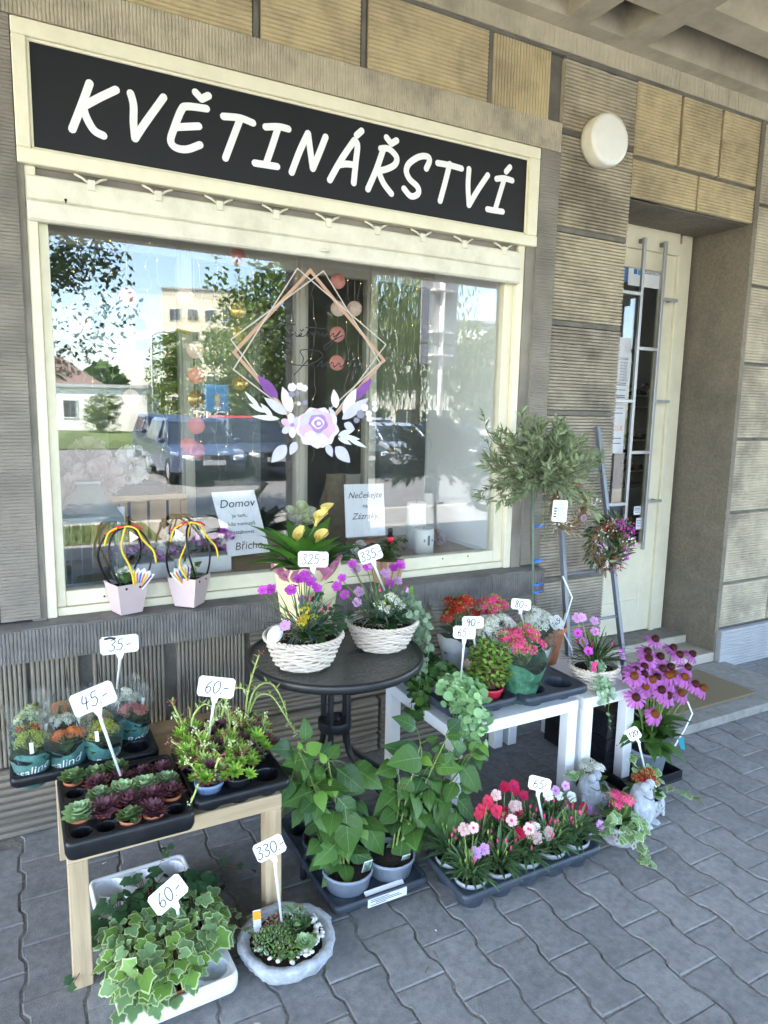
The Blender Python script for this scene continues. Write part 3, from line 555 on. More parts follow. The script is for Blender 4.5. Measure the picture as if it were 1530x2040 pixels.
# ------------------------------------------------------------------ display case behind the pane
YB = 3.62
b = MB().m('floor_wood'); b.box(0.09, 2.30, 2.973, YB, .88, .925); case = b.build('display_case', bld, True)
b = MB().m('interior_white'); b.box(2.238, 2.34, 2.974, YB + .02, .925, 2.52); b.box(2.238 - .012, 2.238, 2.99, YB, .926, .95); b.build('side_wall', case, True)
b = MB().m('interior_white'); b.box(0.06, 0.12, 2.974, YB + .02, .925, 2.52); b.build('side_wall', case, True)
b = MB().m('interior_grey'); b.add([(0.1, 2.974, 2.40), (2.3, 2.974, 2.40), (2.3, YB + .03, 2.52), (0.1, YB + .03, 2.52)], [(0, 1, 2, 3)]); b.add([(0.1, 2.974, 2.41), (2.3, 2.974, 2.41), (2.3, YB + .03, 2.53), (0.1, YB + .03, 2.53)], [(3, 2, 1, 0)]); b.build('case_ceiling', case, True)
for u in (370, 598, 735, 895):
    x = W(u, 800, YB).x; b = MB().m('interior_cream'); b.box(x - .035, x + .035, YB - .03, YB + .03, .925, 2.50, .004); b.box(x - .02, x + .02, YB - .042, YB - .0305, .925, 2.50, .003); b.build('post', case, True)
for q in ((.926, 1.0), (2.40, 2.5)): b = MB().m('interior_cream'); b.box(0.12, 2.3, YB - .025, YB + .025, *q, .003); b.build('back_rail', case, True)
b = MB().m('inner_glass'); b.box(0.12, 2.30, YB - .002, YB + .002, 1.0, 2.40); b.build('back_pane', case, True)
b = MB().m('interior_dark'); b.box(0.12, 2.3, YB + .1, YB + .12, .0, .92); b.build('back_board', case, True)
b = MB().m('interior_grey'); b.box(1.05, 1.5, 4.6, 4.9, .0, 2.3); b.box(2.6, 4.6, 4.9, 5.0, 0, 3.3); b.box(-.3, .5, 4.4, 4.8, 0, 1.9); b.build('shelf_unit', case, True)
# ================================================================== plant and prop builders (local coordinates, base at the origin)
def rdir(r, lo, hi):
    a = r.uniform(0, 2 * pi); e = r.uniform(lo, hi); return V((cos(a) * cos(e), sin(a) * cos(e), sin(e)))
LM = {}
def lmesh(key, m, L, Wd, shape='oval', seg=6, bend=0.5, fold=0.2, **k):
    if key not in LM: b = MB().m(m); b.leaf(Matrix.Identity(4), L, Wd, shape, seg, bend, fold, **k); LM[key] = b.mesh('leaf')
    return LM[key]
def pot(root, r0, r1, h, m='terracotta_plastic', soil=True, rim=.008, n=24):
    b = MB().m(m); b.lathe([(r0, 0), (r1 - .004, h - rim * 2), (r1 - .003, h - rim * 1.9), (r1 + .002, h - rim * 1.8), (r1 + .003, h), (r1 - .001, h + .001), (r1 - .005, h - .01), (r1 - .008, h - .03)], n); b.build('pot', root)
    if soil:
        b = MB().m('soil'); b.lathe([(r1 - .004, h - .018), (r1 * .6, h - .012), (.001, h - .008)], 14, cap0=False, wob=lambda t, i: 1 + .02 * sin(5 * t)); b.build('soil', root)
# --- tray with round cups; cups are holes ------------------------------------------------
def tray(name, label, loc, rz, wx, wy, nx, ny, r, h=.05, m='black_plastic', group=None, lip=.012, deep=None, skirt=.034):
    "flat tray with round wells: top sheet with circular holes, cups hanging below, rounded skirt"
    root = thing(name, label, 'tray', loc, group, rz); b = MB().m(m); deep = deep or h; px, py = (wx - 2 * lip) / nx, (wy - 2 * lip) / ny; n = 16
    zt = h
    for i in range(nx):
        for j in range(ny):
            cx, cy_ = lip + px * (i + .5), lip + py * (j + .5); vs = []; fs = []
            for k in range(n):
                t = 2 * pi * (k + .5) / n; c, s_ = cos(t), sin(t); q = 1 / max(abs(c) / (px / 2), abs(s_) / (py / 2))
                vs += [(cx + c * q, cy_ + s_ * q, zt), (cx + r * c, cy_ + r * s_, zt), (cx + r * .96 * c, cy_ + r * .96 * s_, zt - .004), (cx + r * .84 * c, cy_ + r * .84 * s_, zt - deep + .002)]
            # square corners
            for k in range(n):
                a, e = k * 4, ((k + 1) % n) * 4; fs += [(a, e, e + 1, a + 1), (a + 1, e + 1, e + 2, a + 2), (a + 2, e + 2, e + 3, a + 3)]
            fs.append(tuple(k * 4 + 3 for k in range(n))); b.add(vs, fs, False)
            for sx in (-1, 1):
                for sy in (-1, 1):
                    o = [v for v in vs[0::4]]; cn = (cx + sx * px / 2, cy_ + sy * py / 2, zt); q = sorted(o, key=lambda p: (p[0] - cn[0]) ** 2 + (p[1] - cn[1]) ** 2)[:2]; b.add([cn, q[0], q[1]], [(0, 1, 2)])
    # rounded outer skirt
    def rr(g, z, c=.022):
        o = []
        for (X, Y, a0) in ((wx + g, wy + g, 0), (-g, wy + g, 90), (-g, -g, 180), (wx + g, -g, 270)):
            qx = X - (c if X > wx / 2 else -c); qy = Y - (c if Y > wy / 2 else -c)
            for k in range(5): t = radians(a0 + 22.5 * k); o.append((qx + c * cos(t), qy + c * sin(t), z))
        return o
    rings = [rr(-lip, zt), rr(-lip * .55, zt + .006), rr(0, zt + .005), rr(.003, zt - .006), rr(.002, zt - skirt * .7), rr(-.003, max(.001, zt - skirt))]; k = len(rings[0]); vs = sum(rings, []); fs = []
    for i in range(len(rings) - 1):
        for j in range(k): fs.append((i * k + j, i * k + (j + 1) % k, (i + 1) * k + (j + 1) % k, (i + 1) * k + j))
    b.add(vs, fs, True); b.build('shell', root)
    for i in range(nx):
        for j in range(ny):
            c = MB().m(m); c.lathe([(r * .80, zt - deep), (r * .86, zt - deep + .003), (r * .97, zt - .012)], 14, (lip + px * (i + .5), lip + py * (j + .5), 0)); c.build('cup', root)
    root['pitch'] = 0; del root['pitch']
    return root, lambda i, j, z=0: root.matrix_basis @ V((lip + px * (i + .5), lip + py * (j + .5), zt - deep + .004 + z)) if False else (Matrix.Translation(loc) @ Matrix.Rotation(rz, 4, 'Z')) @ V((lip + px * (i + .5), lip + py * (j + .5), zt - deep + .004 + z))
# --- rosettes ---------------------------------------------------------------------------------
def rosette_mesh(key, m1, m2, R, whorls=4, per=8, wd=.36, up=0.15, seed=0, cup=1.15):
    if key in LM: return LM[key]
    r = random.Random(seed); b = MB()
    for k in range(whorls):
        f = 1 - k / whorls; n = max(5, per - k); b.m(m2 if (k == 0 and m2) else m1)
        for i in range(n):
            a = 2 * pi * (i + .5 * (k % 2) + r.uniform(-.12, .12)) / n; e = up + (1 - f) * cup + r.uniform(-.08, .08)
            d = (cos(a) * cos(e), sin(a) * cos(e), sin(e)); L = R * (.45 + .6 * f) * r.uniform(.9, 1.08)
            b.leaf(frame((0, 0, k * R * .05), d), L, L * wd * 1.5, 'spoon' if wd > .3 else 'lance', 4, -.55, .14)
    LM[key] = b.mesh('rosette'); return LM[key]
# --- kalanchoe ---------------------------------------------------------------------------------
def umbel_mesh(key, m1, m2, R, n=44, open_=.6, seed=0):
    if key in LM: return LM[key]
    r = random.Random(seed); b = MB()
    for i in range(n):
        t = (i + .5) / n; ph = i * 2.39996; rad = R * math.sqrt(t); z = R * .85 * math.sqrt(max(0, 1 - t * .92)) + r.uniform(-.12, .12) * R; p = V((cos(ph) * rad, sin(ph) * rad, z)); nn = V((p.x, p.y, z * .9)).normalized(); s_ = R * r.uniform(.23, .33)
        if r.random() < open_:
            b.m(m1); a0 = r.uniform(0, 1.5); F = frame(p, nn)  # petals around nn
            X, Z = F.col[0].to_3d(), F.col[2].to_3d()
            for k in range(4):
                a = a0 + k * pi / 2; d = X * cos(a) + Z * sin(a); e = X * -sin(a) + Z * cos(a); q = p
                b.add([q, q + d * s_ * .6 + e * s_ * .38, q + d * s_ * 1.15 + nn * s_ * .1, q + d * s_ * .6 - e * s_ * .38], [(0, 1, 2, 3)])
            b.m('p_bud').ball(p + nn * s_ * .1, s_ * .16, 4, 3)
        else: b.m(m2).ball(p, (s_ * .33, s_ * .33, s_ * .5), 5, 4)
    b.m('stem')
    for i in range(6): a = i * 1.047; b.tube([(0, 0, -R * 1.1), (cos(a) * R * .5, sin(a) * R * .5, R * .15)], R * .03, 4, False)
    LM[key] = b.mesh('flower_head'); return LM[key]
def kalanchoe(root, z, R, H, heads, m1, m2, leafm='leaf_dark', nleaf=16, r=None, lL=.07, open_=.6, hr=.032):
    for i in range(nleaf):
        a = i * 2.4 + r.uniform(-.2, .2); e = r.uniform(.05, 1.0); f = r.uniform(.85, 1.25)
        d = (cos(a) * cos(e), sin(a) * cos(e), sin(e))
        put('leaf', lmesh('kal' + leafm + str(round(lL, 3)), leafm, lL, lL * .72, 'oval', 5, .5, .12), root, frame((cos(a) * R * .1, sin(a) * R * .1, z + H * .5 * i / nleaf), d) @ Matrix.Diagonal((f, f, f, 1)))
    b = MB().m('stem'); tips = []
    for i in range(heads):
        a = i * 2.4 + .5; q = R * .62 * math.sqrt((i + .4) / heads) if heads > 1 else 0; p = (cos(a) * q + r.uniform(-.006, .006), sin(a) * q + r.uniform(-.006, .006), z + H * r.uniform(.74, 1.08) - q * .5); tips.append((p, a)); b.tube([(0, 0, z), (p[0] * .5, p[1] * .5, z + H * .5), (p[0], p[1], p[2] - .02)], .0025, 5)
    b.build('stalk', root)
    for k, (p, a) in enumerate(tips):
        put('flower_head', umbel_mesh(('um', m1, m2, k % 3, open_), m1, m2, .032, 38, open_, k), root, frame(p, (cos(a) * .25, 1, .0), (cos(a) * .75, sin(a) * .75 - .25, 1)) @ Matrix.Diagonal((hr / .032, hr / .032, hr / .032, 1)))
def sleeve(root, r0, r1, h, mprint, printh=.55, clear='clear_film', seed=0, cut=0.0, tilt=0, text=None, flip=1):
    "printed plastic sleeve flaring upwards; the upper part is clear film with creased rim"
    r = random.Random(seed); n = 28; ph = r.uniform(0, 6)
    def pt(t, f): q = r0 + (r1 - r0) * f ** 1.1; q *= 1 + .06 * sin(3 * t + ph) * f + .045 * sin(7 * t + ph * 2) * f + .02 * sin(13 * t); return q
    def rim(t): return 1 + .06 * sin(2 * t + ph) + .03 * sin(9 * t) - cut * (.5 - .5 * sin(t))
    b = MB().m(mprint); vs = []; fs = []; K = 5
    for i in range(K + 1):
        for j in range(n): t = 2 * pi * j / n; f = printh * (1 + .14 * sin(2 * t + ph) + .05 * sin(5 * t)) * i / K; q = pt(t, f); vs.append((q * cos(t), q * sin(t), h * f))
    for i in range(K):
        for j in range(n): fs.append((i * n + j, i * n + (j + 1) % n, (i + 1) * n + (j + 1) % n, (i + 1) * n + j))
    fs.append(tuple(range(n - 1, -1, -1))); b.add(vs, fs, True); sl_ = b.build('sleeve', root)
    b = MB().m(clear); top = vs[-n:]; v2 = list(top); fs = []
    for i in range(1, 4):
        for j in range(n):
            t = 2 * pi * j / n; f0 = printh * (1 + .14 * sin(2 * t + ph) + .05 * sin(5 * t)); f = f0 + (rim(t) - f0) * i / 3; q = pt(t, f) * (1 + (.06 * sin(8 * t + ph) if i == 3 else 0)); v2.append((q * cos(t), q * sin(t), h * f))
    for i in range(3):
        for j in range(n): fs.append((i * n + j, i * n + (j + 1) % n, (i + 1) * n + (j + 1) % n, (i + 1) * n + j))
    b.add(v2, fs, True); b.build('clear_collar', sl_)
    b = MB().m('tag_white')
    for q in range(1):
        t = r.uniform(0, 6.28); f = r.uniform(.7, .82); c = V((pt(t, f) * cos(t) * 1.02, pt(t, f) * sin(t) * 1.02, h * f)); d = V((-sin(t), cos(t), 0)); u = V((cos(t) * .2, sin(t) * .2, 1)); b.add([c - d * .006 - u * .02, c + d * .006 - u * .02, c + d * .006 + u * .02, c - d * .006 + u * .02], [(0, 1, 2, 3)])
    stuff(b.build('care_label', sl_))
    if text:
        tv, tf = text_data(text, .038, .15); ph0 = r.uniform(-2.3, -.8); b = MB().m('tag_white'); out = []
        for x, y, z in tv: t = ph0 + x / (r0 * 1.15); f = .30 + (y + x * .25) / h; q = pt(t, f) + .0025; out.append((q * cos(t), q * sin(t), h * f))
        b.add(out, tf); stuff(b.build('print', sl_))
        b = MB().m('black_plastic'); o = []
        for k in range(14): a = 2 * pi * k / 14; t = ph0 - .25 + .026 * cos(a) / r0; f = .50 + (.008 * sin(a) - .006 * cos(a)) / h; q = pt(t, f) + .004; o.append((q * cos(t), q * sin(t), h * f))
        b.add(o, [tuple(range(14))]); b.build('brand_patch', sl_)
        b = MB().m('decal_lilac'); o = []
        for k in range(14): a = 2 * pi * k / 14; t = ph0 + .55 + .017 * cos(a) / r0; f = .12 + .012 * sin(a) / h; q = pt(t, f) + .003; o.append((q * cos(t), q * sin(t), h * f))
        b.add(o, [tuple(range(14))]); b.build('seal', sl_)
# --- pinks (dianthus) -----------------------------------------------------------------------
def pink_mesh(key, m1, m2, R, seed=0, dbl=True):
    if key in LM: return LM[key]
    r = random.Random(seed); b = MB(); n = 30
    for ring in range(3 if dbl else 1):
        q = R * (1 - .27 * ring); vs = [(0, 0, -R * .25 + ring * R * .1)]; fs = []
        mid = []; 
        for j in range(n):
            t = 2 * pi * j / n; lob = 1 - .16 * abs(sin(2.5 * t + ring)) ** 6; w_ = .07 * R * (1 if j % 2 else -1)
            vs.append((q * (.45 if dbl else .27) * cos(t), q * (.45 if dbl else .27) * sin(t), -R * .05 + ring * R * .16)); 
        for j in range(n):
            t = 2 * pi * j / n; lob = 1 - .22 * abs(cos(2.5 * t + ring)) ** 8; a = 1.0 + (.09 if j % 2 else -.05) + r.uniform(-.04, .04); zz = R * (.10 + .12 * ring) + (.09 * R if j % 2 else -.07 * R) + r.uniform(-.05, .05) * R
            vs.append((q * lob * a * cos(t), q * lob * a * sin(t), zz))
        b.m(m2 if ring == 0 or not dbl else m1)
        b.add(vs[:n + 1], [(0, 1 + j, 1 + (j + 1) % n) for j in range(n)], True); b.m(m1); b.add(vs[1:], [(j, n + j, n + (j + 1) % n, (j + 1) % n) for j in range(n)], True)
    b.m('leaf_dianthus').lathe([(R * .12, -R * 1.0), (R * .2, -R * .7), (R * .22, -R * .25)], 6)
    LM[key] = b.mesh('flower'); return LM[key]
def dianthus(root, z, flowers, nleaf=60, Lf=.09, spread=.05, leafm='leaf_dianthus', r=None, stemh=.1, wl=.011):
    "flowers: list of (mesh, x, y, z, size)"
    b = MB().m(leafm)
    for i in range(nleaf):
        a = r.uniform(0, 2 * pi); e = r.uniform(.15, 1.35); q = spread * .55 * math.sqrt(r.random()); p = (cos(a) * q, sin(a) * q, z + r.uniform(0, stemh * .45)); L = Lf * r.uniform(.6, 1.15); b.leaf(frame(p, (cos(a) * cos(e), sin(a) * cos(e), sin(e))), L, wl * r.uniform(.8, 1.2), 'lance', 4, r.uniform(.3, 1.1), .22)
    stuff(b.build('foliage', root))
    b = MB().m('stem')
    for (me, x, y, zz, s_) in flowers: b.tube([(x * .3, y * .3, z), (x * .6, y * .6, (z + zz) / 2 + .01), (x, y, zz - .008)], .0019, 4)
    for i in range(int(nleaf / 9)):
        a = r.uniform(0, 6.28); q = spread * r.uniform(.2, .9); zz = z + stemh * r.uniform(.6, 1.15); b.m('stem').tube([(0, 0, z), (cos(a) * q, sin(a) * q, zz)], .0017, 4); b.m(r.choice(['stem', 'leaf_young', 'p_pink'])).ball((cos(a) * q, sin(a) * q, zz + .006), (.0042, .0042, .010), 5, 4)
    stuff(b.build('stems', root))
    for (me, x, y, zz, s_) in flowers:
        d = V((x * 3 - .25, y * 3 - .95, .75)); put('flower', me, root, frame((x, y, zz), V((1, 0, 0)) - d.normalized() * d.normalized().x, d) @ Matrix.Diagonal((s_, s_, s_, 1)))
# --- ivy -----------------------------------------------------------------------------------
def ivy_mesh(key, m1, m2=None, seed=0):
    if key in LM: return LM[key]
    r = random.Random(seed); ang = [0, 24, 38, 62, 82, 100, 132, 160, 180]; rad = [1.0, .74, .64, .86, .70, .60, .68, .48, .16]
    rad = [q * r.uniform(.9, 1.1) for q in rad]; pts = [(rad[i] * sin(radians(ang[i])), rad[i] * cos(radians(ang[i]))) for i in range(9)]; pts += [(-x * r.uniform(.9, 1.08), y) for x, y in pts[7:0:-1]]
    n = len(pts); k = 1 / 1.4
    def z(x, y): return .16 * abs(x) - .22 * (x * x + y * y) + .03 * sin(9 * x + seed)
    out = [(x * k, (y + .35) * k, z(x, y) * k) for x, y in pts]; c = (0, .35 * k * .6, 0); b = MB()
    if m2:
        inn = [(x * .87 * k, (y * .87 + .34) * k, z(x * .87, y * .87) * k) for x, y in pts]; b.m(m1).add([c] + inn, [(0, 1 + (j + 1) % n, 1 + j) for j in range(n)], True); b.m(m2).add(inn + out, [(j, (j + 1) % n, n + (j + 1) % n, n + j) for j in range(n)], True)
    else: b.m(m1).add([c] + out, [(0, 1 + (j + 1) % n, 1 + j) for j in range(n)], True)
    if m2:
        b.m('vein')
        for i in (0, 3, 6, 10, 13):
            x, y = pts[i]; d = V((x, y)).normalized(); n_ = V((-d.y, d.x)) * .020; vs = []
            for f in (0, .5, .9): X, Y = x * f, y * f; wv = 1 - .7 * f; vs += [((X + n_.x * wv) * k, (Y + n_.y * wv + .35 * (.6 + .4 * f)) * k, z(X, Y) * k + .012), ((X - n_.x * wv) * k, (Y - n_.y * wv + .35 * (.6 + .4 * f)) * k, z(X, Y) * k + .012)]
            b.add(vs, [(0, 1, 3, 2), (2, 3, 5, 4)], True)
    LM[key] = b.mesh('leaf'); return LM[key]
def ivy_trail(root, pts, n, size, meshes, r, stem=True, up=(0, -.3, 1), spreadj=.5, leaf_name='leaf'):
    P = spline(pts, 6)
    if stem: b = MB().m('stem_brown'); b.tube(P, .0013, 4); b.build('vine', root)
    for i in range(n):
        p = P[min(len(P) - 1, int((i + r.random()) / n * len(P)))]; a = r.uniform(0, 6.28); s_ = size * r.uniform(.65, 1.15)
        d = V((cos(a), sin(a) - .35, r.uniform(-.7, .35))); u = V((r.uniform(-.8, .8), r.uniform(-1.1, .3), 1))
        put(leaf_name, r.choice(meshes), root, frame(p + V((r.uniform(-.01, .01), r.uniform(-.01, .01), .004)), d, u) @ Matrix.Diagonal((s_, s_, s_, 1)))
# --- small leafed trailers -----------------------------------------------------------------
def disc_leaves(b, p, n, r0, spread, m, r, droop=0.0):
    b.m(m)
    for i in range(n):
        q = V(p) + V((r.gauss(0, spread), r.gauss(0, spread), r.gauss(0, spread * .8))); nn = V((r.uniform(-.7, .7), r.uniform(-1, .3), r.uniform(.2, 1))).normalized(); F = frame(q, nn); X, Z = F.col[0].to_3d(), F.col[2].to_3d(); s_ = r0 * r.uniform(.7, 1.2); k = 9
        vs = [q - nn * s_ * .12] + [q + X * (s_ * cos(2 * pi * j / k)) + Z * (s_ * sin(2 * pi * j / k)) * (1 if j else .55) for j in range(k)]; b.add(vs, [(0, 1 + j, 1 + (j + 1) % k) for j in range(k)], True)
def clover(b, p, s_, r, m='leaf_clover', eye='clover_eye'):
    p = V(p); nn = V((r.uniform(-.5, .5), r.uniform(-.9, .1), 1)).normalized(); F = frame(p, nn); X, Z = F.col[0].to_3d(), F.col[2].to_3d(); a0 = r.uniform(0, 1.5)
    for k in range(4):
        a = a0 + k * pi / 2; d = X * cos(a) + Z * sin(a); e = X * -sin(a) + Z * cos(a)
        b.m(eye).add([p, p + d * s_ * .42 + e * s_ * .28, p + d * s_ * .42 - e * s_ * .28], [(0, 2, 1)])
        b.m(m).add([p + d * s_ * .42 + e * s_ * .28, p + d * s_ * .42 - e * s_ * .28, p + d * s_ * .95 - e * s_ * .48, p + d * s_ * .85, p + d * s_ * .95 + e * s_ * .48], [(0, 4, 3, 2, 1)])
# --- price tags ---------------------------------------------------------------------------------
DG = {'0': [[(.3, 1), (.08, .8), (.05, .4), (.2, .03), (.42, .1), (.55, .5), (.48, .88), (.3, 1)]], '1': [[(.1, .75), (.35, 1), (.3, .5), (.25, 0)]], '2': [[(.08, .8), (.3, 1), (.5, .8), (.3, .4), (.05, .02), (.3, .06), (.55, .04)]],
 '3': [[(.1, .95), (.35, 1), (.48, .8), (.2, .55), (.45, .35), (.42, .08), (.2, -.05), (.02, .08)]], '4': [[(.2, 1), (.08, .5), (.3, .42), (.52, .46)], [(.42, .85), (.36, .4), (.32, -.05)]], '5': [[(.5, 1), (.2, .97), (.15, .6), (.4, .6), (.5, .3), (.3, 0), (.05, .08)]],
 '6': [[(.42, 1), (.18, .7), (.06, .3), (.2, .02), (.42, .1), (.46, .35), (.3, .5), (.1, .35)]], '8': [[(.42, .85), (.28, 1), (.12, .82), (.3, .55), (.46, .25), (.3, 0), (.1, .15), (.2, .45), (.42, .72), (.42, .85)]], '9': [[(.45, .8), (.25, 1), (.08, .75), (.25, .5), (.45, .7), (.45, .4), (.3, 0)]],
 '.': [[(.08, .06), (.11, .02)]], '-': [[(.05, .42), (.38, .5)]], "'": [[(.05, .35), (.2, .7)]]}
def strokes(b, txt, h, M, wd, slant=.12):
    adv = {'.': .2, '-': .42, "'": .25}; x = 0; tot = sum(adv.get(c, .62) for c in txt) * h; x = -tot / 2; k = 0
    for c in txt:
        for st_ in DG[c]:
            pts = [(x + (p[0] + slant * p[1]) * h, (p[1] - .5) * h) for p in st_]; pts = [(p.x, p.y) for p in spline([(a, q, 0) for a, q in pts], 4)] if len(pts) > 2 else pts
            b.ribbon(pts, wd, M=M, th=.0006 + .0003 * k); k += 1
        x += adv.get(c, .62) * h
def price_tag(txt, centre, Y, base, Yb, label, roll=0, wd=.115, ht=.066, tilt=-12, yaw=None, smudge=False, th=None):
    C = W(*centre, Y); B = W(*base, Yb); root = thing('price_tag', label, 'price tag', B); c = C - B
    to = (CAM - C); yw = math.atan2(to.x, -to.y) if yaw is None else radians(yaw)
    Rm = Matrix.Rotation(yw, 4, 'Z') @ Matrix.Rotation(radians(90 + tilt), 4, 'X') @ Matrix.Rotation(radians(roll), 4, 'Z')  # local: x right, y up, z towards viewer
    M = Matrix.Translation(c) @ Rm; a, h = wd / 2, ht / 2; k = .008
    b = MB().m('tag_white'); poly = [(-a + k, -h), (-a * .22, -h), (-.006, -h - .02), (.006, -h - .02), (a * .22, -h), (a - k, -h), (a, -h + k), (a, h - k), (a - k, h), (-a + k, h), (-a, h - k), (-a, -h + k)]
    b.prism(poly, .0018, M=M, z0=-.0018); b.build('plate', root)
    neck = M @ V((0, -h - .012, -.001)); b = MB().m('tag_white'); b.tube([neck, neck.lerp(V((0, 0, 0)), .12) + V((0, 0, -.004)), V((0, 0, 0))], [.0058, .005, .0035], 6); b.build('stake', root)
    b = MB().m('ink'); strokes(b, txt, th or ht * .60, M, .0029)
    if smudge: b.ribbon([(-.045, .024), (-.03, .026), (-.014, .023)], .008, M=M, th=.0005)
    stuff(b.build('lettering', root)); return root
# ================================================================== oak table group
R4 = random.Random(4)
def side_table(name, label, x0, x1, y0, y1, h, m, mt, leg=.055, top=.05):
    root = thing(name, label, 'table', (x0, y0, 0)); w_, d_ = x1 - x0, y1 - y0
    b = MB().m(mt); b.box(0, w_, 0, d_, h - top, h, .0025); b.build('tabletop', root)
    for (a, c) in ((0, 0), (w_ - leg, 0), (0, d_ - leg), (w_ - leg, d_ - leg)): b = MB().m(m); b.box(a + .001, a + leg - .001, c + .001, c + leg - .001, 0, h - top - .0005, .0025); b.build('leg', root)
    return root
side_table('side_table', 'low oak-coloured side table carrying black trays of succulents', .072, .705, 1.965, 2.665, .45, 'oak', 'oak_flat')
t1, cell = tray('plant_tray', 'black plug tray of small sempervivum pots on the oak table', (.068, 1.893, .4505), 0, .345, .388, 5, 5, .029, .052, skirt=.050)
rosette_mesh('sg', 'semp_green', 'semp_green', .040, 4, 11, .40, .10, 1, .95); rosette_mesh('sp', 'semp_purple', 'semp_purple', .043, 4, 12, .30, .05, 2, .95); rosette_mesh('sm', 'semp_mid', 'semp_mid', .036, 4, 11, .34, .12, 3, .95); rosette_mesh('sp2', 'semp_purple', 'semp_tip', .040, 5, 12, .28, .15, 4, .95)
lay = ['..mp.', 'gpqpq', '.gggg', '.qpqp', 'mmm..']
lab = {'g': 'pale green houseleek rosette in small terracotta-coloured pot in plug tray', 'p': 'dark purple houseleek rosette in small terracotta-coloured pot in plug tray', 'q': 'purple houseleek with reddish leaf tips in small pot in plug tray', 'm': 'mid-green houseleek with offsets in small terracotta-coloured pot in plug tray'}
for j, row in enumerate(lay):
    for i, ch in enumerate(row):
        if ch == '.': continue
        p = thing('potted_houseleek', lab[ch], 'succulent', cell(i, j, .0), 'houseleeks in the plug tray'); pot(p, .019, .0275, .056, rim=.005, n=18)
        me = LM[{'g': 'sg', 'p': 'sp', 'q': 'sp2', 'm': 'sm'}[ch]]; s_ = R4.uniform(1.12, 1.38)
        put('rosette', me, p, Matrix.Translation((R4.uniform(-.003, .003), R4.uniform(-.003, .003), .056)) @ Matrix.Rotation(R4.uniform(0, 6), 4, 'Z') @ Matrix.Rotation(R4.uniform(-.2, .2), 4, 'X') @ Matrix.Diagonal((s_, s_, s_, 1)))
        if ch in 'mg':
            for k in range(3): a = R4.uniform(0, 6.3); q = R4.uniform(.28, .42); put('offset', me, p, Matrix.Translation((cos(a) * .027, sin(a) * .027, .054)) @ Matrix.Diagonal((q, q, q, 1)))
# mixed saxifrage tray
t2, cell = tray('plant_tray', 'black tray with one empty cup and overgrown rockery succulents on oak table', (.424, 1.935, .4505), 0, .30, .375, 3, 3, .043, .055, skirt=.026)
rosette_mesh('x1', 'saxi_green', 'saxi_green', .026, 3, 10, .26, .35, 5, .8); rosette_mesh('x2', 'saxi_green', 'semp_tip', .030, 4, 11, .26, .3, 6, .9); rosette_mesh('x3', 'semp_purple', 'semp_mid', .028, 4, 10, .26, .35, 7, .8); rosette_mesh('x4', 'saxi_stalk', 'saxi_red', .034, 4, 11, .24, .35, 8, .8)
def saxi(loc, potm, label, n, mix, stalks, spread=.05):
    root = thing('potted_rockery_plant', label, 'succulent', loc); pot(root, .033, .043, .078, potm, rim=.006)
    n = int(n * 1.5); spread *= 1.15
    for i in range(n):
        a = i * 2.4; q = spread * math.sqrt((i + .3) / n); k = R4.choice(mix); s_ = R4.uniform(.85, 1.45); d = V((cos(a) * q * 9, sin(a) * q * 9 - .35, 1)).normalized()
        put('rosette', LM[k], root, frame((cos(a) * q, sin(a) * q, .085 + .055 * (1 - (q / spread) ** 2) + R4.uniform(-.006, .01)), V((1, 0, 0)) - d * d.x, d) @ Matrix.Diagonal((s_, s_, s_, 1)))
    b = MB()
    for i in range(34):
        a = R4.uniform(0, 6.3); q = spread * math.sqrt(R4.random()); p = V((cos(a) * q, sin(a) * q, .085 + .03 * (1 - (q / spread) ** 2))); b.m(R4.choice(['semp_purple', 'saxi_red', 'leaf_dark'])).leaf(frame(p, rdir(R4, .2, 1.2)), .022, .007, 'lance', 3, .3, .2)
    stuff(b.build('undergrowth', root))
    stalks = list(stalks)
    for k in range(3):
        a = R4.uniform(0, 6.3); q = R4.uniform(.01, .04); h_ = R4.uniform(.15, .21); stalks.append(([(cos(a) * q, sin(a) * q, .09), (cos(a) * q * 1.5, sin(a) * q * 1.5, h_ * .8), (cos(a) * q * 2.4, sin(a) * q * 2.4, h_)], 7, R4.choice(['c', 'c', 'red'])))
    for (pts, leafy, tip) in stalks:
        b = MB().m('saxi_stalk'); P = spline(pts, 5); b.tube(P, [.0045 * (1 - .5 * i / len(P)) for i in range(len(P))], 5)
        for i in range(leafy):
            f = (i + .5) / leafy; p = P[int(f * (len(P) - 1))]; a = i * 2.4; b.m('saxi_stalk' if (i % 4 or tip != 'red') else 'saxi_red').leaf(frame(p, (cos(a), sin(a), .7)), .030 * (1.1 - .4 * f), .0085, 'lance', 3, -.3, .25)
        e = P[-1]; b.m('p_cream' if tip != 'red' else 'saxi_red')
        for i in range(9): b.ball(e + V((R4.gauss(0, .008), R4.gauss(0, .008), R4.gauss(0, .006))), .0032, 5, 3)
        b.build('flower_stalk', root)
def cl(i, j): return cell(i, j)
saxi(cl(0, 0), 'sky_pot', 'blue pot of reddish and yellow-green rockery succulent with hanging stalk', 7, ['x2', 'x4', 'x3', 'x1'], [([(0, 0, .09), (-.03, -.03, .11), (-.055, -.05, .075), (-.075, -.062, .045)], 4, 'c')], .04)
saxi(cl(1, 0), 'black_plastic', 'pot of bright green rosettes at the front of the overgrown tray', 9, ['x1', 'x1', 'x2'], [], .052)
saxi(cl(0, 1), 'black_plastic', 'pot of yellow-green rosettes with pale flowering stalks in overgrown tray', 11, ['x2', 'x4', 'x1'], [([(0, 0, .1), (.02, -.01, .17), (.05, 0, .22)], 12, 'c'), ([(.01, 0, .1), (0, -.02, .16), (-.02, -.03, .21)], 12, 'c')], .058)
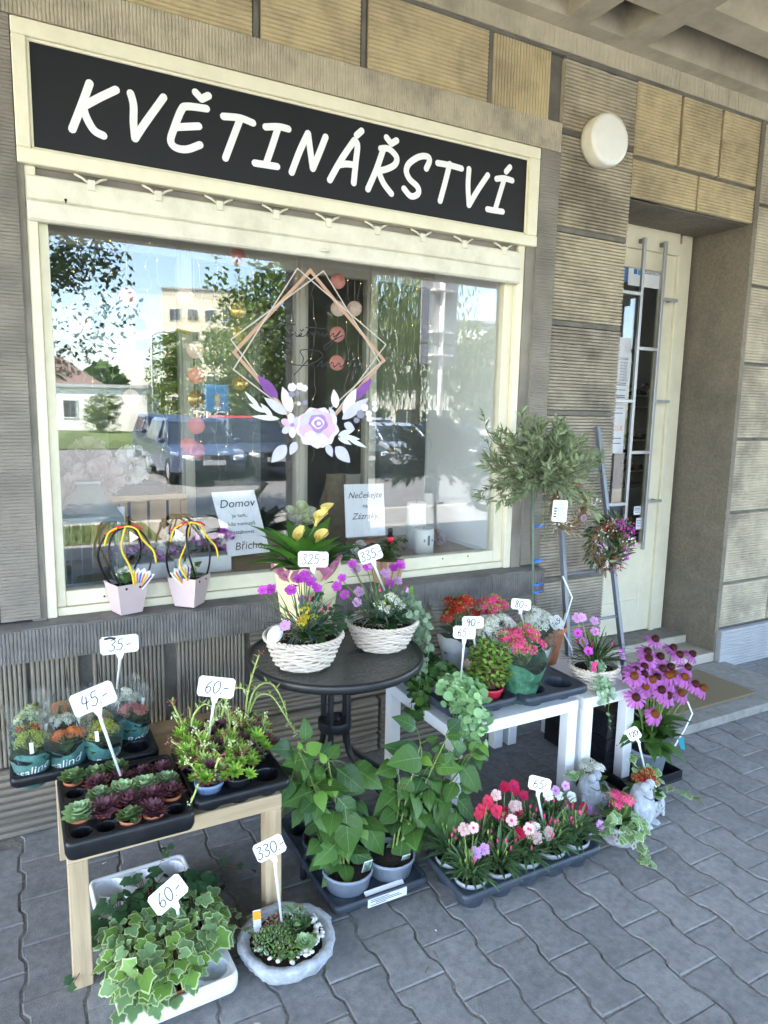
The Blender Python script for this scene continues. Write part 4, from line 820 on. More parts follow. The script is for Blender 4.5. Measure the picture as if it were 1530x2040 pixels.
saxi(cl(1, 1), 'black_plastic', 'pot of dusky purple rosettes in the middle of the overgrown tray', 12, ['x3', 'x3', 'x2'], [([(0, .01, .1), (.01, .01, .18), (0, .0, .25)], 14, 'c')], .058)
saxi(cl(2, 1), 'black_plastic', 'pot of small bright green rosettes behind the empty tray cup', 12, ['x1', 'x1', 'x3'], [], .055)
saxi(cl(0, 2), 'black_plastic', 'pot of purple and green rosettes beside the wrapped kalanchoes', 10, ['x3', 'x2'], [([(0, 0, .1), (-.03, .02, .17), (-.055, .02, .235), (-.06, 0, .25)], 12, 'red'), ([(0, 0, .1), (.0, -.02, .19), (.03, -.03, .235), (.055, -.03, .23)], 12, 'c')], .055)
saxi(cl(1, 2), 'black_plastic', 'pot of dark rosettes with curling leafy stalk near the wall', 11, ['x3', 'x4'], [([(0, 0, .1), (.02, 0, .2), (.06, 0, .26), (.10, -.01, .25)], 14, 'c'), ([(0, 0, .1), (-.01, -.01, .2), (.02, -.02, .25)], 12, 'red')], .055)
saxi(cl(2, 2), 'black_plastic', 'pot of rosettes with a tall red-tipped stalk and arching stalks', 11, ['x3', 'x1', 'x4'], [([(0, 0, .1), (.01, 0, .22), (.03, 0, .30), (.055, 0, .37)], 18, 'red'), ([(0, 0, .1), (.03, -.01, .24), (.085, -.03, .27), (.125, -.05, .20), (.14, -.06, .12)], 14, 'c'), ([(0, 0, .1), (.04, 0, .21), (.09, -.02, .22), (.125, -.06, .16), (.16, -.08, .09)], 12, 'c')], .058)
# kalanchoes wrapped in printed teal sleeves
t3, cell = tray('plant_tray', 'black tray of teal-wrapped kalanchoes overhanging the oak table', (-.062, 2.315, .4505), 0, .45, .345, 4, 3, .045, .055, skirt=.030)
kal = {(0, 0): ('p_bud', 'p_bud', 'green-yellow buds', .1), (1, 0): ('p_orange', 'p_orange', 'orange and apricot buds', .35), (2, 0): ('p_yellow', 'p_bud', 'yellow-green buds', .12), (0, 1): ('p_red', 'p_bud', 'a few red flowers', .3), (1, 1): ('p_white', 'p_bud', 'white flowers opening', .7), (2, 1): ('p_pink', 'p_bud', 'green buds and two pink flowers', .12), (3, 1): ('p_coral', 'p_coral', 'dense coral-pink buds', .25), (0, 2): ('p_cream', 'p_bud', 'cream flowers near the wall', .5), (1, 2): ('p_orange', 'p_bud', 'orange flowers near the wall', .6), (2, 2): ('p_white', 'p_white', 'white flowers behind the 45 price tag', .7), (3, 2): ('p_white', 'p_white', 'full white flower heads', .85)}
for (i, j), (a, c, tx, op) in kal.items():
    root = thing('wrapped_kalanchoe', 'teal-sleeved kalanchoe with ' + tx, 'potted flower', cell(i, j), 'teal-wrapped kalanchoes'); root.rotation_euler.x = R4.uniform(-.06, .02); root.rotation_euler.y = R4.uniform(-.06, .06)
    pot(root, .034, .044, .07, 'black_plastic'); kalanchoe(root, .07, .062, .085, 7, a, c, 'leaf_dark', 16, R4, .06, op, .0235)
    sleeve(root, .0445, .082, .195, 'sleeve_teal', .56, seed=i * 7 + j, text='Rosalind' if j < 2 else None)
price_tag("35.-", (238, 1284), 2.45, (233, 1372), 2.50, 'price tag reading 35 with a blacked-out corner among wrapped kalanchoes', 1, .125, .062, -8, smudge=True)
price_tag("45.-", (186, 1392), 2.10, (240, 1545), 2.10, 'tilted price tag reading 45 stuck in the plug tray', 17, .122, .068, -10)
price_tag("60.-", (431, 1369), 2.14, (412, 1492), 2.14, 'price tag reading 60 in the overgrown rockery tray', -10, .118, .066, -10)
# ------------------------------------------------------------------ ivies in the white tray
t4, cell = tray('plant_tray', 'long white plastic tray of ivies on the paving', (.175, 1.715, .0), .04, .315, .62, 3, 6, .047, .075, 'white_plastic', skirt=.05, deep=.07)
IV = [ivy_mesh('iv%d' % k, 'leaf_ivy', 'leaf_margin', k) for k in range(4)]; ID = [ivy_mesh('id%d' % k, 'leaf_ivy_dark', None, 10 + k) for k in range(3)]; IG = [ivy_mesh('ig%d' % k, 'leaf_young', 'leaf_margin', 20 + k) for k in range(2)]
def ivy_pot(loc, meshes, label, n, size, dome, trails, group):
    root = thing('potted_ivy', label, 'ivy', loc, group); pot(root, .032, .044, .075, 'terracotta_plastic')
    b = MB().m('stem_brown')
    for i in range(n):
        a = i * 2.4 + R4.uniform(-.3, .3); f = (i + .5) / n; q = dome * math.sqrt(f) * R4.uniform(.85, 1.1); p = V((cos(a) * q, sin(a) * q, .085 + dome * .75 * (1 - f * .95) + R4.uniform(-.01, .014)))
        d = V((cos(a), sin(a) - .35, R4.uniform(-.55, .1))); u = V((cos(a) * f * .7 + R4.uniform(-.5, .5), sin(a) * f * .8 - .45 + R4.uniform(-.5, .5), 1)); s_ = size * R4.uniform(.5, 1.2); b.tube([(cos(a) * .01, sin(a) * .01, .07), p * .7 + V((0, 0, .02)), p], .0012, 4, False)
        put('leaf', R4.choice(meshes), root, frame(p, d, u) @ Matrix.Diagonal((s_, s_, s_, 1)))
    stuff(b.build('vines', root))
    for pts in trails: ivy_trail(root, pts, 8, size * .6, meshes, R4)
for i in range(3): ivy_pot(cell(i, 3), ID, 'dark green ivy behind the variegated ivies in white tray', 34, .046, .085, [[(0, 0, .1), (.05 + .04 * i, .06, .12), (.12 + .05 * i, .10, .06), (.2 + .06 * i, .10, .01)]] if i else [[(0, 0, .1), (-.07, -.05, .10), (-.12, -.10, .05), (-.16, -.14, .03)]], 'dark ivies')
ivy_pot(cell(1, 4), ID, 'dark ivy with upright shoots next to the empty white cups', 16, .04, .07, [[(0, 0, .1), (.05, .02, .16), (.09, .03, .21)]], 'dark ivies')
for (i, j) in ((0, 2), (1, 2), (2, 2), (0, 1), (1, 1), (2, 1), (0, 0), (1, 0)): ivy_pot(cell(i, j), IV + IG, ('cream-edged ivy hanging over the front edge of the white tray', 'cream-edged ivy in the middle of the white tray', 'cream-edged ivy next to the dark ivies in the white tray')[j], 38, .052 if j < 2 else .046, .078, [[(0, 0, .1), (.05, -.01, .12), (.12, -.02, .09), (.16, -.04, .05)]] if i == 2 else [], 'variegated ivies')
price_tag("60.-", (335, 1782), 1.96, (363, 1862), 1.98, 'tilted price tag reading 60 above the ivies', 33, .108, .066, -25)
# ------------------------------------------------------------------ stone bowl
bowl = thing('stone_bowl', 'rough pale stone bowl planted with succulents and white pebbles', 'bowl', (.662, 1.80, 0))
BZ = -.016
b = MB().m('pale_stone'); b.lathe([(.07, 0), (.105, .010), (.122, .026), (.134, .042), (.141, .056), (.145, .068), (.148, .078), (.143, .086), (.130, .087), (.118, .080), (.110, .07)], 72, wob=lambda t, i: 1 + (.025 * sin(5 * t) + .016 * sin(11 * t + i) + .012 * sin(17 * t + 2 * i) + .010 * sin(29 * t + 3 * i) + R4.uniform(-.010, .010)) * (1 if i > 0 else .5)); b.build('basin', bowl)
b = MB().m('soil'); b.lathe([(.116, .070), (.06, .078), (.001, .082)], 20, cap0=False); b.build('soil', bowl)
for i in range(46):
    a = R4.uniform(-1.35, .75) if i < 34 else R4.uniform(3.2, 5.0); q = R4.uniform(.082, .112); p = MB().m('pebble_white'); s_ = R4.uniform(.006, .0135); p.ball((0, 0, 0), (s_, s_ * .75, s_ * .5), 7, 5); o = p.build('pebble', bowl); o.location = (cos(a) * q, sin(a) * q, .082 + R4.uniform(0, .006)); o.rotation_euler = (R4.uniform(-.6, .6), R4.uniform(-.6, .6), R4.uniform(0, 6))
for (cx, cy_, R, key, n, h) in ((-.045, -.015, .066, 'semp_mid', 130, .035), (-.02, .045, .036, 'saxi_red', 40, .035), (.035, .06, .052, 'leaf_dichondra', 80, .03), (-.02, -.06, .05, 'leaf_clover', 60, .025), (-.01, .01, .05, 'semp_mid', 60, .03)):
    b = MB()
    for i in range(n):
        a = i * 2.4; q = R * math.sqrt((i + .5) / n); x, y = cx + cos(a) * q, cy_ + sin(a) * q; zz = .079 + h * (1 - (q / R) ** 2 * .7); b.m(key if R4.random() < .75 else R4.choice(['moss_straw', 'semp_mid', 'leaf_clover']))
        for k in range(4): b.leaf(frame((x, y, zz), rdir(R4, .2, 1.2)), .010, .0065, 'spoon', 2, .2, .2)
    stuff(b.build('sedum', bowl))
rosette_mesh('bow', 'semp_green', 'semp_green', .036, 4, 8, .5, .2, 31); rosette_mesh('bow2', 'leaf_ivy', 'leaf_ivy', .046, 4, 8, .45, .15, 32)
for (x, y, k, s_) in ((.03, -.065, 'bow', 1.0), (.035, -.005, 'bow2', .95), (.055, .02, 'bow2', .7), (.066, -.05, 'x1', .6), (-.045, -.085, 'bow', .45), (-.02, -.09, 'bow', .4), (.0, -.095, 'bow', .35)): put('rosette', LM[k], bowl, Matrix.Translation((x, y, .089)) @ Matrix.Rotation(R4.uniform(0, 6), 4, 'Z') @ Matrix.Rotation(.25, 4, 'X') @ Matrix.Diagonal((s_, s_, s_, 1)))
b = MB().m('card_grey'); Mx = frame((-.075, .055, .074), (.0, .15, 1), (-.2, -1, .1)); b.prism([(-.012, 0), (.012, 0), (.012, .075), (-.012, .075)], .0012, M=Mx); o = b.build('plant_label', bowl); b = MB().m('orange_label'); b.prism([(-.0115, .045), (.0115, .045), (.0115, .072), (-.0115, .072)], .0006, M=Mx, z0=.0013); b.build('label_band', o)
price_tag("330.-", (537, 1690), 1.83, (562, 1845), 1.83, 'tilted price tag reading 330 in the stone bowl', 22, .092, .058, -8)
# ================================================================== bistro table, baskets, sill
R5 = random.Random(55)
TC = V((1.09, 2.41, 0)); TZ = .72
rt = thing('bistro_table', 'round black metal bistro table with rippled glass top', 'table', TC)
b = MB().m('black_metal'); b.lathe([(.330, TZ - .022), (.345, TZ - .032), (.352, TZ - .022), (.3525, TZ - .004), (.348, TZ + .002), (.338, TZ + .002), (.331, TZ - .003)], 72, cap0=False); b.build('rim', rt)
b = MB().m('table_glass'); b.lathe([(.001, TZ - .010), (.3305, TZ - .010), (.3315, TZ - .004), (.001, TZ - .004)], 72, cap0=False, smooth=False); b.build('glass_top', rt)
for a in (-131, -52, 18, 118):
    t = radians(a); c, s_ = cos(t), sin(t); P = [(c * .30, s_ * .30, TZ - .024), (c * .10, s_ * .10, TZ - .030), (c * .062, s_ * .062, TZ - .06), (c * .058, s_ * .058, .46), (c * .058, s_ * .058, .36), (c * .10, s_ * .10, .27), (c * .34, s_ * .34, .07), (c * .372, s_ * .372, .03), (c * .375, s_ * .375, .0)]
    b = MB().m('black_metal'); b.tube(spline(P, 4), .0125, 10); b.build('leg', rt)
b = MB().m('black_metal'); b.lathe([(.03, .40), (.066, .40), (.068, .405), (.068, .435), (.066, .44), (.03, .44), (.03, .40)], 24, cap0=False); b.build('collar', rt)
# wicker
def basket(root, r0, r1, h, m='wicker_white', rows=11, stakes=26):
    b = MB().m(m)
    for k in range(rows):
        f = (k + .5) / rows; q = r0 + (r1 - r0) * f ** .8; z = .008 + (h - .02) * f; pts = []
        for j in range(stakes * 4): t = 2 * pi * j / (stakes * 4); d = .0050 * sin(stakes / 2 * t + pi * k); pts.append(((q + d) * cos(t), (q + d) * sin(t), z + .0015 * sin(stakes / 4 * t + k * 2.1)))
        pts.append(pts[0]); b.tube(pts, .0050, 6, False, flat=.8)
    stuff(b.build('weave', root))
    b = MB().m(m)
    for j in range(stakes // 2): t = 2 * pi * (2 * j + .5) / stakes; b.tube([(r0 * .98 * cos(t), r0 * .98 * sin(t), .002), ((r0 + (r1 - r0) * .5 ** .8) * cos(t), (r0 + (r1 - r0) * .5 ** .8) * sin(t), h / 2), (r1 * cos(t), r1 * sin(t), h)], .0028, 5)
    stuff(b.build('stakes', root))
    b = MB().m(m)
    for k in range(3):
        pts = [((r1 + .004 + .006 * sin(13 * t + k * 2.1)) * cos(t), (r1 + .004 + .006 * sin(13 * t + k * 2.1)) * sin(t), h - .006 + .007 * cos(13 * t + k * 2.1)) for t in [2 * pi * j / 104 for j in range(105)]]; b.tube(pts, .0048, 6, False)
    b.build('rim', root)
    b = MB().m(m); b.lathe([(r0 - .004, .002), (r0 - .006, .006), (r0 + (r1 - r0) * .5 - .012, h * .5), (r1 - .014, h - .015)], 26); b.build('lining', root)
    b = MB().m('soil'); b.lathe([(r1 - .014, h - .022), (r1 * .5, h - .01), (.001, h - .005)], 20, cap0=False); b.build('soil', root)
PM = [pink_mesh('mag%d' % k, 'p_magenta', 'p_eye', .021, k) for k in range(2)]; PL = [pink_mesh('lil%d' % k, 'p_lilac', 'p_magenta', .021, 5 + k) for k in range(2)]
def c7(x, y): return (480 + x / 3.477, 980 + y / 3.477)
def fl(root, lst, Y, meshes, s_, r, jit=.03):
    out = []
    for p in lst: q = W(*c7(*p), Y + r.uniform(-jit, jit)) - root.location; out.append((r.choice(meshes), q.x, q.y, q.z, s_ * r.uniform(.85, 1.15)))
    return out
def straw(root, z, R, n, r):
    b = MB().m('moss_straw')
    for i in range(n): a = r.uniform(0, 6.3); q = R * math.sqrt(r.random()); p = V((cos(a) * q, sin(a) * q, z + r.uniform(0, .012))); d = rdir(r, -.2, .5); b.tube([p, p + d * .015 + V((0, 0, .006)), p + d * .03], .0011, 4, False)
    stuff(b.build('wood_wool', root))
bk1 = thing('flower_basket', 'white wicker basket with magenta pinks, yellow kalanchoe and an egg', 'flower basket', (.925, 2.335, TZ + .003)); basket(bk1, .098, .140, .122)
z0 = .11
F1 = fl(bk1, [(150, 680), (205, 675), (345, 680), (430, 745), (440, 570), (400, 605), (525, 665), (480, 620), (455, 600)], 2.42, PM, 1.0, R5) + fl(bk1, [(308, 925)], 2.25, PL, 1.05, R5, 0)
g = bpy.data.objects.new('x', None)
dianthus(bk1, z0, F1, 110, .15, .11, 'leaf_blue', R5, .12, .007)
for k, m in enumerate(('p_yellow', 'p_yellow', 'p_yellow', 'p_bud')):
    q = W(*c7(*((445, 835), (440, 885), (425, 925), (505, 885))[k]), 2.25) - bk1.location; put('flower_head', umbel_mesh(('yb', k), m, 'p_bud', .022, 18, .9 if k < 3 else .1, k), bk1, Matrix.Translation(q))
for i in range(13):
    a = -pi / 2 + R5.uniform(-1.7, 1.9); e = R5.uniform(.1, 1.0); put('leaf', lmesh('kb', 'leaf_green', .085, .058, 'oval', 5, .55, .14), bk1, frame((.02 + R5.uniform(-.02, .03), -.045, z0), (cos(a) * cos(e), sin(a) * cos(e), sin(e))))
for t in ([(.05, .05, z0), (.10, .05, z0 + .08), (.16, .05, z0 + .07), (.21, .03, z0 + .04)], [(.06, .02, z0), (.09, 0, z0 + .07), (.12, -.03, z0 + .05), (.11, -.06, z0 + .02)], [(.03, .06, z0), (.08, .08, z0 + .1), (.12, .1, z0 + .12)]): ivy_trail(bk1, t, 13, .042, ID, R5)
straw(bk1, z0, .10, 90, R5)
egg = thing('decorative_egg', 'white woven decorative egg tucked in the wicker basket', 'egg', W(548, 1264, 2.285)); 
b = MB().m('decal_white'); Me = Matrix.Rotation(.35, 4, 'Y') @ Matrix.Rotation(.3, 4, 'X'); b.lathe([(.001, -.034), (.016, -.028), (.024, -.012), (.0245, .002), (.019, .022), (.010, .034), (.001, .038)], 18, M=Me); b.build('shell', egg)
b = MB().m('card_white')
for i in range(26):
    ph = R5.uniform(0, 6.3); ti = R5.uniform(-1, 1); P = []
    for j in range(14): t = ph + j * .16; zz = .028 * sin(t * 1.3 + ti); q = .0252 * math.sqrt(max(.05, 1 - (zz / .039) ** 2)); P.append(Me @ V((q * cos(t), q * sin(t), zz)))
    b.tube(P, .0009, 4, False)
stuff(b.build('threads', egg))
bk2 = thing('flower_basket', 'white wicker basket with cream kalanchoe and silvery trailing plant', 'flower basket', (1.285, 2.385, TZ + .003)); basket(bk2, .095, .138, .114)
z0 = .105
F2 = fl(bk2, [(775, 490), (795, 535), (875, 520), (905, 500), (700, 595), (665, 655), (720, 712), (820, 692), (805, 765), (1000, 565), (1030, 635), (1055, 525), (1085, 615), (1105, 505), (770, 500)], 2.44, PM + PL[:1], 1.0, R5)
dianthus(bk2, z0, F2, 120, .14, .11, 'leaf_blue', R5, .12, .007)
for k in range(5):
    q = W(*c7(*((1035, 745), (1065, 775), (960, 800), (1100, 810), (1010, 830))[k]), 2.34) - bk2.location; put('flower_head', umbel_mesh(('cb', k), 'p_white', 'p_cream', .028, 30, .55 if k < 2 else .2, k), bk2, Matrix.Translation(q))
for i in range(15):
    a = -pi / 2 + R5.uniform(-2.1, 2.1); e = R5.uniform(.05, .9); put('leaf', lmesh('kb2', 'leaf_dark', .10, .066, 'oval', 5, .5, .14), bk2, frame((R5.uniform(-.02, .02), -.045, z0), (cos(a) * cos(e), sin(a) * cos(e), sin(e))))
straw(bk2, z0, .10, 70, R5)
def trailer(root, strings, m, r0, r, per=26, spread=.010, name='trailing_stems'):
    b = MB()
    for pts in strings:
        P = spline(pts, 5); b.m('leaf_dichondra' if m == 'leaf_dichondra' else 'stem').tube(P, .0012, 4, False)
        for i in range(per): p = P[int(r.random() * (len(P) - 1))]; disc_leaves(b, p, 1, r0, spread, m, r)
    return stuff(b.build(name, root))
S = []
for i in range(15):
    a = R5.uniform(-1.1, 1.0); x, y = .11 + .02 * cos(a), .085 * sin(a); dr_ = R5.uniform(.08, .30); S.append([(x - .05, y * .6, z0 + R5.uniform(.02, .07)), (x, y, z0 + R5.uniform(.02, .08)), (x + R5.uniform(.03, .06), y * 1.1, z0 - .02), (x + R5.uniform(.03, .055), y * 1.1, z0 - dr_)])
trailer(bk2, S, 'leaf_dichondra', .0125, R5, 22, .009)
b = MB().m('leaf_dichondra'); 
for i in range(10): disc_leaves(b, (.07 + R5.uniform(-.04, .05), R5.uniform(-.03, .08), z0 + .06), 9, .012, .025, 'leaf_dichondra', R5)
stuff(b.build('silver_foliage', bk2))
bf = thing('butterfly_pick', 'iridescent green butterfly pick behind the silvery trailing plant', 'ornament', W(815, 1180, 2.46)); b = MB().m('leaf_young'); b.leaf(frame((0, 0, 0), (.6, 0, .8), (0, -1, 0)), .032, .026, 'oval', 4, .1, .1); b.leaf(frame((0, 0, 0), (.9, 0, -.2), (0, -1, 0)), .026, .02, 'oval', 4, .1, .1); b.build('wing', bf); b = MB().m('decal_lilac'); b.leaf(frame((0, .002, 0), (-.6, 0, .8), (0, -1, 0)), .028, .022, 'oval', 4, .1, .1); b.build('wing', bf); b = MB().m('wire'); b.tube([(0, 0, 0), (-.02, -.01, -.09)], .0012, 4); b.build('pick', bf)
# calla in a yellow paper bag
p = W(612, 1165, 2.58); cb = thing('potted_calla', 'yellow calla lily in pale yellow paper pot cover with pink tissue', 'potted flower', (p.x, 2.58, TZ + .004)); zt = W(612, 1128, 2.56).z - TZ
def tapered(b, w0, w1, h, th=0, rz=0, wave=0, m=None):
    c, s_ = cos(rz), sin(rz); vs = []
    for (q, z, k) in ((w0, 0, 0), (w1, h, 1)):
        for (X, Y) in ((-1, -1), (0, -1), (1, -1), (1, 0), (1, 1), (0, 1), (-1, 1), (-1, 0)):
            x, y = X * q / 2, Y * q / 2; zz = z + (wave if (X * Y != 0 and k) else (-wave if k else 0)); vs.append((x * c - y * s_, x * s_ + y * c, zz))
    fs = [(i, (i + 1) % 8, 8 + (i + 1) % 8, 8 + i) for i in range(8)] + [tuple(range(7, -1, -1))]; b.add(vs, fs); return b
b = MB().m('yellow_paper'); tapered(b, .135, .195, zt, rz=.35, wave=.012); b.build('pot_cover', cb)
b = MB().m('soil'); tapered(b, .13, .165, zt * .8, rz=.35); b.add([(-.085, -.085, zt * .8), (.085, -.085, zt * .8), (.085, .085, zt * .8), (-.085, .085, zt * .8)], [(0, 1, 2, 3)]); b.build('soil', cb)
b = MB().m('pink_tissue')
for i in range(11): a = i * .571 + .2; b.leaf(frame((cos(a) * .05, sin(a) * .05, zt * .75), (cos(a) * .5, sin(a) * .5, 1), (cos(a), sin(a), .2)), R5.uniform(.09, .14), .11, 'petal', 6, -.3, .25, twist=R5.uniform(-.4, .4))
b.build('tissue', cb)
for i in range(26):
    a = i * 2.4; e = R5.uniform(.35, 1.3); L = R5.uniform(.20, .32); put('leaf', lmesh('calla', 'leaf_calla', .2, .066, 'lance', 8, .8, .22), cb, frame((cos(a) * .02, sin(a) * .02, zt * .8 + .02), (cos(a) * cos(e), sin(a) * cos(e), sin(e))) @ Matrix.Diagonal((L / .2, L / .2, L / .2, 1)))
def calla(root, p, s_, lean):
    b = MB().m('p_calla'); n = 16; vs = []; fs = []
    for i in range(6):
        f = i / 5
        for j in range(n + 1):
            t = 2 * pi * j / n * .96; q = .006 + .022 * f ** 1.6 * (1 + .25 * cos(t)); vs.append((q * cos(t), q * sin(t), .06 * f + .018 * f ** 2 * cos(t) ))
    for i in range(5):
        for j in range(n): a = i * (n + 1) + j; fs.append((a, a + 1, a + n + 2, a + n + 1))
    b.add(vs, fs, True); b.m('p_yellow').tube([(0, 0, .01), (0, 0, .05)], .004, 6); b.m('stem').tube([(0, 0, .01), (-lean[0] * .05, -lean[1] * .05, -.14)], .005, 6)
    b.T = None; me = b.mesh('flower'); put('flower', me, root, Matrix.Translation(p) @ V((0, 0, 1)).rotation_difference(V((lean[0], lean[1], 1))).to_matrix().to_4x4() @ Matrix.Diagonal((s_, s_, s_, 1)))
for (px, ln, s_) in (((628, 1025), (.2, -.4), .95), ((596, 1063), (-.3, -.4), 1.0), ((630, 1063), (.1, -.6), .95), ((640, 1008), (.4, -.1), .9)): calla(cb, W(px[0], px[1] + 22, 2.55) - cb.location, s_, ln)
price_tag("325.-", (624, 1114), 2.38, (631, 1155), 2.42, 'price tag reading 325 in front of the calla', -1, .115, .060, -8)
price_tag("335.-", (738, 1104), 2.36, (766, 1176), 2.40, 'tilted price tag reading 335 above the magenta pinks', 22, .092, .058, -20)
# kraft bag of lucky clover on the sill
p = W(775, 1188, 2.83); kb = thing('potted_clover', 'lucky clover in brown paper bag with chimney sweep pick on sill', 'potted plant', (p.x, 2.85, .854))
b = MB().m('kraft'); tapered(b, .085, .115, .115, rz=.25, wave=.004); b.build('paper_bag', kb); b = MB().m('kraft'); b.tube([(-.055, -.03, .11), (-.07, -.04, .06), (-.06, -.05, .02)], .006, 6, flat=.3); b.build('bag_ribbon', kb)
b = MB()
for i in range(90): q = V((R5.gauss(0, .035), R5.gauss(0, .03), .15 + R5.uniform(-.03, .05))); clover(b, q, .016, R5, 'leaf_green'); b.m('stem').tube([(q.x * .3, q.y * .3, .09), q], .0008, 3, False)
for dx, dz in ((.09, .20), (.06, .21), (-.03, .21)): clover(b, (dx, 0, dz), .018, R5, 'leaf_green'); b.m('stem').tube([(0, 0, .1), (dx, 0, dz)], .0008, 3, False)
stuff(b.build('clover_leaves', kb))
b = MB().m('black_plastic'); b.lathe([(.011, 0), (.012, .03), (.010, .034)], 12, (.0, -.02, .235)); b.lathe([(.018, 0), (.018, .003)], 14, (0, -.02, .232), cap1=True); b.m('ribbon_red').ball((0, -.02, .22), .017); b.ball((.006, -.03, .20), .007); b.m('black_plastic').ball((0, -.018, .19), (.016, .012, .02)); b.tube([(0, -.018, .19), (0, 0, .1)], .0015, 4); b.build('chimney_sweep_pick', kb)
# two pink paper pots on the sill
def pink_pot(base_px, rz, label, side):
    p = G(*base_px, .852); p.y = min(p.y, 2.862); root = thing('paper_pot', label, 'potted flower', (p.x, p.y, .8545))
    b = MB().m('pink_paper'); tapered(b, .088, .128, .125, rz=rz); b.build('pot_cover', root)
    c, s_ = cos(rz), sin(rz); b = MB().m('soil'); w_ = .055; b.add([(X * w_ * c - Y * w_ * s_, X * w_ * s_ + Y * w_ * c, .105) for X, Y in ((-1, -1), (1, -1), (1, 1), (-1, 1))], [(0, 1, 2, 3)]); b.build('soil', root)
    for Y in (-1, 1):
        def Q(x, y, z): return (x * c - y * s_, x * s_ + y * c, z)
        b = MB().m('black_plastic'); b.tube(spline([Q(-.035, Y * .055, .10), Q(-.07, Y * .058, .17), Q(-.088, Y * .045, .25), Q(-.055, Y * .025, .325), Q(0, Y * .018, .345), Q(.055, Y * .025, .325), Q(.088, Y * .045, .25), Q(.07, Y * .058, .17), Q(.035, Y * .055, .10)], 5), .0042, 8); b.build('handle', root)
        for X in (-1, 1):
            b = MB().m('dark_gap'); q = Q(X * .028, -.0625, .108); b.lathe([(.005, 0), (.005, .001)], 10, cap1=True, M=frame(q, (0, 0, 1), (s_, -c, -.1))); 
            if Y < 0: b.build('eyelet', root)
    kalanchoe(root, .11, .05, .06, 4, 'p_white', 'p_cream', 'leaf_ivy', 9, R5, .065, .5, .022)
    d = V((cos(rz + side), sin(rz + side), 0)); ct = root; b = MB().m('card_white'); M = frame((side * .04 * c + .0, -.045, .10), (side * .3, -.12, 1), (.1, -1, .2))
    b.prism([(-.018, 0), (.018, 0), (.04, .05), (.046, .075), (.03, .068), (.024, .085), (.012, .074), (.0, .09), (-.012, .074), (-.024, .086), (-.03, .068), (-.046, .075), (-.04, .05)], .0014, M=M); cd_ = b.build('pencil_pick', root)
    for k, m in enumerate(('ribbon_yellow', 'p_orange', 'blue_tie', 'p_orange', 'ribbon_yellow', 'decal_purple')):
        b = MB().m(m); x = -.033 + .013 * k; b.add([M @ V((x * .35 - .003, .008, .0022 + k * .0003)), M @ V((x * .35 + .003, .008, .0022 + k * .0003)), M @ V((x + .004, .06, .0022 + k * .0003)), M @ V((x, .074, .0022 + k * .0003)), M @ V((x - .004, .06, .0022 + k * .0003))], [(0, 1, 2, 3, 4)]); b.build('pencil', cd_)
    def rib(pts, m, nm): b = MB().m(m); b.tube(spline(pts, 5), .004, 6, flat=.25); b.build(nm, root)
    rib([(-.075, -.02, .322), (-.03, -.035, .352), (.0, -.03, .350), (.04, -.03, .352), (.065, -.02, .335)], 'ribbon_red', 'ribbon'); rib([(-.05, -.03, .33), (-.02, -.04, .355), (0, -.03, .348)], 'ribbon_red', 'ribbon')
    rib([(-.08, -.04, .28), (-.06, -.04, .335), (0, -.035, .352), (.04, -.04, .34), (.06, -.045, .30), (.10, -.05, .25), (.11, -.05, .20)], 'ribbon_yellow', 'ribbon'); rib([(0, -.035, .35), (-.02, -.05, .27), (-.02 + side * .03, -.06, .19), (side * .02, -.07, .12)], 'ribbon_yellow', 'ribbon')
    b = MB().m('card_white'); q = V((.025 if side > 0 else -.05, -.045, .31)); b.add([q + V((-.012, 0, .025)), q + V((.022, -.004, -.002)), q + V((-.012, 0, -.022))], [(2, 1, 0)]); b.build('paper_flag', root)
pink_pot((252, 1216), .30, 'pink paper pot with white triangular flag standing on the window sill', 1)
pink_pot((374, 1200), .85, 'pink paper pot with long yellow ribbon on the window sill', -1)
# ================================================================== white tables and what stands on them
R6 = random.Random(66)
side_table('side_table', 'white laminate side table carrying wrapped kalanchoes and clover', 1.455, 2.112, 2.10, 2.655, .45, 'white_laminate', 'white_laminate')
side_table('side_table', 'white side table under the terracotta pot and the whitewashed planter', 2.145, 2.46, 2.095, 2.655, .45, 'white_laminate', 'white_laminate')
tA, cA = tray('plant_tray', 'dark slate tray with clover and trailing plants on white table', (1.47, 2.13, .4505), 0, .335, .47, 2, 3, .062, .055, 'slate_plastic', skirt=.028)
tB, cB = tray('plant_tray', 'dark slate tray with empty front cups under wrapped kalanchoes', (1.815, 2.085, .4505), 0, .335, .54, 2, 3, .064, .060, 'slate_plastic', skirt=.028)
def wrapped(px, Y, m1, m2, label, mp, op, R=.105, heads=13, pr=.5, cut=.2, hr=.036):
    t = W(*px, Y); root = thing('wrapped_kalanchoe', label, 'potted flower', (t.x, Y, .460)); H = t.z - .46
    pot(root, .045, .055, .09, 'grey_pot'); kalanchoe(root, .09, R, H - .10, heads, m1, m2, 'leaf_dark', 20, R6, .085, op, hr); sleeve(root, .056, R + .035, H - .015, mp, pr, seed=R6.randint(0, 99), cut=cut); return root
wrapped((915, 1190), 2.58, 'p_red', 'p_bud', 'kalanchoe with small red flowers in pale paper sleeve by wall', 'sleeve_white', .75, heads=13)
wrapped((985, 1200), 2.53, 'p_pink', 'p_bud', 'pink kalanchoe in pale sleeve behind the white-flowered one', 'sleeve_white', .6, heads=13)
wrapped((985, 1232), 2.40, 'p_white', 'p_cream', 'white double kalanchoe behind the 90 price tag', 'sleeve_white', .85, heads=12, hr=.040)
wrapped((1063, 1222), 2.46, 'p_white', 'p_cream', 'white kalanchoe in sleeve under the 80 price tag', 'sleeve_white', .85, heads=12, hr=.040)
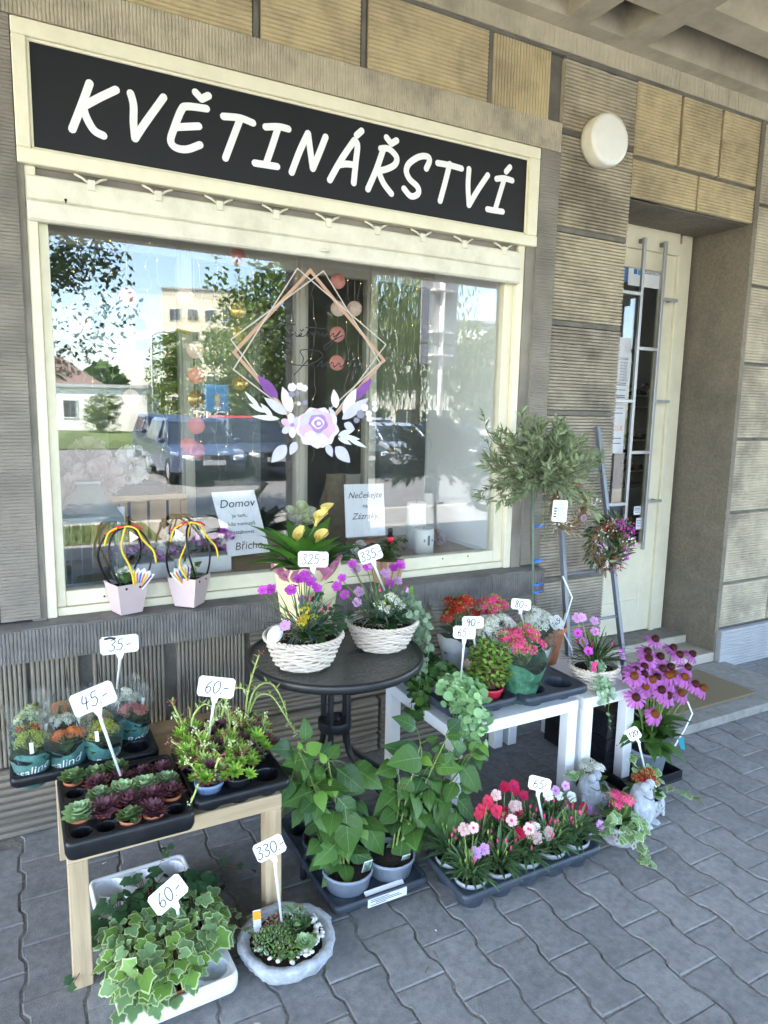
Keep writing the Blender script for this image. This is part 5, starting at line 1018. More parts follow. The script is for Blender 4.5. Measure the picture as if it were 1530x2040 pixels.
wrapped((1043, 1252), 2.20, 'p_pink', 'p_bud', 'pink kalanchoe in green printed sleeve at front of white table', 'sleeve_green', .55, R=.118, heads=15, pr=.58, cut=.10)
# clover in a red pot
p = cA(1, 0); ox = thing('potted_clover', 'four-leaf clover with dark centres in red pot', 'potted plant', (p.x, p.y, p.z)); pot(ox, .040, .054, .085, 'red_pot')
b = MB(); c = MB().m('saxi_red')
for i in range(150):
    a = R6.uniform(0, 6.3); f = R6.random(); q = .085 * math.sqrt(R6.random()); zz = .12 + .14 * f; x, y = cos(a) * q, sin(a) * q; clover(b, (x, y, zz + (.02 if q < .05 else 0)), .026, R6); c.tube([(x * .25, y * .25, .08), (x * .6, y * .6, zz * .7), (x, y, zz)], .0010, 3, False)
stuff(b.build('clover_leaves', ox)); stuff(c.build('stems', ox))
# trailing plants in the slate tray
def trailing_pot(loc, label, potm, m, r0, strings, domen, domeR):
    root = thing('trailing_plant', label, 'potted plant', loc); pot(root, .045, .058, .085, potm); b = MB()
    for i in range(domen): a = R6.uniform(0, 6.3); q = domeR * math.sqrt(R6.random()); disc_leaves(b, (cos(a) * q, sin(a) * q, .10 + .05 * (1 - (q / domeR) ** 2)), 1, r0, .008, m, R6)
    stuff(b.build('leaf_mound', root)); trailer(root, strings, m, r0, R6, 20, .013); return root
S = [[(0, 0, .1), (R6.uniform(-.09, .06), -.05, .12), (R6.uniform(-.12, .05), -.10 - R6.uniform(0, .04), .05), (R6.uniform(-.13, .05), -.13, -R6.uniform(.03, .17))] for i in range(16)]
trailing_pot(cA(0, 0), 'pale green round-leafed plant trailing over the white table edge', 'slate_plastic', 'leaf_round', .0185, S, 120, .095)
S = [[(0, 0, .1), (-.05, R6.uniform(-.06, .06), .13), (-.10, R6.uniform(-.08, .05), .07), (-.12, R6.uniform(-.08, .05), -R6.uniform(.0, .08))] for i in range(9)]
trailing_pot(cA(0, 1), 'darker green trailing plant in grey pot below the bistro table rim', 'grey_pot', 'leaf_green', .017, S, 120, .085)
trailing_pot(cA(0, 2), 'small dark leafy plant near the wall on the white table', 'slate_plastic', 'leaf_dark', .014, [], 120, .08)
fg = thing('pink_figurine', 'small dusty pink figurines behind the clover', 'ornament', cA(1, 1))
b = MB().m('p_blush'); b.lathe([(.03, 0), (.034, .04), (.026, .08), (.02, .10)], 14); b.ball((0, 0, .125), .032); b.ball((.02, -.01, .16), .02); b.build('figure', fg)
price_tag("65.-", (925, 1260), 2.16, (918, 1352), 2.20, 'price tag reading 65 in front of the clover', 1, .088, .050, -8)
price_tag("90.-", (942, 1240), 2.25, (951, 1312), 2.30, 'price tag reading 90 half behind the 65 tag', 3, .088, .050, -8)
price_tag("80.-", (1038, 1204), 2.36, (1046, 1252), 2.40, 'price tag reading 80 among white kalanchoes', -2, .088, .050, -8)
# whitewashed planter
pl = thing('planted_basket', 'whitewashed basket of magenta pinks with trailing green on white table', 'flower basket', (2.29, 2.20, .4505)); basket(pl, .075, .105, .10, rows=9, stakes=20)
PK = [pink_mesh('pk%d' % k, 'p_magenta', 'p_carmine', .02, 40 + k, False) for k in range(2)]
fw = [(R6.choice(PK if k < 4 else PL), *(W(*q, 2.20 + R6.uniform(-.06, .04)) - pl.location), R6.uniform(.9, 1.15)) for k, q in enumerate([(1151, 1261), (1163, 1279), (1172, 1297), (1237, 1298), (1150, 1231), (1160, 1230), (1184, 1237), (1185, 1258), (1238, 1306), (1245, 1337), (1208, 1350), (1220, 1354)])]
dianthus(pl, .095, fw, 150, .13, .10, 'leaf_dark', R6, .14, .007)
S = [[(-.04, -.03, .1), (-.05, -.08, .12), (-.06 + R6.uniform(-.02, .05), -.11, .05), (-.05 + R6.uniform(-.02, .06), -.115, -R6.uniform(0, .06))] for i in range(12)]
trailer(pl, S, 'leaf_dichondra', .011, R6, 22, .012)
trailer(pl, [[(-.04, -.06, .1), (-.03, -.12, .05), (-.02, -.125, -.08), (.0, -.128, -.17)]], 'leaf_round', .010, R6, 8, .008, 'hanging_stem')
bf = thing('butterfly_pick', 'pink butterfly pick in the whitewashed basket', 'ornament', W(1183, 1330, 2.10))
for sx in (-1, 1): b = MB().m('p_pink'); b.leaf(frame((0, 0, 0), (sx * .5, 0, .9), (0, -1, 0)), .034, .02, 'oval', 4, .1, .1); b.leaf(frame((0, 0, 0), (sx * .7, 0, -.7), (0, -1, 0)), .026, .017, 'oval', 4, .1, .1); b.build('wing', bf)
b = MB().m('wire'); b.tube([(0, 0, .01), (0, .01, -.07)], .0012, 4); b.build('pick', bf)
# ------------------------------------------------------------------ olive tree
ot = thing('olive_tree', 'potted olive standard with round grey-green crown and blue-tied stake', 'tree', (2.285, 2.54, .4505))
b = MB().m('terracotta'); b.lathe([(.072, 0), (.10, .15), (.101, .152), (.110, .154), (.113, .19), (.106, .192), (.100, .17)], 32); b.build('pot', ot)
b = MB().m('soil'); b.lathe([(.101, .172), (.05, .18), (.001, .182)], 18, cap0=False); b.build('soil', ot)
tb = W(1066, 1185, 2.52) - ot.location; tt = W(1063, 985, 2.52) - ot.location; cc = W(1080, 915, 2.50) - ot.location
b = MB().m('bark'); b.tube(spline([(tb.x, tb.y, .17), (tb.x, tb.y, tb.z), (tt.x + .004, tt.y, (tt.z + tb.z) / 2), (tt.x, tt.y, tt.z), (cc.x, cc.y, cc.z)], 4), .0075, 8)
lv = MB().m('leaf_olive')
for i in range(96):
    a = i * 2.4; e = R6.uniform(-.3, 1.4); L = R6.uniform(.17, .25); d = V((cos(a) * cos(e), sin(a) * cos(e), sin(e))); o = V((cc.x, cc.y, cc.z - .10)) + d * .03; q = o + d * L * .6 + V((R6.gauss(0, .02), R6.gauss(0, .02), R6.gauss(0, .02))); tp = q + (d + V((0, 0, .35 if e > 0 else -.3))).normalized() * L * .5; P = spline([o, q, tp], 6)
    b.tube(P, [.0024 * (1 - .6 * k / len(P)) for k in range(len(P))], 4, False)
    for k in range(2, len(P)):
        for s_ in (0, 1, 2):
            t = (P[min(k + 1, len(P) - 1)] - P[k - 1]).normalized(); w_ = rdir(R6, -1, 1); side = (w_ - t * w_.dot(t)).normalized(); lv.leaf(frame(P[k], t * .75 + side * .7, rdir(R6, .1, 1.4)), R6.uniform(.036, .058), R6.uniform(.011, .015), 'lance', 3, R6.uniform(-.3, .5), .15)
for (u, v, du, dv) in ((985, 880, -22, -55), (1170, 935, 28, -35), (985, 990, -30, 0), (1085, 1000, 0, 70), (1180, 960, 15, -50), (1045, 860, -5, -40), (1000, 930, -30, -50)):
    q0 = cc; q1 = W(u, v, 2.48) - ot.location; q2 = W(u + du, v + dv, 2.46) - ot.location; P = spline([q0, q1, q2], 6); b.tube(P, .0016, 4, False)
    for k in range(4, len(P)):
        t = (P[k] - P[k - 1]).normalized()
        for s_ in (0, 1): w_ = rdir(R6, -1, 1); side = (w_ - t * w_.dot(t)).normalized(); lv.leaf(frame(P[k], t * .7 + side * .7, rdir(R6, .1, 1.4)), .042, .011, 'lance', 3, .2, .15)
b.build('trunk', ot); stuff(lv.build('crown', ot))
b = MB().m('leaf_blue'); b.tube([(tb.x - .014, tb.y - .012, .17), (tt.x - .014, tt.y - .012, tt.z + .02)], .0055, 6); b.build('stake', ot)
for v in (1050, 1118, 1165, 1180):
    z = W(1063, v, 2.51).z - .4505; b = MB().m('blue_tie'); b.lathe([(.016, -.005), (.017, 0), (.016, .005)], 12, (tb.x - .007, tb.y - .006, z), cap0=False); b.tube([(tb.x + .005, tb.y - .014, z), (tb.x + .026, tb.y - .02, z + .006)], .0035, 5); b.build('tie', ot)
ci = thing('care_card', 'white care card with printed lines hanging in front of the olive', 'card', W(1115, 1018, 2.38)); Mx = frame((0, 0, 0), (.05, 0, 1), (-.35, -1, 0.05)) @ Matrix.Rotation(.0, 4, 'Z')
b = MB().m('tag_white'); b.prism([(-.036, -.045), (-.03, -.05), (.03, -.05), (.036, -.045), (.036, .045), (.03, .05), (-.03, .05), (-.036, .045)], .001, M=Mx); b.build('card', ci)
b = MB().m('ink')
for k in range(11): y = .03 - k * .0058; b.ribbon([(-.008 if k else -.02, y), (.026 - (k % 3) * .006, y)], .0013, M=Mx, th=.0014 + k * 1e-5)
for k in range(4): b.ribbon([(-.026, .012 - k * .013), (-.017, .012 - k * .013)], .006, M=Mx, th=.0014)
stuff(b.build('print', ci))
price_tag("165'", (1108, 1240), 2.46, (1126, 1222), 2.49, 'small diamond-tilted price tag reading 165 in the terracotta pot', 42, .062, .062, -10, th=.022)
sk = thing('bent_stake', 'bent white plastic stake rising from the terracotta pot past the ladder', 'stake', W(1128, 1255, 2.44)); b = MB().m('white_plastic'); b.tube([W(u, v, Y) - sk.location for u, v, Y in ((1145, 1330, 2.42), (1138, 1290, 2.43), (1120, 1255, 2.44), (1140, 1190, 2.44), (1121, 1148, 2.44))], .0038, 6); b.build('rod', sk)
# ------------------------------------------------------------------ ladder and wreaths
ld = thing('ladder', 'narrow dark grey metal ladder leaning on the ribbed pier', 'ladder', (2.7, 2.45, 0))
def line_z(p, q, z): t = (z - p.z) / (q.z - p.z); return p + (q - p) * t
rt_, rb = W(1190, 850, 2.858), W(1250, 1390, 2.47); lt_, lb = W(1107, 850, 2.858), W(1134, 1335, 2.52)
for (p, q) in ((rt_, rb), (lt_, lb)):
    e = line_z(p, q, 0.0); d = (p - e); b = MB().m('grey_steel'); F = frame(e, d, (0, -1, 0)); L = d.length; b.prism([(-.011, 0), (.011, 0), (.011, L), (-.011, L)], .024, M=F, z0=-.012); b.build('rail', ld, True)
for v in (932, 1131, 1226, 1322, 1400):
    t = (v - 850) / 540; r_ = rt_.lerp(rb, 0); 
    z = None
    for k in range(200):
        q = rt_.lerp(rb, k / 180)
        if proj(q)[1] >= v: z = q.z; break
    if z is None: continue
    a, c = line_z(rt_, rb, z), line_z(lt_, lb, z); b = MB().m('grey_steel'); b.tube([a, c], .008, 8); b.build('rung', ld, True)
def wreath(root, R, r, n, mats, fl_, rnd, straw=False):
    b = MB().m('stem_brown'); b.tube([(R * cos(t), 0, R * sin(t)) for t in [2 * pi * k / 24 for k in range(25)]], r * .45, 6, False); b.build('ring', root); b = MB()
    for i in range(n):
        t = rnd.uniform(0, 6.283); a = rnd.uniform(0, 6.283); q = r * rnd.uniform(.3, 1.0); c = V((cos(t), 0, sin(t))); p = c * (R + q * cos(a)) + V((0, q * sin(a), 0)); tan = V((-sin(t), 0, cos(t))); d = tan * rnd.uniform(.2, 1) + (c * cos(a) + V((0, sin(a), 0))) * rnd.uniform(.4, 1.2); L = rnd.uniform(.025, .05)
        b.m(rnd.choice(mats)).leaf(frame(p, d, rdir(rnd, .1, 1.4)), L, L * (.32 if not straw else .12), 'lance', 3, rnd.uniform(-.3, .5), .15)
    stuff(b.build('foliage', root))
    for k in range(len(fl_)):
        m, ang, off, cnt = fl_[k]; b = MB(); c = V((cos(ang), 0, sin(ang))) * (R + off)
        for i in range(cnt): p = c + V((rnd.gauss(0, .021), -r * .8 + rnd.gauss(0, .012), rnd.gauss(0, .021))); b.m(m).ball(p, rnd.uniform(.003, .006), 5, 4)
        stuff(b.build('blossoms', root))
p = W(1136, 1008, 2.60); w1 = thing('wreath', 'dried straw-coloured wreath hanging behind the care card', 'wreath', p); wreath(w1, .108, .044, 420, ['p_straw', 'moss_straw', 'stem_brown', 'p_straw'], [('p_dusty', -.9, 0, 14), ('p_white', .2, 0, 16), ('p_white', -2.4, 0, 18), ('p_blush', 3.0, 0, 12)], R6, True)
b = MB().m('p_dusty'); b.lathe([(.017, 0), (.020, .012), (.018, .014), (.010, .012)], 16, M=frame((.04, -.045, -.055), (0, 0, 1), (0, -1, .2))); b.build('pod', w1)
for a in (.1, -.15, .35): b = MB().m('p_straw'); [b.leaf(frame((.085, -.04, -.01 + a * .1), (cos(k * .7), -.5, sin(k * .7))), .03, .012, 'lance', 3, -.4, .2) for k in range(9)]; b.build('dried_flower', w1)
p = W(1213, 1082, 2.62); w2 = thing('wreath', 'green wreath dotted with purple and pink flowers on the ladder', 'wreath', p); wreath(w2, .106, .048, 760, ['leaf_dark', 'leaf_olive', 'leaf_dark', 'stem_brown'], [('p_magenta', .55, .01, 40), ('p_magenta', 1.3, 0, 22), ('p_pink', .9, .015, 18), ('p_lilac', 3.3, 0, 24), ('p_magenta', -.45, 0, 24), ('p_red', 2.1, 0, 10), ('p_red', -2.0, 0, 12), ('p_blush', 1.8, 0, 22), ('p_blush', -1.2, .01, 26), ('p_lilac', -1.0, 0, 18), ('p_white', .1, .01, 20), ('p_pink', -1.5, .015, 16), ('p_white', 2.6, 0, 18)], R6)
b = MB().m('pom_white'); b.leaf(frame((-.045, -.04, -.08), (-.5, 0, -1), (0, -1, 0)), .05, .03, 'oval', 4, .3, .3); b.build('bow', w2)
# ------------------------------------------------------------------ crate stack and echinacea
for k in range(5):
    et = thing('empty_tray', 'empty black plant tray in the dark stack beside the coneflower', 'tray', (2.365, 2.16, k * .062), 'stacked empty trays'); b = MB().m('black_plastic')
    w_, d_, h_ = .30, .42, .06; b.box(0, w_, 0, d_, 0, .004); b.box(0, w_, 0, .006, .004, h_, .001); b.box(0, w_, d_ - .006, d_, .004, h_, .001); b.box(0, .006, .006, d_ - .006, .004, h_, .001); b.box(w_ - .006, w_, .006, d_ - .006, .004, h_, .001); b.build('shell', et)
    b = MB().m('black_plastic'); b.box(-.005, w_ + .005, -.006, -.0005, h_ - .012, h_ - .002, .001); b.build('lip', et)
cr = thing('empty_tray', 'low black tray under the coneflower pot with torn white label', 'tray', (2.34, 1.975, 0)); b = MB().m('black_plastic'); b.box(0, .33, 0, .175, 0, .012, .002); b.box(0, .33, 0, .006, .0125, .05, .001); b.box(0, .006, .0065, .175, .0125, .05, .001); b.box(.324, .33, .0065, .175, .0125, .05, .001); b.build('shell', cr); b = MB().m('tag_white'); b.add([(.05, -.001, .012), (.16, -.001, .008), (.17, -.001, .035), (.12, -.001, .032), (.05, -.001, .042)], [(0, 1, 2, 3, 4)]); b.build('torn_label', cr)
ec = thing('coneflower', 'pink coneflower with orange-brown cones in blue-grey pot', 'potted flower', (2.545, 2.075, .0125)); pot(ec, .065, .088, .135, 'blue_pot')
def c8(x, y): return (1180 + x / 4.371, 1240 + y / 4.371)
def echi_mesh(key, mp, mc, R, droop, seed):
    if key in LM: return LM[key]
    r = random.Random(seed); b = MB().m(mp); n = 15
    for i in range(n): a = 2 * pi * (i + r.uniform(-.2, .2)) / n; e = -droop + r.uniform(-.15, .12); b.leaf(frame((cos(a) * .010, sin(a) * .010, 0), (cos(a) * cos(e), sin(a) * cos(e), sin(e))), R * r.uniform(.85, 1.1), .0115, 'petal', 4, .6, .15)
    pe = b
    b.m(mc).lathe([(.013, -.004), (.0165, .002), (.0155, .009), (.010, .015), (.001, .018)], 14, cap0=False)
    for i in range(70): t = (i + .5) / 70; a = i * 2.4; q = .0158 * math.sqrt(t); z = .0175 * (1 - t * t * .85); b.add([(q * cos(a) - .001, q * sin(a), z - .001), (q * cos(a) + .001, q * sin(a), z - .001), (q * cos(a) * 1.12, q * sin(a) * 1.12, z + .0045)], [(0, 1, 2)])
    b.m('stem').tube([(0, 0, -.003), (0, 0, -.03)], .0028, 5)
    LM[key] = b.mesh('flower'); return LM[key]
EM = [echi_mesh('e%d' % k, 'p_echi', 'p_cone' if k % 2 else 'p_cone_dark', .036, (.25, .55, .4)[k % 3], k) for k in range(4)]
FP = [(545, 150), (700, 225), (480, 255), (590, 300), (490, 315), (865, 280), (450, 390), (610, 405), (680, 390), (825, 395), (375, 420), (365, 470), (450, 455), (660, 465), (665, 525), (465, 560), (890, 540), (960, 575), (655, 640), (770, 620), (380, 655), (545, 800), (755, 285), (700, 450), (560, 480), (800, 480), (600, 590), (520, 500)]
b = MB().m('stem')
for k, q in enumerate(FP):
    Y = 2.16 - (q[1] - 150) / 500 * .17 + R6.uniform(-.02, .02); p = W(*c8(*q), Y) - ec.location; b.tube([(p.x * .15, p.y * .15, .13), (p.x * .6, p.y * .6, .13 + (p.z - .13) * .6), p], .0026, 5); d = V((p.x * 2 - .15, p.y * 2 - .75, 1)).normalized(); put('flower', EM[k % 4 if q[1] > 430 else (k % 2) * 2], ec, frame(p, V((1, 0, 0)) - d * d.x, d) @ Matrix.Diagonal((1.18, 1.18, 1.18, 1)))
stuff(b.build('stems', ec))
for i in range(64):
    a = i * 2.4; e = R6.uniform(-.1, 1.1); L = R6.uniform(.10, .165); put('leaf', lmesh('ecl', 'leaf_green', .1, .042, 'lance', 6, .7, .2), ec, frame((cos(a) * .03, sin(a) * .03, .135 + R6.uniform(0, .13)), (cos(a) * cos(e), sin(a) * cos(e), sin(e))) @ Matrix.Diagonal((L / .1, L / .1, L / .1, 1)))
sk = thing('bent_stake', 'bent white stake with teal card beside the coneflower', 'stake', W(1350, 1440, 1.99)); b = MB().m('white_plastic'); b.tube([W(*c8(*q), 1.99) - sk.location for q in ((830, 690), (872, 795), (800, 940), (712, 1085))], .0035, 6); b.build('rod', sk); b = MB().m('teal_card'); b.add([W(*c8(*q), 1.985) - sk.location for q in ((745, 1010), (795, 1000), (810, 1110), (770, 1100))], [(3, 2, 1, 0)]); b.build('teal_card', sk)
price_tag("120'", (1262, 1462), 1.93, (1290, 1556), 1.93, 'small tilted price tag reading 120 between coneflower and frog planters', 38, .056, .052, -8, th=.021)
# ------------------------------------------------------------------ stone animal planters
def planter(loc, rz, label, m1, m2, op, trails, figure=True, nivy=14):
    root = thing('frog_planter', label, 'planter', loc, 'stone frog planters'); root.rotation_euler.z = rz
    b = MB().m('pale_stone'); b.lathe([(.06, 0), (.078, .02), (.085, .05), (.080, .078), (.070, .082), (.060, .07)], 26, (.07, .03, 0), wob=lambda t, i: 1 + .05 * sin(6 * t + i) + .03 * sin(11 * t)); b.build('pot', root)
    for i in range(14):
        a = R6.uniform(-2.6, .8); z = R6.uniform(.015, .07); q = .083; b = MB().m('pale_stone'); o = V((.07 + cos(a) * q, .03 + sin(a) * q, z)); nn = V((cos(a), sin(a), .2)); F = frame(o, nn)
        for k in range(5): t = k * 1.257; b.ball(o + F.col[0].to_3d() * (.009 * cos(t)) + F.col[2].to_3d() * (.009 * sin(t)), .0065, 6, 4)
        b.m('moss_straw').ball(o + nn * .004, .005, 6, 4); b.build('relief_flower', root)
    b = MB().m('soil'); b.lathe([(.07, .072), (.001, .078)], 14, (.07, .03, 0), cap0=False); b.build('soil', root)
    if figure:
        b = MB().m('pale_stone'); b.lathe([(.044, 0), (.052, .02), (.054, .06), (.050, .10), (.043, .13), (.036, .15), (.02, .162), (.001, .165)], 24, wob=lambda t, i: 1 + .008 * sin(9 * t + i * 2)); body = b.build('frog_body', root)
        for sx in (-1, 1):
            b = MB().m('pale_stone'); b.ball((sx * .020, -.022, .165), (.021, .020, .022), 14, 10); e = b.build('eye', body); b = MB().m('ink'); b.ball((sx * .017 + .004, -.0405, .163), .0038, 8, 6); b.build('pupil', e)
            b = MB().m('pale_stone'); b.tube(spline([(sx * .047, -.005, .10), (sx * .062, -.015, .07), (sx * .050, -.045, .05)], 5), [.011] * 10 + [.009], 8); b.build('arm', body)
            b = MB().m('pale_stone'); b.ball((sx * .028, -.045, .008), (.022, .03, .010), 10, 6); b.build('foot', body)
        b = MB().m('sill_render'); b.tube(spline([(-.036, -.030, .136), (-.02, -.0455, .122), (0, -.050, .117), (.02, -.0455, .122), (.036, -.030, .136)], 5), .0022, 6); b.build('mouth', body)
    sub = bpy.data.objects.new('plant', None); bpy.data.objects.remove(sub)
    c0 = V((.07, .03, .07))
    for i in range(9): a = i * 2.4; e = R6.uniform(.1, .9); put('leaf', lmesh('kf', 'leaf_green', .075, .052, 'oval', 5, .5, .14), root, frame(c0 + V((cos(a) * .015, sin(a) * .015, .01)), (cos(a) * cos(e), sin(a) * cos(e), sin(e))))
    for k in range(5): a = k * 2.4; p = c0 + V((cos(a) * .03, sin(a) * .03, .085 + R6.uniform(-.02, .02))); put('flower_head', umbel_mesh(('fp', m1, k % 3), m1, m2, .030, 32, op, k), root, Matrix.Translation(p))
    b = MB().m('stem')
    for k in range(5): a = k * 2.4; b.tube([c0, c0 + V((cos(a) * .03, sin(a) * .03, .07))], .0022, 5)
    b.build('stalk', root)
    for i in range(nivy): a = R6.uniform(-3.0, .6); q = R6.uniform(.04, .10); put('ivy_leaf', R6.choice(IV), root, frame(c0 + V((cos(a) * q, sin(a) * q, .05 - q * .6)), (cos(a), sin(a), -.3), (0, -.7, 1)) @ Matrix.Diagonal((.042, .042, .042, 1)))
    for t in trails: ivy_trail(root, t, 11, .038, IV, R6, leaf_name='ivy_leaf')
planter((2.085, 1.985, 0), .25, 'pale stone frog planter with cream-white kalanchoe', 'p_white', 'p_cream', .8, [[(.05, .05, .1), (.0, .06, .15), (-.05, .05, .15)]], True, 4)
planter((2.235, 1.835, 0), .2, 'pale stone frog planter with red kalanchoe and long trailing ivy', 'p_red', 'p_bud', .6, [[(.08, .02, .1), (.15, .02, .11), (.22, -.04, .08), (.31, -.12, .02)], [(.06, .06, .1), (.06, .08, .19), (.03, .08, .26)], [(.08, .02, .1), (.14, .06, .16), (.18, .04, .13)]], True, 3)
planter((1.985, 1.76, 0), -.1, 'pale stone planter with pink kalanchoe overgrown by variegated ivy', 'p_pink', 'p_bud', .7, [[(.06, -.04, .09), (.06, -.10, .06), (.06, -.11, .02), (.065, -.16, .008)], [(.02, 0, .1), (-.02, -.02, .14), (-.05, -.04, .10)]], False, 34)
# ------------------------------------------------------------------ hydrangeas
tH, cH = tray('plant_tray', 'dark blue-grey tray with paper sticker holding leafy hydrangeas', (.845, 1.855, .0), 0, .36, .575, 2, 3, .078, .060, 'slate_plastic', skirt=.024)
b = MB().m('tag_white'); b.add([(.12, -.0045, .030), (.27, -.0045, .030), (.27, -.0055, .058), (.12, -.0055, .058), (.27, .03, .0672), (.12, .03, .0672)], [(0, 1, 2, 3), (3, 2, 4, 5)]); b.build('paper_sticker', tH)
b = MB().m('ink')
for k, (y, s0, s1) in enumerate(((.054, .13, .20), (.048, .13, .24), (.042, .15, .25), (.036, .13, .19))): b.add([(s0, -.006, y), (s1, -.006, y), (s1, -.006, y + .0022), (s0, -.006, y + .0022)], [(0, 1, 2, 3)])
stuff(b.build('print', tH))
def hm(k):
    key = 'hyd%d' % k
    if key not in LM:
        m = ('leaf_hydrangea', 'leaf_green', 'leaf_young', 'leaf_dark')[k]; b = MB().m(m); n = 11; vs = []; fs = []; y = z = 0
        for i in range(n + 1):
            t = i / n; wd = (sin(pi * min(1, t ** .62)) ** 1.05) * .315 * (1 + (.035 if i % 2 else -.02)); wd = max(wd, .004); a = .55 * t; f = .16
            for s_ in (-1, -.5, 0, .5, 1): vs.append((s_ * wd, y + abs(s_) * .05 * (1 - t), z + f * abs(s_) * wd - .10 * wd * s_ * s_ + .010 * sin(i * 3.14) + (.010 if (i % 2 and abs(s_) == .5) else 0)))
            y += cos(a) / n; z -= sin(a) / n
        for i in range(n):
            for j in range(4): a = i * 5 + j; fs.append((a, a + 1, a + 6, a + 5))
        b.add(vs, fs, True); b.m('vein_green'); mid = [V(vs[i * 5 + 2]) for i in range(n + 1)]; ev = [];
        for i, p in enumerate(mid): w_ = .011 * (1 - .75 * i / n); ev += [(-w_, p.y, p.z + .004), (w_, p.y, p.z + .004)]
        b.add(ev, [(2 * i, 2 * i + 1, 2 * i + 3, 2 * i + 2) for i in range(n)], True)
        for i in range(1, n - 2, 2):
            for sd_, j0, j1 in ((-1, 1, 0), (1, 3, 4)):
                p, q, e = mid[i], V(vs[(i + 1) * 5 + j0]), V(vs[(i + 2) * 5 + j1]).lerp(V(vs[(i + 1) * 5 + j0]), .2); u_ = V((0, .006, 0)); o = V((0, 0, .004)); b.add([p - u_ + o, p + u_ + o, q + u_ * .8 + o, q - u_ * .8 + o, e + u_ * .3 + o, e - u_ * .3 + o], [(0, 1, 2, 3), (3, 2, 4, 5)] if sd_ < 0 else [(3, 2, 1, 0), (5, 4, 2, 3)], True)
        LM[key] = b.mesh('leaf')
    return LM[key]
def c9(x, y): return (540 + x / 3.326, 1380 + y / 3.326)
def hydrangea(loc, label, Y, leaves, tips, potm='blue_pot'):
    root = thing('hydrangea', label, 'potted plant', loc); pot(root, .066, .086, .12, potm); b = MB().m('stem'); T_ = []
    for t in tips: p = W(*c9(*t), Y) - root.location; T_.append(p); b.tube(spline([(p.x * .15, p.y * .15, .10), (p.x * .45, p.y * .45, p.z * .55), p], 5), [.0045, .0045, .004, .004, .0035, .0035, .0033, .003, .003, .003, .0028], 6)
    for k, (x0, y0, x1, y1, c) in enumerate(leaves):
        dy = R6.uniform(-.05, .05); p = W(*c9(x0, y0), Y + dy) - root.location; q = W(*c9(x1, y1), Y + dy - (.05 if y1 > y0 else -.02)) - root.location; d = q - p; s_ = d.length * 1.06
        n = min(T_, key=lambda t: (t - p).length); b.tube(spline([n, (n + p) / 2 + V((0, 0, .012)), p], 3), .0018, 5, False)
        put('leaf', hm(c), root, frame(p, d + V((0, 0, d.length * .28)), (R6.uniform(-.3, .3), -.75, .75)) @ Matrix.Diagonal((s_, s_, s_, 1)))
    for n in T_:
        for k in range(9):
            a = k * 2.4 + R6.uniform(-.4, .4); e = R6.uniform(-.9, .35); p = n * (1 - .045 * k) + V((0, 0, R6.uniform(-.01, .01))); p = p if p.z > .13 else V((p.x, p.y, .13 + R6.uniform(0, .04))); d = V((cos(a) * cos(e), sin(a) * cos(e), sin(e))); q = p + d * .02; s_ = R6.uniform(.045, .10) if k < 3 else R6.uniform(.08, .125); b.tube([p, q], .0016, 4, False)
            put('leaf', hm(R6.choice([0, 1, 1, 3] if k > 2 else [2, 0, 0])), root, frame(q, d, (R6.uniform(-.9, .9), R6.uniform(-.9, .5), 1)) @ Matrix.Diagonal((s_, s_, s_, 1)))
    b.build('stems', root); return root
def plabel(root, px, Y, lean):
    p = W(*px, Y) - root.location; b = MB().m('tag_white'); M = frame(p, (lean, -.25, 1), (.1, -1, .1)); b.prism([(-.0165, 0), (.0165, 0), (.0165, .075), (-.0165, .075)], .001, M=M); b.tube([M @ V((0, .01, -.001)), M @ V((0, -.06, -.002))], .004, 4); o = b.build('plant_label', root)
    b = MB().m('photo_green'); b.add([M @ V(q) for q in ((-.015, .018, .0015), (.015, .018, .0015), (.015, .070, .0015), (-.015, .070, .0015))], [(0, 1, 2, 3)]); b.build('label_photo', o); b = MB().m('leaf_young'); b.add([M @ V(q) for q in ((-.015, .003, .0015), (.015, .003, .0015), (.015, .012, .0015), (-.015, .012, .0015))], [(0, 1, 2, 3)]); b.build('label_band', o)
h1 = hydrangea(cH(0, 0), 'big-leafed hydrangea with picture label drooping over its grey pot', 2.0, [(225, 330, 245, 165, 1), (150, 385, 20, 410, 3), (195, 380, 188, 318, 2), (230, 400, 350, 360, 2), (280, 430, 105, 520, 1), (300, 620, 148, 520, 2), (310, 640, 345, 790, 2), (255, 670, 165, 900, 0), (290, 645, 95, 790, 1), (380, 440, 470, 350, 0), (365, 470, 320, 400, 2), (340, 480, 305, 560, 0), (430, 500, 600, 690, 3), (520, 490, 730, 665, 1), (415, 580, 590, 695, 1), (490, 755, 515, 1095, 1), (605, 830, 735, 1095, 0), (380, 800, 365, 1005, 1), (330, 980, 255, 1095, 0), (430, 1000, 315, 1175, 0), (460, 1165, 385, 1370, 0), (470, 1160, 500, 1300, 0), (440, 1040, 350, 1190, 1), (290, 690, 250, 880, 3), (140, 560, 60, 745, 3), (560, 720, 640, 820, 3), (330, 700, 300, 860, 1), (400, 990, 480, 1090, 1), (350, 560, 420, 640, 3), (300, 640, 330, 580, 2)], [(310, 640), (380, 455), (185, 385), (540, 720), (400, 960), (460, 1150)])
plabel(h1, (725, 1748), 1.93, .1)
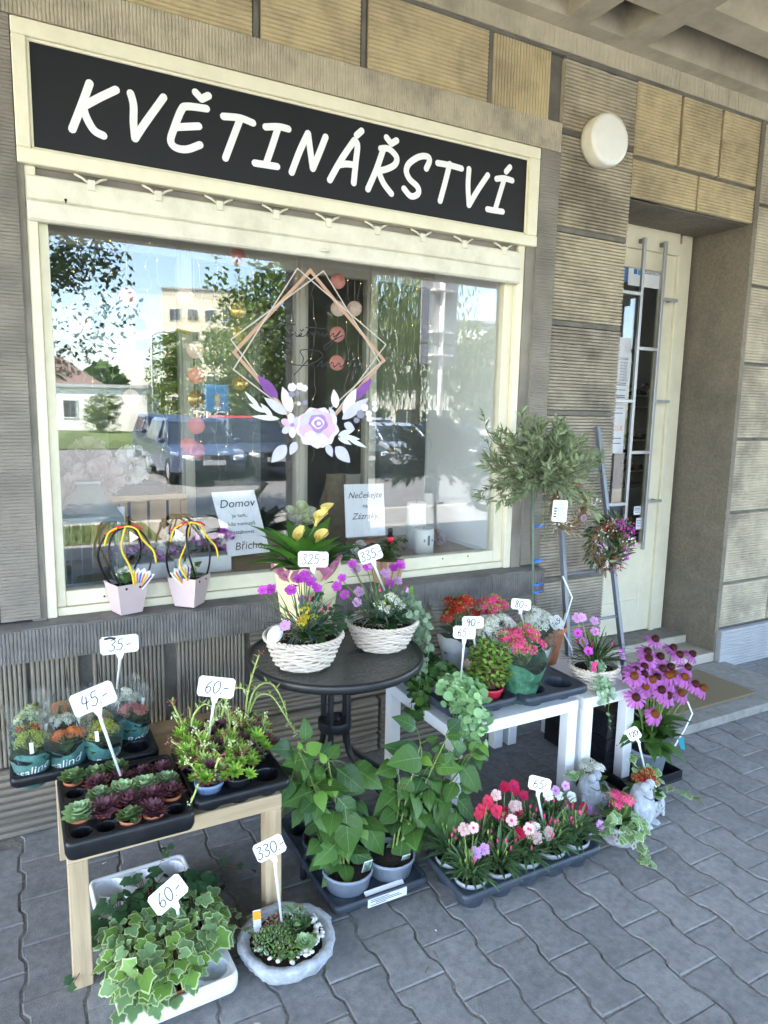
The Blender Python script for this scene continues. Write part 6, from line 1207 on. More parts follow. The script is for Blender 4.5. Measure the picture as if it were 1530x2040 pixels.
h2 = hydrangea(cH(1, 0), 'tall leggy hydrangea with toothed leaves and side-turned label', 2.0, [(1000, 430, 805, 525, 0), (1080, 490, 1205, 550, 2), (1060, 470, 995, 385, 0), (1080, 545, 1110, 715, 0), (1155, 560, 1185, 755, 0), (1160, 285, 1265, 300, 1), (1170, 255, 1275, 205, 3), (965, 240, 808, 180, 3), (1010, 470, 755, 385, 3), (830, 490, 722, 572, 0), (850, 660, 712, 845, 1), (880, 640, 905, 725, 0), (1260, 480, 1360, 675, 1), (1230, 475, 1395, 665, 3), (1310, 410, 1445, 400, 2), (1350, 420, 1390, 515, 0), (1375, 335, 1440, 425, 2), (1090, 690, 1175, 965, 1), (1060, 740, 1125, 975, 3), (960, 730, 945, 835, 1), (1230, 700, 1345, 865, 3), (1260, 650, 1305, 805, 1), (860, 950, 815, 1085, 1), (935, 880, 930, 1065, 0), (945, 880, 985, 1065, 1), (1060, 970, 1065, 1095, 0), (1230, 780, 1212, 985, 0), (1000, 560, 960, 700, 3), (1100, 400, 1060, 320, 1), (1150, 480, 1230, 420, 0), (1010, 800, 1100, 900, 3)], [(1070, 480), (1165, 295), (1330, 405), (860, 640), (990, 345), (1000, 720), (920, 880)])
plabel(h2, (800, 1735), 1.93, .12)
hydrangea(cH(0, 1), 'shaded dark hydrangea between the oak table leg and bistro table', 2.14, [(100, 560, 40, 700, 3), (120, 620, 70, 780, 3), (180, 560, 250, 460, 3), (170, 600, 220, 740, 3), (150, 540, 60, 480, 3), (250, 560, 360, 640, 3), (200, 650, 160, 800, 3), (330, 420, 420, 340, 3)], [(150, 580), (220, 560)], 'slate_plastic')
# ------------------------------------------------------------------ tray of pinks
tD, cD = tray('plant_tray', 'dark blue-grey tray of potted pinks on the paving', (1.245, 1.69, 0.0), 0, .62, .265, 5, 2, .055, .078, 'slate_plastic', skirt=.026, deep=.074)
def c10(x, y): return (820 + x / 2.3906, 1480 + y / 2.3906)
DM = {k: [pink_mesh('d%s%d' % (k, i), a, e, .022, 60 + i, i == 0) for i in range(2)] for k, a, e in (('c', 'p_carmine', 'p_eye'), ('s', 'p_scarlet', 'p_carmine'), ('b', 'p_blush', 'p_pink'), ('l', 'p_lilac', 'p_magenta'), ('w', 'p_white', 'p_eye'))}
DF = [('c', 450, 215), ('c', 497, 228), ('c', 545, 258), ('s', 362, 272), ('s', 327, 350), ('b', 410, 255), ('b', 470, 290), ('b', 505, 300), ('s', 400, 318), ('c', 450, 330), ('b', 570, 348), ('b', 575, 400), ('b', 580, 440), ('w', 637, 442), ('c', 523, 435), ('l', 300, 520), ('l', 340, 500), ('b', 250, 412), ('b', 280, 390), ('l', 720, 195), ('w', 750, 250), ('c', 770, 290), ('c', 690, 335), ('c', 735, 365), ('c', 800, 310), ('l', 855, 325), ('l', 885, 385), ('l', 810, 405), ('l', 920, 360), ('l', 935, 432), ('l', 720, 292), ('b', 650, 418), ('w', 645, 245), ('b', 470, 345), ('s', 505, 335), ('l', 905, 345), ('l', 870, 350), ('c', 755, 320), ('w', 700, 250), ('c', 820, 300), ('b', 540, 395), ('w', 600, 410), ('b', 560, 425), ('c', 430, 345), ('s', 380, 300), ('l', 690, 230), ('c', 480, 200), ('l', 840, 420), ('c', 500, 215), ('s', 345, 335), ('b', 490, 380)]
lbD = {(0, 0): 'potted pink with one frilly lilac bloom at the tray corner', (1, 0): 'potted pink with green buds and dark narrow leaves', (2, 0): 'potted pink with white-pink and one carmine flower', (3, 0): 'potted pink with red-eyed white flowers under the 65 tag', (4, 0): 'potted pink with several lilac flowers next to the stone planter', (0, 1): 'potted pink with peach-blush flowers next to the hydrangea', (1, 1): 'potted pink with scarlet flowers in the second row', (2, 1): 'potted pink with carmine flowers in the second row', (3, 1): 'potted pink with pale flowers next to the white table leg', (4, 1): 'potted pink with a cluster of carmine and pale flowers'}
groups = {k: [] for k in lbD}
for (c, x, y) in DF:
    j = 1 if y < 375 else 0; best = None
    for i in range(5):
        q = cD(i, j); pw = W(*c10(x, y), q.y); d = abs(pw.x - q.x)
        if best is None or d < best[0]: best = (d, i, pw)
    groups[(best[1], j)].append((c, best[2]))
for (i, j), lbl in lbD.items():
    root = thing('potted_pink', lbl, 'potted flower', cD(i, j)); pot(root, .040, .054, .088, 'grey_pot'); fs = []
    for c, p in groups[(i, j)]: q = p - root.location; fs.append((R6.choice(DM[c]), q.x, q.y + R6.uniform(-.02, .02), q.z, R6.uniform(.85, 1.1)))
    dianthus(root, .082, fs, 120, .095, .06, 'leaf_dianthus', R6, .10, .0125)
price_tag("65'", (1075, 1562), 1.80, (1084, 1648), 1.82, 'price tag reading 65 standing among the potted pinks', -6, .08, .052, -14)
# ------------------------------------------------------------------ doormat
dm = thing('doormat', 'brown coir doormat on the concrete step', 'doormat', (3.03, 2.385, .0505)); b = MB().m('doormat'); b.box(0, .80, 0, .41, 0, .013, .004); b.build('pile', dm)
# ================================================================== lettering and flowers stuck on the pane
R7 = random.Random(7)
MW = lambda Y: Matrix(((1, 0, 0, 0), (0, 0, -1, Y), (0, 1, 0, 0), (0, 0, 0, 1)))   # local (x, z, out) -> wall plane
def cA_(x, y): return (450 + x / 4.636, 530 + y / 4.636)
def cB_(x, y): return (470 + x / 4.935, 730 + y / 4.935)
YP = 2.9438
def wp(fn, p, Y=YP): q = W(*fn(*p), Y); return (q.x, q.z)
dec = thing('window_decal', 'vinyl window sticker of diamond outlines, cursive name and lilac flowers', 'sticker', (1.3, YP, 1.6))
lay = [0]
def nxt(): lay[0] += 1; return YP - .00012 * lay[0]
for m, wd, pts in (('decal_gold', .0150, [(780, 42), (1458, 868), (800, 1610), (75, 797)]), ('decal_line', .0055, [(660, 22), (1478, 725), (860, 1560), (68, 955)]), ('decal_line', .0055, [(902, 45), (1425, 895), (700, 1560), (45, 678)])):
    b = MB().m(m); Y = nxt(); b.ribbon([wp(cA_, p) for p in pts], wd, M=MW(Y), closed=True); b.build('outline', dec, True)
for word in ([[(545, 485), (430, 580), (320, 690)], [(640, 542), (560, 535), (470, 560), (400, 612), (460, 662), (580, 715)], [(580, 620), (600, 655), (640, 612), (655, 652), (690, 622), (700, 635), (668, 648), (735, 640), (775, 560), (748, 650), (800, 612), (808, 650), (850, 605), (858, 650), (895, 622), (905, 650), (950, 618), (958, 650), (995, 622), (1000, 655), (1060, 600), (985, 700), (920, 772), (908, 742), (985, 690), (1080, 640)], [(740, 570), (830, 572), (910, 582)], [(688, 588), (700, 602), (716, 584)]],
             [[(780, 842), (700, 930), (630, 1005)], [(612, 910), (760, 915), (880, 850), (878, 800), (800, 776), (688, 780), (715, 850), (705, 900)], [(840, 925), (880, 882), (888, 930), (930, 890), (938, 930), (985, 890), (1000, 932), (1045, 895), (1060, 932), (1100, 900), (1180, 845), (1170, 835), (1130, 900), (1150, 935), (1195, 880), (1180, 870), (1170, 925), (1205, 942), (1252, 910)]]):
    for st_ in word:
        b = MB().m('ink'); Y = nxt(); q = spline([(*wp(cA_, p), 0) for p in st_], 5); b.ribbon([(p.x, p.y) for p in q], .0042, M=MW(Y)); b.build('script_stroke', dec, True)
def blob(m, tip, base, wd, shape=0, nm='petal'):
    t, s_ = V(wp(cB_, tip)), V(wp(cB_, base)); d = t - s_; n = V((-d.y, d.x)) * wd; o = []
    for k in range(11): f = k / 10; w_ = (sin(pi * f ** (.8 if shape == 0 else 1.25)) ** (.9 if shape == 0 else .6)); o.append(s_ + d * f + n * w_)
    for k in range(9, 0, -1): f = k / 10; w_ = (sin(pi * f ** (.8 if shape == 0 else 1.25)) ** (.9 if shape == 0 else .6)); o.append(s_ + d * f - n * w_ * .95)
    b = MB().m(m); b.add([(p.x, p.y, 0) for p in o], [tuple(range(len(o)))], M=MW(nxt())); b.build(nm, dec, True)
for a in [('decal_purple', (210, 88), (410, 310), .19), ('decal_lilac', (275, 305), (500, 470), .17), ('decal_white', (455, 200), (545, 450), .22), ('decal_mint', (85, 245), (230, 405), .10), ('decal_mint', (120, 365), (290, 450), .13), ('decal_mint', (240, 360), (360, 500), .15), ('decal_mint', (150, 490), (430, 515), .09), ('decal_purple', (1338, 120), (1170, 320), .17), ('decal_white', (1180, 215), (1060, 480), .2), ('decal_lilac', (1305, 310), (1040, 520), .15), ('decal_white', (960, 225), (985, 410), .24), ('decal_lilac', (912, 400), (975, 500), .2), ('decal_lilac', (345, 945), (495, 775), .28), ('decal_lilac', (530, 870), (590, 740), .3), ('decal_lilac', (945, 890), (890, 765), .28), ('decal_lilac', (1120, 945), (975, 790), .28), ('decal_mint', (1160, 625), (1000, 680), .16), ('decal_mint', (1220, 715), (1020, 690), .12), ('decal_mint', (1135, 770), (1000, 700), .14), ('decal_mint', (1285, 800), (1100, 710), .1), ('decal_lilac', (1165, 620), (1060, 560), .3)]: blob(*a)
for k in range(6): t = radians(25 + 60 * k); blob(('decal_rose', 'decal_pale', 'decal_lilac')[k % 3], (545 + 115 * cos(t), 580 + 125 * sin(t)), (545, 580), .30, 1)
for (x, y, r_, m) in ((548, 205, 42, 'decal_white'), (625, 195, 36, 'decal_white'), (670, 215, 32, 'decal_white'), (545, 275, 30, 'decal_grey'), (600, 265, 24, 'decal_grey'), (675, 355, 26, 'decal_grey'), (615, 365, 20, 'decal_pale'), (1260, 405, 36, 'decal_white'), (1355, 365, 27, 'decal_white'), (1360, 420, 26, 'decal_white'), (1300, 465, 32, 'decal_white'), (1308, 515, 30, 'decal_white'), (1220, 470, 40, 'decal_grey'), (1180, 530, 28, 'decal_grey'), (550, 575, 20, 'decal_deep')):
    b = MB().m(m); b.add([(*wp(cB_, (x + r_ * cos(2 * pi * k / 14), y + r_ * (1 + .15 * sin(3 * k)) * sin(2 * pi * k / 14))), 0) for k in range(14)][::-1], [tuple(range(14))], M=MW(nxt())); b.build('berry', dec, True)
for (cx, cy_, R, m, ph, k) in ((795, 600, 205, 'decal_pale', 0, 9), (790, 590, 175, 'decal_rose', .6, 7), (770, 560, 130, 'decal_lilac', 1.2, 6), (800, 560, 95, 'decal_deep', .3, 5), (800, 555, 60, 'decal_pale', 2, 4), (805, 560, 42, 'decal_deep', .5, 4), (808, 560, 20, 'decal_white', 1, 3), (690, 620, 55, 'decal_rose', 1, 4), (830, 730, 70, 'decal_pale', 2, 5), (730, 690, 60, 'decal_white', 2, 5)):
    b = MB().m(m); b.add([(*wp(cB_, (cx + R * (1 + .07 * sin(k * t + ph)) * cos(t), cy_ + R * .95 * (1 + .07 * sin(k * t + ph)) * sin(t))), 0) for t in [2 * pi * j / 36 for j in range(36)]][::-1], [tuple(range(36))], M=MW(nxt())); b.build('rose_petal', dec, True)
# ------------------------------------------------------------------ hanging garlands and fairy lights
ZT = 2.40
GL = {'coral and pale paper discs hung left in the window': [(254, 590, 'disc_coral'), (259, 728, 'disc_gold'), (261, 793, 'disc_pale')], 'single pale disc hanging beside the window edge': [(164, 648, 'disc_pale')], 'three pale and gold discs hanging by the interior post': [(370, 592, 'disc_pale'), (371, 649, 'disc_gold'), (388, 647, 'disc_gold')], 'long row of gold and pink discs': [(389, 697, 'disc_pale'), (391, 748, 'disc_coral'), (389, 795, 'disc_gold'), (391, 848, 'disc_coral'), (376, 888, 'disc_coral'), (393, 898, 'disc_coral')], 'gold discs hanging left of the diamond sticker': [(474, 511, 'disc_coral'), (474, 619, 'disc_gold'), (476, 665, 'disc_gold'), (478, 764, 'disc_gold')], 'coral discs hanging behind the diamond sticker': [(673, 560, 'disc_coral'), (674, 615, 'disc_pale'), (672, 666, 'disc_coral'), (671, 723, 'disc_coral')], 'pale disc hanging right of the diamond sticker': [(706, 615, 'disc_pale')]}
for lb, ds in GL.items():
    Y = 3.02 + R7.uniform(0, .10); p0 = W(ds[0][0], ds[0][1], Y); root = thing('paper_garland', lb if len(lb.split()) > 3 else lb, 'garland', (p0.x, Y, p0.z), 'window garlands'); zl = W(*ds[-1][:2], Y).z
    b = MB().m('wire'); b.tube([(0, 0, ZT + .01 - p0.z), (0, 0, zl - p0.z)], .0007, 4); b.build('string', root)
    for (u, v, m) in ds: q = W(u, v, Y) - root.location; a = R7.uniform(-.5, .5); b = MB().m(m); b.lathe([(.036, -.0008), (.036, .0008)], 28, cap1=True, M=frame(q, (0, 0, 1), (sin(a), -cos(a), 0))); b.build('disc', root)
fy = thing('fairy_lights', 'wavy warm fairy light strands hanging inside the window', 'fairy lights', (1.2, 3.15, ZT))
for u, v1 in ((160, 760), (185, 800), (225, 760), (300, 700), (320, 950), (400, 930), (430, 960), (448, 940), (505, 950), (585, 930), (625, 920), (692, 930), (716, 900), (735, 930), (790, 940), (822, 900), (860, 900)):
    Y = 3.12 + R7.uniform(-.05, .08); x = W(u, 700, Y).x; zb_ = W(u, v1, Y).z; n = 26; ph = R7.uniform(0, 6); pts = [(x + .009 * sin(k * .9 + ph) + .006 * sin(k * 2.3), Y + .005 * sin(k * 1.7), ZT - (ZT - zb_) * k / n) for k in range(n + 1)]; b = MB().m('wire'); b.tube(pts, .0008, 3, False); s_ = b.build('strand', fy, True)
    b = MB().m('fairy')
    for k in range(3, n + 1, 5): b.ball(pts[k], .0022, 6, 4)
    stuff(b.build('bulbs', s_, True))
# ------------------------------------------------------------------ things inside the display
def quad_card(name, label, px, Yt, Yb, lines, m='card_white'):
    a, b_, c, d = W(*px[0], Yt), W(*px[1], Yt), W(*px[2], Yb), W(*px[3], Yb); root = thing(name, label, 'sign', (d + c) / 2); o = root.location; n = (b_ - a).cross(a - d).normalized(); n = -n if n.y > 0 else n
    b = MB().m(m); b.add([p - o for p in (a, b_, c, d)] + [p - o - n * .008 for p in (a, b_, c, d)], [(3, 2, 1, 0), (4, 5, 6, 7), (0, 1, 5, 4), (1, 2, 6, 5), (2, 3, 7, 6), (3, 0, 4, 7)]); b.build('board', root)
    b = MB().m('card_grey')
    for k in range(1, 5): t = k / 5; p, q = a.lerp(b_, t), d.lerp(c, t); e = (b_ - a) * .006; b.add([p - o + n * .0006, p + e - o + n * .0006, q + e - o + n * .0006, q - o + n * .0006], [(3, 2, 1, 0)])
    stuff(b.build('plank_lines', root)); b = MB().m('ink'); ux = (b_ - a) ; uy = (a - d); L = ux.length
    for (txt, fx, fy_, sz, sh) in lines:
        tv, tf = text_data(txt, sz * L, sh); b.add([a.lerp(b_, fx).lerp(d.lerp(c, fx), fy_) - o + ux * (x / L) + uy * (y / uy.length) + n * .0012 for x, y, z in tv], tf)
    stuff(b.build('lettering', root)); return root
quad_card('quote_sign', 'white plank sign reading Domov je tam with cursive lettering', ((421, 981), (506, 976), (538, 1099), (455, 1109)), 3.19, 3.08, [('Domov', .5, .2, .27, .35), ('je tam,', .5, .39, .13, 0), ('kde nemusíš', .5, .52, .13, 0), ('zatáhovat', .5, .65, .13, 0), ('Břicho.', .55, .87, .25, .35)])
quad_card('quote_sign', 'pale plank sign reading Nečekejte na zázraky', ((686, 965), (764, 963), (768, 1066), (690, 1071)), 3.22, 3.14, [('Nečekejte', .5, .22, .2, .35), ('na', .5, .42, .14, 0), ('Zázraky,', .5, .62, .2, .35)])
FZ = .9255
def at(u, v, Y, z=None): p = W(u, v, Y); return V((p.x, Y, FZ if z is None else z))
p = at(178, 1080, 3.16); lt = thing('lantern', 'weathered zinc lantern with pyramid roof inside the window', 'lantern', p)
b = MB().m('zinc'); zr_ = W(178, 1022, 3.16).z - FZ; zt_ = W(178, 962, 3.16).z - FZ; R_ = .125
b.add([(-R_, -R_, zr_), (R_, -R_, zr_), (R_, R_, zr_), (-R_, R_, zr_), (-.035, -.035, zt_), (.035, -.035, zt_), (.035, .035, zt_), (-.035, .035, zt_)], [(0, 1, 5, 4), (1, 2, 6, 5), (2, 3, 7, 6), (3, 0, 4, 7), (4, 5, 6, 7), (3, 2, 1, 0)]); b.box(-.05, .05, -.05, .05, zt_, zt_ + .01); b.build('roof', lt)
for sx in (-1, 1):
    for sy in (-1, 1): b = MB().m('zinc'); b.box(sx * .11 - .01, sx * .11 + .01, sy * .11 - .01, sy * .11 + .01, .02, zr_); b.build('post', lt)
b = MB().m('zinc'); b.box(-.125, .125, -.125, .125, 0, .02); b.build('base', lt); b = MB().m('zinc'); b.box(-.125, .125, -.126, .126, zr_ - .025, zr_ - .001); b.build('frame', lt)
for k in range(5): b = MB().m('zinc'); b.tube([(-.08 + .04 * k, -.112, .02), (-.08 + .04 * k, -.112, zr_ - .02)], .0025, 5); b.build('bar', lt)
p = at(280, 1110, 3.40); cr_ = thing('wooden_crate', 'light wooden crate with gaps between its slats in the window', 'crate', p); zc = W(280, 985, 3.40).z - FZ; w_ = .22
for k in range(5): b = MB().m('crate_wood'); x = -w_ + .004 + k * .088; b.box(x, x + .075, -.012, 0, 0, zc - .03, .002); b.build('slat', cr_)
for q in ((-w_, w_, -.02, -.0125, zc - .03, zc), (w_ - .03, w_ + .002, -.024, .2, 0, zc - .031), (-w_, w_, -.012, .2, zc - .0295, zc - .018)): b = MB().m('crate_wood'); b.box(*q, .002); b.build('rail', cr_)
tb_ = thing('black_box', 'flat black box lying on the wooden crate', 'box', (p.x - .04, p.y + .02, FZ + zc)); b = MB().m('black_plastic'); b.box(-.16, .16, -.05, .14, 0, .05, .003); b.build('case', tb_)
def pom(name, label, u, v, Y, R, m, n=90, zz=None):
    p = W(u, v, Y); root = thing(name, label, 'decoration', p); b = MB().m(m)
    for i in range(n): d = rdir(R7, -1.4, 1.5); b.leaf(frame(d * R * .35, d, rdir(R7, -1, 1)), R * R7.uniform(.55, .8), R * .55, 'petal', 4, R7.uniform(-.8, .8), R7.uniform(.1, .4))
    stuff(b.build('petals', root)); return root
for k, (u, v, R) in enumerate(((135, 940, .10), (175, 925, .11), (205, 950, .09), (150, 985, .09))): pom('tulle_ruffle', 'blush tulle ruffle bunched above the lantern', u, v, 3.34 - .03 * k, R, 'tulle')['group'] = 'tulle ruffles'
pom('paper_pompom', 'white paper pompom standing on the black box', 265, 925, 3.40, .085, 'pom_white', 120)
for (u, v, Y, r_, vt, lb) in ((241, 1105, 3.10, .022, 1008, 'tall slim white candle behind the pink pots'), (843, 1098, 3.10, .055, 1052, 'thick white candle with dark diamond label'), (828, 1085, 3.24, .055, 1000, 'taller white candle behind the diamond-labelled one')):
    p = at(u, v, Y); h = W(u, vt, Y).z - FZ; c_ = thing('candle', lb, 'candle', p); b = MB().m('candle'); b.lathe([(r_, 0), (r_, h - .004), (r_ * .95, h), (r_ * .5, h - .005), (.001, h - .006)], 24); b.build('wax', c_); b = MB().m('ink'); b.tube([(0, 0, h - .006), (.002, 0, h + .012)], .0013, 5); b.build('wick', c_)
    if 'dark diamond' in lb: b = MB().m('card_grey'); b.m('grey_steel').add([(0, -r_ - .001, .045), (.030, -r_ * .84 - .002, .075), (0, -r_ - .001, .105), (-.030, -r_ * .84 - .002, .075)], [(0, 1, 2, 3)]); b.build('label', c_)
def posy(name, label, u, v, Y, w_, cols, n, hh, box=None, zbase=None):
    p = at(u, v, Y); root = thing(name, label, 'flowers', p)
    if box == 'vase': b = MB().m('zinc'); b.lathe([(.04, 0), (.055, .05), (.045, hh - .05), (.05, hh - .03)], 18); b.build('vase', root)
    else: b = MB().m(box or 'white_laminate'); b.box(-w_, w_, -.05, .05, 0, hh * .45, .004); b.build('box', root)
    b = MB().m('leaf_dark')
    for i in range(60): b.leaf(frame((R7.uniform(-w_, w_) * .8, R7.uniform(-.04, .04), hh * .55), rdir(R7, .1, 1.2)), .06, .03, 'oval', 3, .4, .2)
    stuff(b.build('foliage', root))
    for i in range(n):
        m = R7.choice(cols); key = ('pos', m); 
        if key not in LM:
            b = MB().m(m)
            for k in range(26): d = rdir(R7, .05, 1.5); b.leaf(frame(d * .008, d, (0, 0, 1)), .022, .02, 'petal', 3, -.7, .3)
            LM[key] = b.mesh('flower')
        s_ = R7.uniform(.8, 1.3) * (1.5 if box == 'vase' else 1); put('flower', LM[key], root, Matrix.Translation((R7.uniform(-w_, w_), R7.uniform(-.06, .03), hh * R7.uniform(.6, 1.0))) @ Matrix.Rotation(R7.uniform(.2, .8), 4, 'X') @ Matrix.Diagonal((s_, s_, s_, 1)))
    return root
posy('flower_box', 'box of white and mauve artificial flowers behind the pink paper pots', 285, 1130, 3.12, .13, ['p_white', 'p_lilac', 'p_white', 'p_dusty'], 22, .16, 'card_grey')
posy('flower_box', 'white box of pale and purple artificial flowers beside the Domov sign', 400, 1118, 3.14, .13, ['p_white', 'p_lilac', 'p_white', 'p_magenta'], 24, .17)
posy('rose_vase', 'vase of cream-white artificial roses behind the calla', 598, 1085, 3.26, .09, ['p_white', 'p_white', 'p_cream'], 12, .26, 'vase')
posy('flower_dish', 'low white dish of small grey-green plants near the kraft bag', 712, 1112, 3.04, .07, ['p_white', 'p_dusty'], 9, .07)
bx = thing('pink_box', 'small pink and blue box in front of the Nečekejte sign', 'box', at(728, 1090, 3.12)); b = MB().m('disc_coral'); b.box(-.045, .045, -.02, .02, .03, .085, .002); b.m('decal_lilac').box(-.045, .045, -.02, .02, 0, .0295, .002); b.build('carton', bx)
pom('tulle_ruffle', 'blush tulle ruffle on the display floor beside the calla', 560, 1118, 3.06, .045, 'tulle', 40); pom('tulle_ruffle', 'pale tulle ruffle behind the thick candle', 872, 1070, 3.26, .05, 'tulle', 40)
dv = thing('dark_vase', 'tall dark wicker vase standing deep in the display', 'vase', at(668, 1040, 3.48)); b = MB().m('bark'); b.lathe([(.05, 0), (.09, .08), (.10, .2), (.06, .34), (.05, .40)], 20, wob=lambda t, i: 1 + .03 * sin(14 * t + i * 3)); b.build('body', dv)
# ------------------------------------------------------------------ notices on the door glass
YN = YD + .0175
def notice(label, x0, x1, z0, z1, m, items, tilt=0):
    root = thing('notice', label, 'notice', ((x0 + x1) / 2, YN, z0)); b = MB().m(m); b.box(-(x1 - x0) / 2, (x1 - x0) / 2, -.0005, .0005, 0, z1 - z0); b.build('sheet', root)
    for (mm, kind, x, z, s_) in items:
        b = MB().m(mm)
        if kind == 'sq': b.box(x - s_, x + s_, -.0012, -.0008, z - s_, z + s_)
        elif kind == 'ln': b.box(x - s_, x + s_, -.0012, -.0008, z - .0022, z + .0022)
        else: tv, tf = text_data(kind, s_); b.add([(x + a, -.001, z + q) for a, q, c in tv], tf)
        stuff(b.build('print', root))
q0, q1 = W(1252, 545, YN), W(1331, 545, YN); z0, z1 = W(1290, 573, YN).z, W(1290, 528, YN).z
notice('white parcel-service notice with coloured squares behind the door bars', q0.x, q1.x, z0, z1, 'card_white', [('ribbon_yellow', 'sq', -.088, .125, .016), ('blue_label', 'sq', -.120, .088, .016), ('poster_blue', 'sq', -.083, .086, .016), ('ink', 'Balíkovna', .058, .098, .050)])
notice('small blue emblem sticker at the edge of the door glass', W(1242, 545, YN).x, q0.x - .006, z0 + .02, z1, 'blue_label', [])
x1 = W(1254, 740, YN).x; z1_, z0_ = W(1247, 673, YN).z, W(1240, 798, YN).z; h_ = z1_ - z0_
notice('tall white opening-hours notice inside the door glass', x1 - .21, x1, z0_, z1_, 'card_white', [('ink', 'OTEVÍRACÍ DOBA:', .0, h_ * .665, .022)] + [('ink', d_ + ' 8.00 - 18 HOD.', 0.012, h_ * (.605 - .047 * k), .019) for k, d_ in enumerate(('PO', 'ÚT', 'ST', 'ČT', 'PÁ', 'SO'))] + [('ink', 'ZAVŘENO', .05, h_ * .325, .018)] + [('ink', 'ln', 0.02, h_ * f, .06) for f in (.28, .25, .17, .08, .05)])
x2 = W(1244, 850, YN).x; z1_, z0_ = W(1240, 803, YN).z, W(1235, 903, YN).z; h_ = z1_ - z0_
notice('lower white notice with an orange date on the door glass', x2 - .21, x2, z0_, z1_, 'card_white', [('ink', 'ln', .03, h_ * f, .05) for f in (.9, .8, .3, .2)] + [('orange_label', '25.8.', .05, h_ * .5, .045)])
for (u0, u1, v0, v1, lb) in ((1262, 1277, 1008, 1026, 'small white sticker above the lower door panel'), (1266, 1279, 1031, 1055, 'small framed white sticker below the other sticker')):
    a, c = W(u0, v1, YN), W(u1, v0, YN); notice(lb, a.x, c.x, a.z, c.z, 'card_white', [('blue_label', 'ln', 0, (c.z - a.z) * f, (c.x - a.x) * .35) for f in (.3, .55, .75)])
for k in range(4):
    pm = posy('flower_stand', ('pale flower bunch low behind the door glass', 'pink flower bunch behind the door glass', 'faded bouquet higher behind the door glass', 'white bouquet behind the middle of the door glass')[k], 1290, 1000, 3.9, .16, [['p_white', 'p_dusty'], ['p_dusty', 'p_coral'], ['p_dusty', 'p_blush'], ['p_white', 'p_blush']][k], 12, .16, 'interior_dark'); pm.location = (4.45, 3.95, (.75, 1.15, 1.75, 1.4)[k])
b = MB().m('interior_white'); b.box(3.2, 5.6, 4.35, 4.40, 0, 3.3); b.build('shop_wall', bld, True)
b = MB().m('interior_dark')
for z in (.72, 1.12, 1.37, 1.72): b.box(4.1, 5.0, 3.8, 4.349, z, z + .02)
stuff(b.build('shop_shelf', bld, True))
# two dark blades of a plant on the left of the display
# ================================================================== street opposite (seen mirrored in the pane)
R8 = random.Random(8)
def car(loc, label, paint, L=4.4, Wd=1.75, H=1.45, rz=pi / 2, estate=False):
    root = thing('parked_car', label, 'car', loc, 'cars parked across the pavement', rz); l, w_ = L / 2, Wd / 2
    b = MB().m(paint); b.hull([(x, s_ * w_ * k, z) for s_ in (-1, 1) for (x, k, z) in ((l, .80, .35), (l, .80, .60), (l - .10, .86, .72), (l - 1.25, .97, .92), (-l + .5, .97, .96), (-l, .86, .88), (-l, .86, .35), (l - .5, 1, .30), (-l + .5, 1, .30), (l - .3, .97, .70), (0, 1.0, .62), (0, 1, .3))]); b.build('body', root)
    rr = -l + (.12 if estate else .55); b = MB().m('car_glass'); b.hull([(x, s_ * w_ * k, z) for s_ in (-1, 1) for (x, k, z) in ((l - 1.15, .90, .90), (rr, .90, .94), (l - 1.95, .74, H - .07), (rr + (.25 if estate else .75), .74, H - .08))]); b.build('cabin_glass', root)
    b = MB().m(paint); b.hull([(x, s_ * w_ * k, z) for s_ in (-1, 1) for (x, k, z) in ((l - 1.90, .76, H - .09), (rr + (.2 if estate else .70), .76, H - .10), (l - 2.1, .70, H), (rr + (.35 if estate else .95), .70, H - .01))]); b.build('roof', root)
    for s_ in (-1, 1):
        b = MB().m(paint); b.tube([(l - 1.17, s_ * w_ * .89, .92), (l - 1.95, s_ * w_ * .745, H - .06)], .035, 6); b.build('pillar', root); b = MB().m(paint); b.tube([(-.15, s_ * w_ * .915, .95), (-.2, s_ * w_ * .745, H - .06)], .03, 6); b.build('pillar', root)
        b = MB().m(paint); b.ball((l - 1.35, s_ * (w_ * .95 + .08), .98), (.06, .10, .07)); b.build('mirror', root)
        b = MB().m('headlamp'); b.hull([(l - .02 + dx, s_ * w_ * k, z) for dx, k, z in ((.01, .50, .58), (.01, .50, .70), (-.02, .80, .60), (-.10, .84, .72), (.03, .55, .6), (.03, .55, .69), (-.04, .84, .66))]); b.build('headlight', root)
        for x in (l - .85, -l + .80):
            M = frame((x, s_ * (w_ - .10), .31), (1, 0, 0), (0, s_, 0)); b = MB().m('tyre'); b.lathe([(.18, -.1), (.30, -.1), (.315, -.06), (.315, .06), (.30, .105), (.20, .105)], 22, M=M); o = b.build('wheel', root); b = MB().m('steel_bar'); b.lathe([(.195, .09), (.16, .10), (.05, .112), (.001, .114)], 18, M=M, cap0=False); b.build('rim', o)
    b = MB().m('tyre'); b.box(l - .01, l + .012, -.36, .36, .57, .71, .01); b.build('grille', root); b = MB().m('tyre'); b.box(l - .02, l + .015, -.6, .6, .36, .48, .01); b.build('bumper_vent', root); b = MB().m('plate_white'); b.box(l + .013, l + .022, -.26, .26, .49, .60); b.build('number_plate', root)
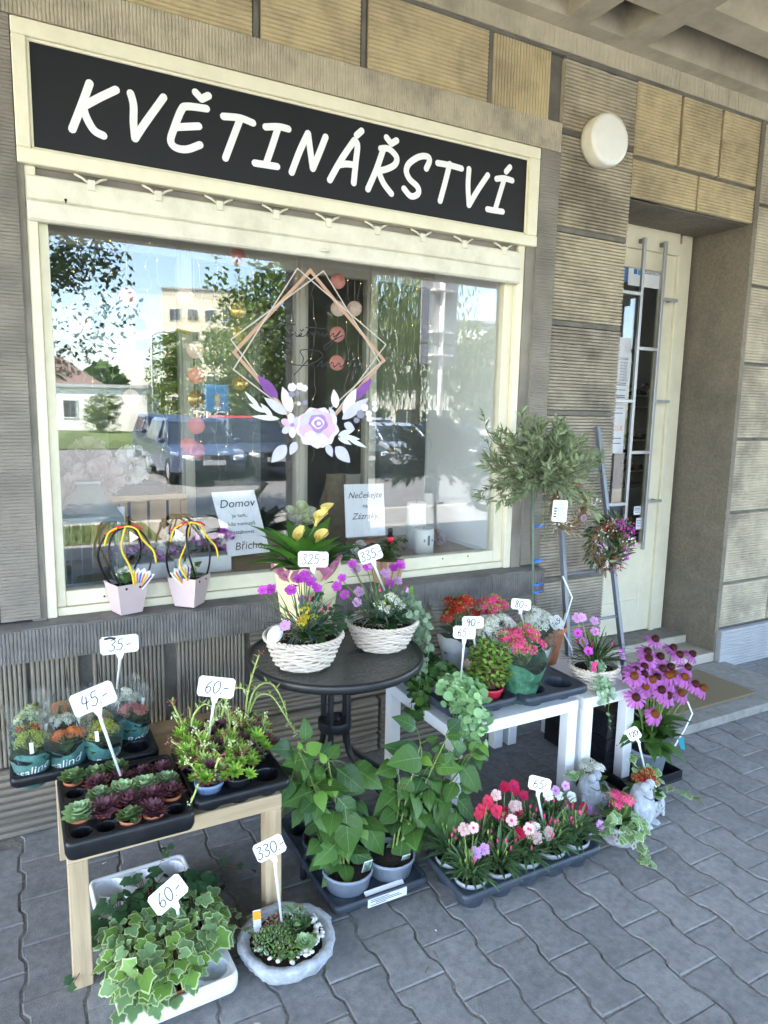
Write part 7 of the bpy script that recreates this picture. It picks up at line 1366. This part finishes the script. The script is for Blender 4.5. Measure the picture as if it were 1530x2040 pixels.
for (x, y, p, lb, e) in ((4.0, -11.9, 'car_navy', 'dark blue parked hatchback facing the shop', True), (5.75, -12.6, 'car_black', 'black parked car next to the blue hatchback', True), (8.15, -12.5, 'car_black', 'black saloon parked opposite the shop pillar', False), (10.15, -12.7, 'car_silver', 'silver saloon parked right of the black saloon', False), (12.4, -12.8, 'car_navy', 'dark car parked at the end of the row', False), (4.6, -18.2, 'car_navy', 'dark car parked in the far row', True), (7.2, -18.4, 'car_red', 'red car parked in the far row', True), (12.6, -18.6, 'car_silver', 'silver estate parked in the far row', True)): car((x, y, -.128), lb, p, estate=e, H=1.5 if e else 1.43)
car((15.0, -47.5, -.114), 'white car driving on the far street', 'car_white', rz=.1)
def tree(loc, label, H, R, n, m, trunk=.14, droop=0, ls=.16, low=.25, lobes=9):
    root = thing('street_tree', label, 'tree', loc); b = MB().m('bark'); b.tube(spline([(0, 0, 0), (.05, 0, H * .25), (-.05, .05, H * .55), (0, 0, H * .85)], 4), [trunk * (1 - .075 * k) for k in range(13)], 8); C = []
    for i in range(lobes):
        a = i * 2.4; f = (i + .5) / lobes; q = R * .62 * math.sqrt(R8.random()); c = V((cos(a) * q, sin(a) * q, H * (low + .12 + (.80 - low) * f))); C.append((c, R * R8.uniform(.38, .6))); b.tube([(0, 0, c.z * .6), c * .7 + V((0, 0, c.z * .25)), c], trunk * .22, 5, False)
    b.build('trunk', root); b = MB().m(m)
    for i in range(n):
        c, r_ = C[i % lobes]; d = rdir(R8, -1.4, 1.5); p = c + V((d.x, d.y, d.z * .8)) * (r_ * R8.uniform(.5, 1.08) ** .6)
        if droop: p.z -= droop * R8.random() ** 2
        s_ = ls * R8.uniform(.6, 1.3); u = rdir(R8, -1.2, 1.2); v_ = rdir(R8, -1, 1) if not droop else V((R8.gauss(0, .15), R8.gauss(0, .15), -1)); k = .5 if not droop else .16; w_ = u.cross(v_).normalized() * s_ * k; v_ = v_.normalized() * s_
        b.add([p - v_ * .5, p + w_ * .5, p + v_ * .5, p - w_ * .5], [(0, 1, 2, 3)])
    stuff(b.build('crown', root))
tree((-.45, -6.1, -.12), 'leafy street tree with a low branch near the window edge', 6.2, 2.6, 14000, 'tree_dark', .12, ls=.11, low=.40)
tree((8.6, -35, -.12), 'small round green tree across the road', 5.9, 2.3, 3600, 'tree_leaf', .12, ls=.28, low=.12)
tree((13.3, -33, -.12), 'large dense green tree across the road', 10.5, 4.6, 5200, 'tree_leaf', .22, ls=.38, low=.08, lobes=14)
tree((10.6, -30, -.12), 'yellowish bushy tree beside the blue billboard', 6.2, 2.6, 3200, 'willow_leaf', .12, ls=.3, low=.1)
tree((16.9, -29, -.12), 'tall birch-like tree with hanging twigs', 11.5, 4.0, 5600, 'willow_leaf', .2, droop=2.6, ls=.5, low=.25, lobes=12)
tree((22.0, -31, -.12), 'second birch-like tree with hanging twigs', 11.0, 3.8, 5200, 'willow_leaf', .2, droop=2.8, ls=.5, low=.25, lobes=12)
tree((25.5, -30, -.12), 'low green tree in front of the white block', 6.0, 2.6, 3000, 'tree_leaf', .12, ls=.3, low=.1)
tree((5.0, -41.5, -.12), 'clipped green bush in front of the low white house', 2.2, 1.5, 2200, 'tree_leaf', .08, ls=.2, low=.0)
tree((19.5, -43, -.12), 'dark tree behind the birches', 9.5, 4.2, 3600, 'tree_dark', .2, ls=.4, low=.1)
tree((30.5, -34, -.12), 'dark leafy tree at the end of the white block', 8.5, 4.0, 3200, 'tree_dark', .2, ls=.4, low=.1)
def house(loc, label, w_, d_, h, m, roof=None, wins=(), flat=True, rz=0):
    root = thing('house', label, 'building', loc, None, rz); b = MB().m(m); b.box(0, w_, -d_, 0, 0, h); b.build('wall', root)
    if roof: b = MB().m(roof); e = .5; b.add([(-e, e, h), (w_ + e, e, h), (w_ + e, -d_ - e, h), (-e, -d_ - e, h), (w_ * .3, -d_ / 2, h + d_ * .42), (w_ * .7, -d_ / 2, h + d_ * .42)], [(0, 1, 5, 4), (1, 2, 5), (2, 3, 4, 5), (3, 0, 4), (3, 2, 1, 0)]); b.build('roof', root)
    else: b = MB().m('facade_grey'); b.box(-.15, w_ + .15, -d_ - .15, .15, h, h + .22); b.build('roof', root)
    for (x, z, a, c) in wins: b = MB().m('facade_white'); b.box(x - .08, x + a + .08, -.02, .05, z - .08, z + c + .08); f = b.build('window', root); b = MB().m('window_dark'); b.box(x, x + a * .48, .051, .06, z, z + c); b.box(x + a * .52, x + a, .051, .06, z, z + c); stuff(b.build('pane', f))
house((-6.0, -66, -.12), 'grey house with brown hipped roof behind the low white house', 15, 9, 2.6, 'facade_grey', 'roof_brown', [(11, 1.0, 1.4, 1.2)])
house((2.0, -47 + .9, -.12), 'low flat-roofed white house across the street', 6.6, 5, 2.9, 'facade_white', None, [(1.2, .9, .8, 1.1)], rz=.35)
house((19.0, -95, -.12), 'tall cream apartment block beyond the trees', 11, 10, 17.6, 'facade_cream', None, rz=.4, wins=[(1 + 2.4 * i, 1.5 + 3 * j, 1.4, 1.5) for i in range(4) for j in range(5)])
house((20.0, -42, -.12), 'white three-storey block with rows of dark windows', 16, 9, 8.4, 'facade_white', None, rz=.32, wins=[(.9 + 2.5 * i, .6 + 2.7 * j, 1.7, 1.25) for i in range(6) for j in range(3)])
bb = thing('billboard', 'blue billboard on two posts under the trees', 'billboard', (9.0, -28.5, -.12)); b = MB().m('poster_blue'); b.box(-.55, .55, -.05, .05, 1.55, 2.85, .01); b.build('panel', bb); b = MB().m('disc_gold'); b.box(-.12, .12, .051, .06, 1.8, 2.4); b.m('plate_white').box(-.18, .18, .051, .058, 1.65, 1.79); b.build('poster_motif', bb)
for x in (-.5, .5): b = MB().m('pole_white'); b.tube([(x, 0, 0), (x, 0, 1.55)], .05, 8); b.build('post', bb)
rs = thing('road_sign', 'back of a grey road sign on a white pole by the kerb', 'sign', (7.62, -6.0, -.13)); b = MB().m('pole_white'); b.tube([(0, 0, 0), (0, 0, 4.5)], .05, 12); b.build('pole', rs)
for (z0, z1, x0, x1) in ((3.15, 4.35, -.45, .40), (2.72, 3.1, -.45, .40)): b = MB().m('facade_grey'); b.box(x0, x1, -.09, -.07, z0, z1, .008); b.build('panel', rs)
for z in (3.35, 4.15, 2.9): b = MB().m('pole_white'); b.box(-.25, .25, -.069, .06, z - .02, z + .02, .005); b.build('clamp', rs)
for (x, y, h) in ((6.9, -34, 5.5), (9.8, -45, 6)): lp = thing('lamp_post', 'slim pale lamp post %s' % ('by the small tree' if x < 8 else 'on the far street'), 'lamp post', (x, y, -.12)); b = MB().m('pole_white'); b.tube([(0, 0, 0), (0, 0, h), (.3, 0, h + .25), (.9, 0, h + .3)], .06, 8); b.build('pole', lp); b = MB().m('plate_white'); b.box(.8, 1.2, -.1, .1, h + .24, h + .32, .02); b.build('lamp_head', lp)
b = MB().m('tree_dark')
for i in range(9000):
    x = R8.uniform(-60, 90); y = R8.uniform(-125, -105); z = R8.uniform(-.1, 1) * (5 + 3 * sin(x * .21) + 2 * sin(x * .57)); s_ = R8.uniform(.6, 1.3); u, v_ = rdir(R8, -1, 1) * s_, rdir(R8, -1, 1) * s_; p = V((x, y, max(.1, z))); b.add([p - u, p + v_, p + u, p - v_], [(0, 1, 2, 3)])
g = stuff(b.build('far_woods')); tag(g, 'distant dark belt of woodland beyond the houses', 'woods')
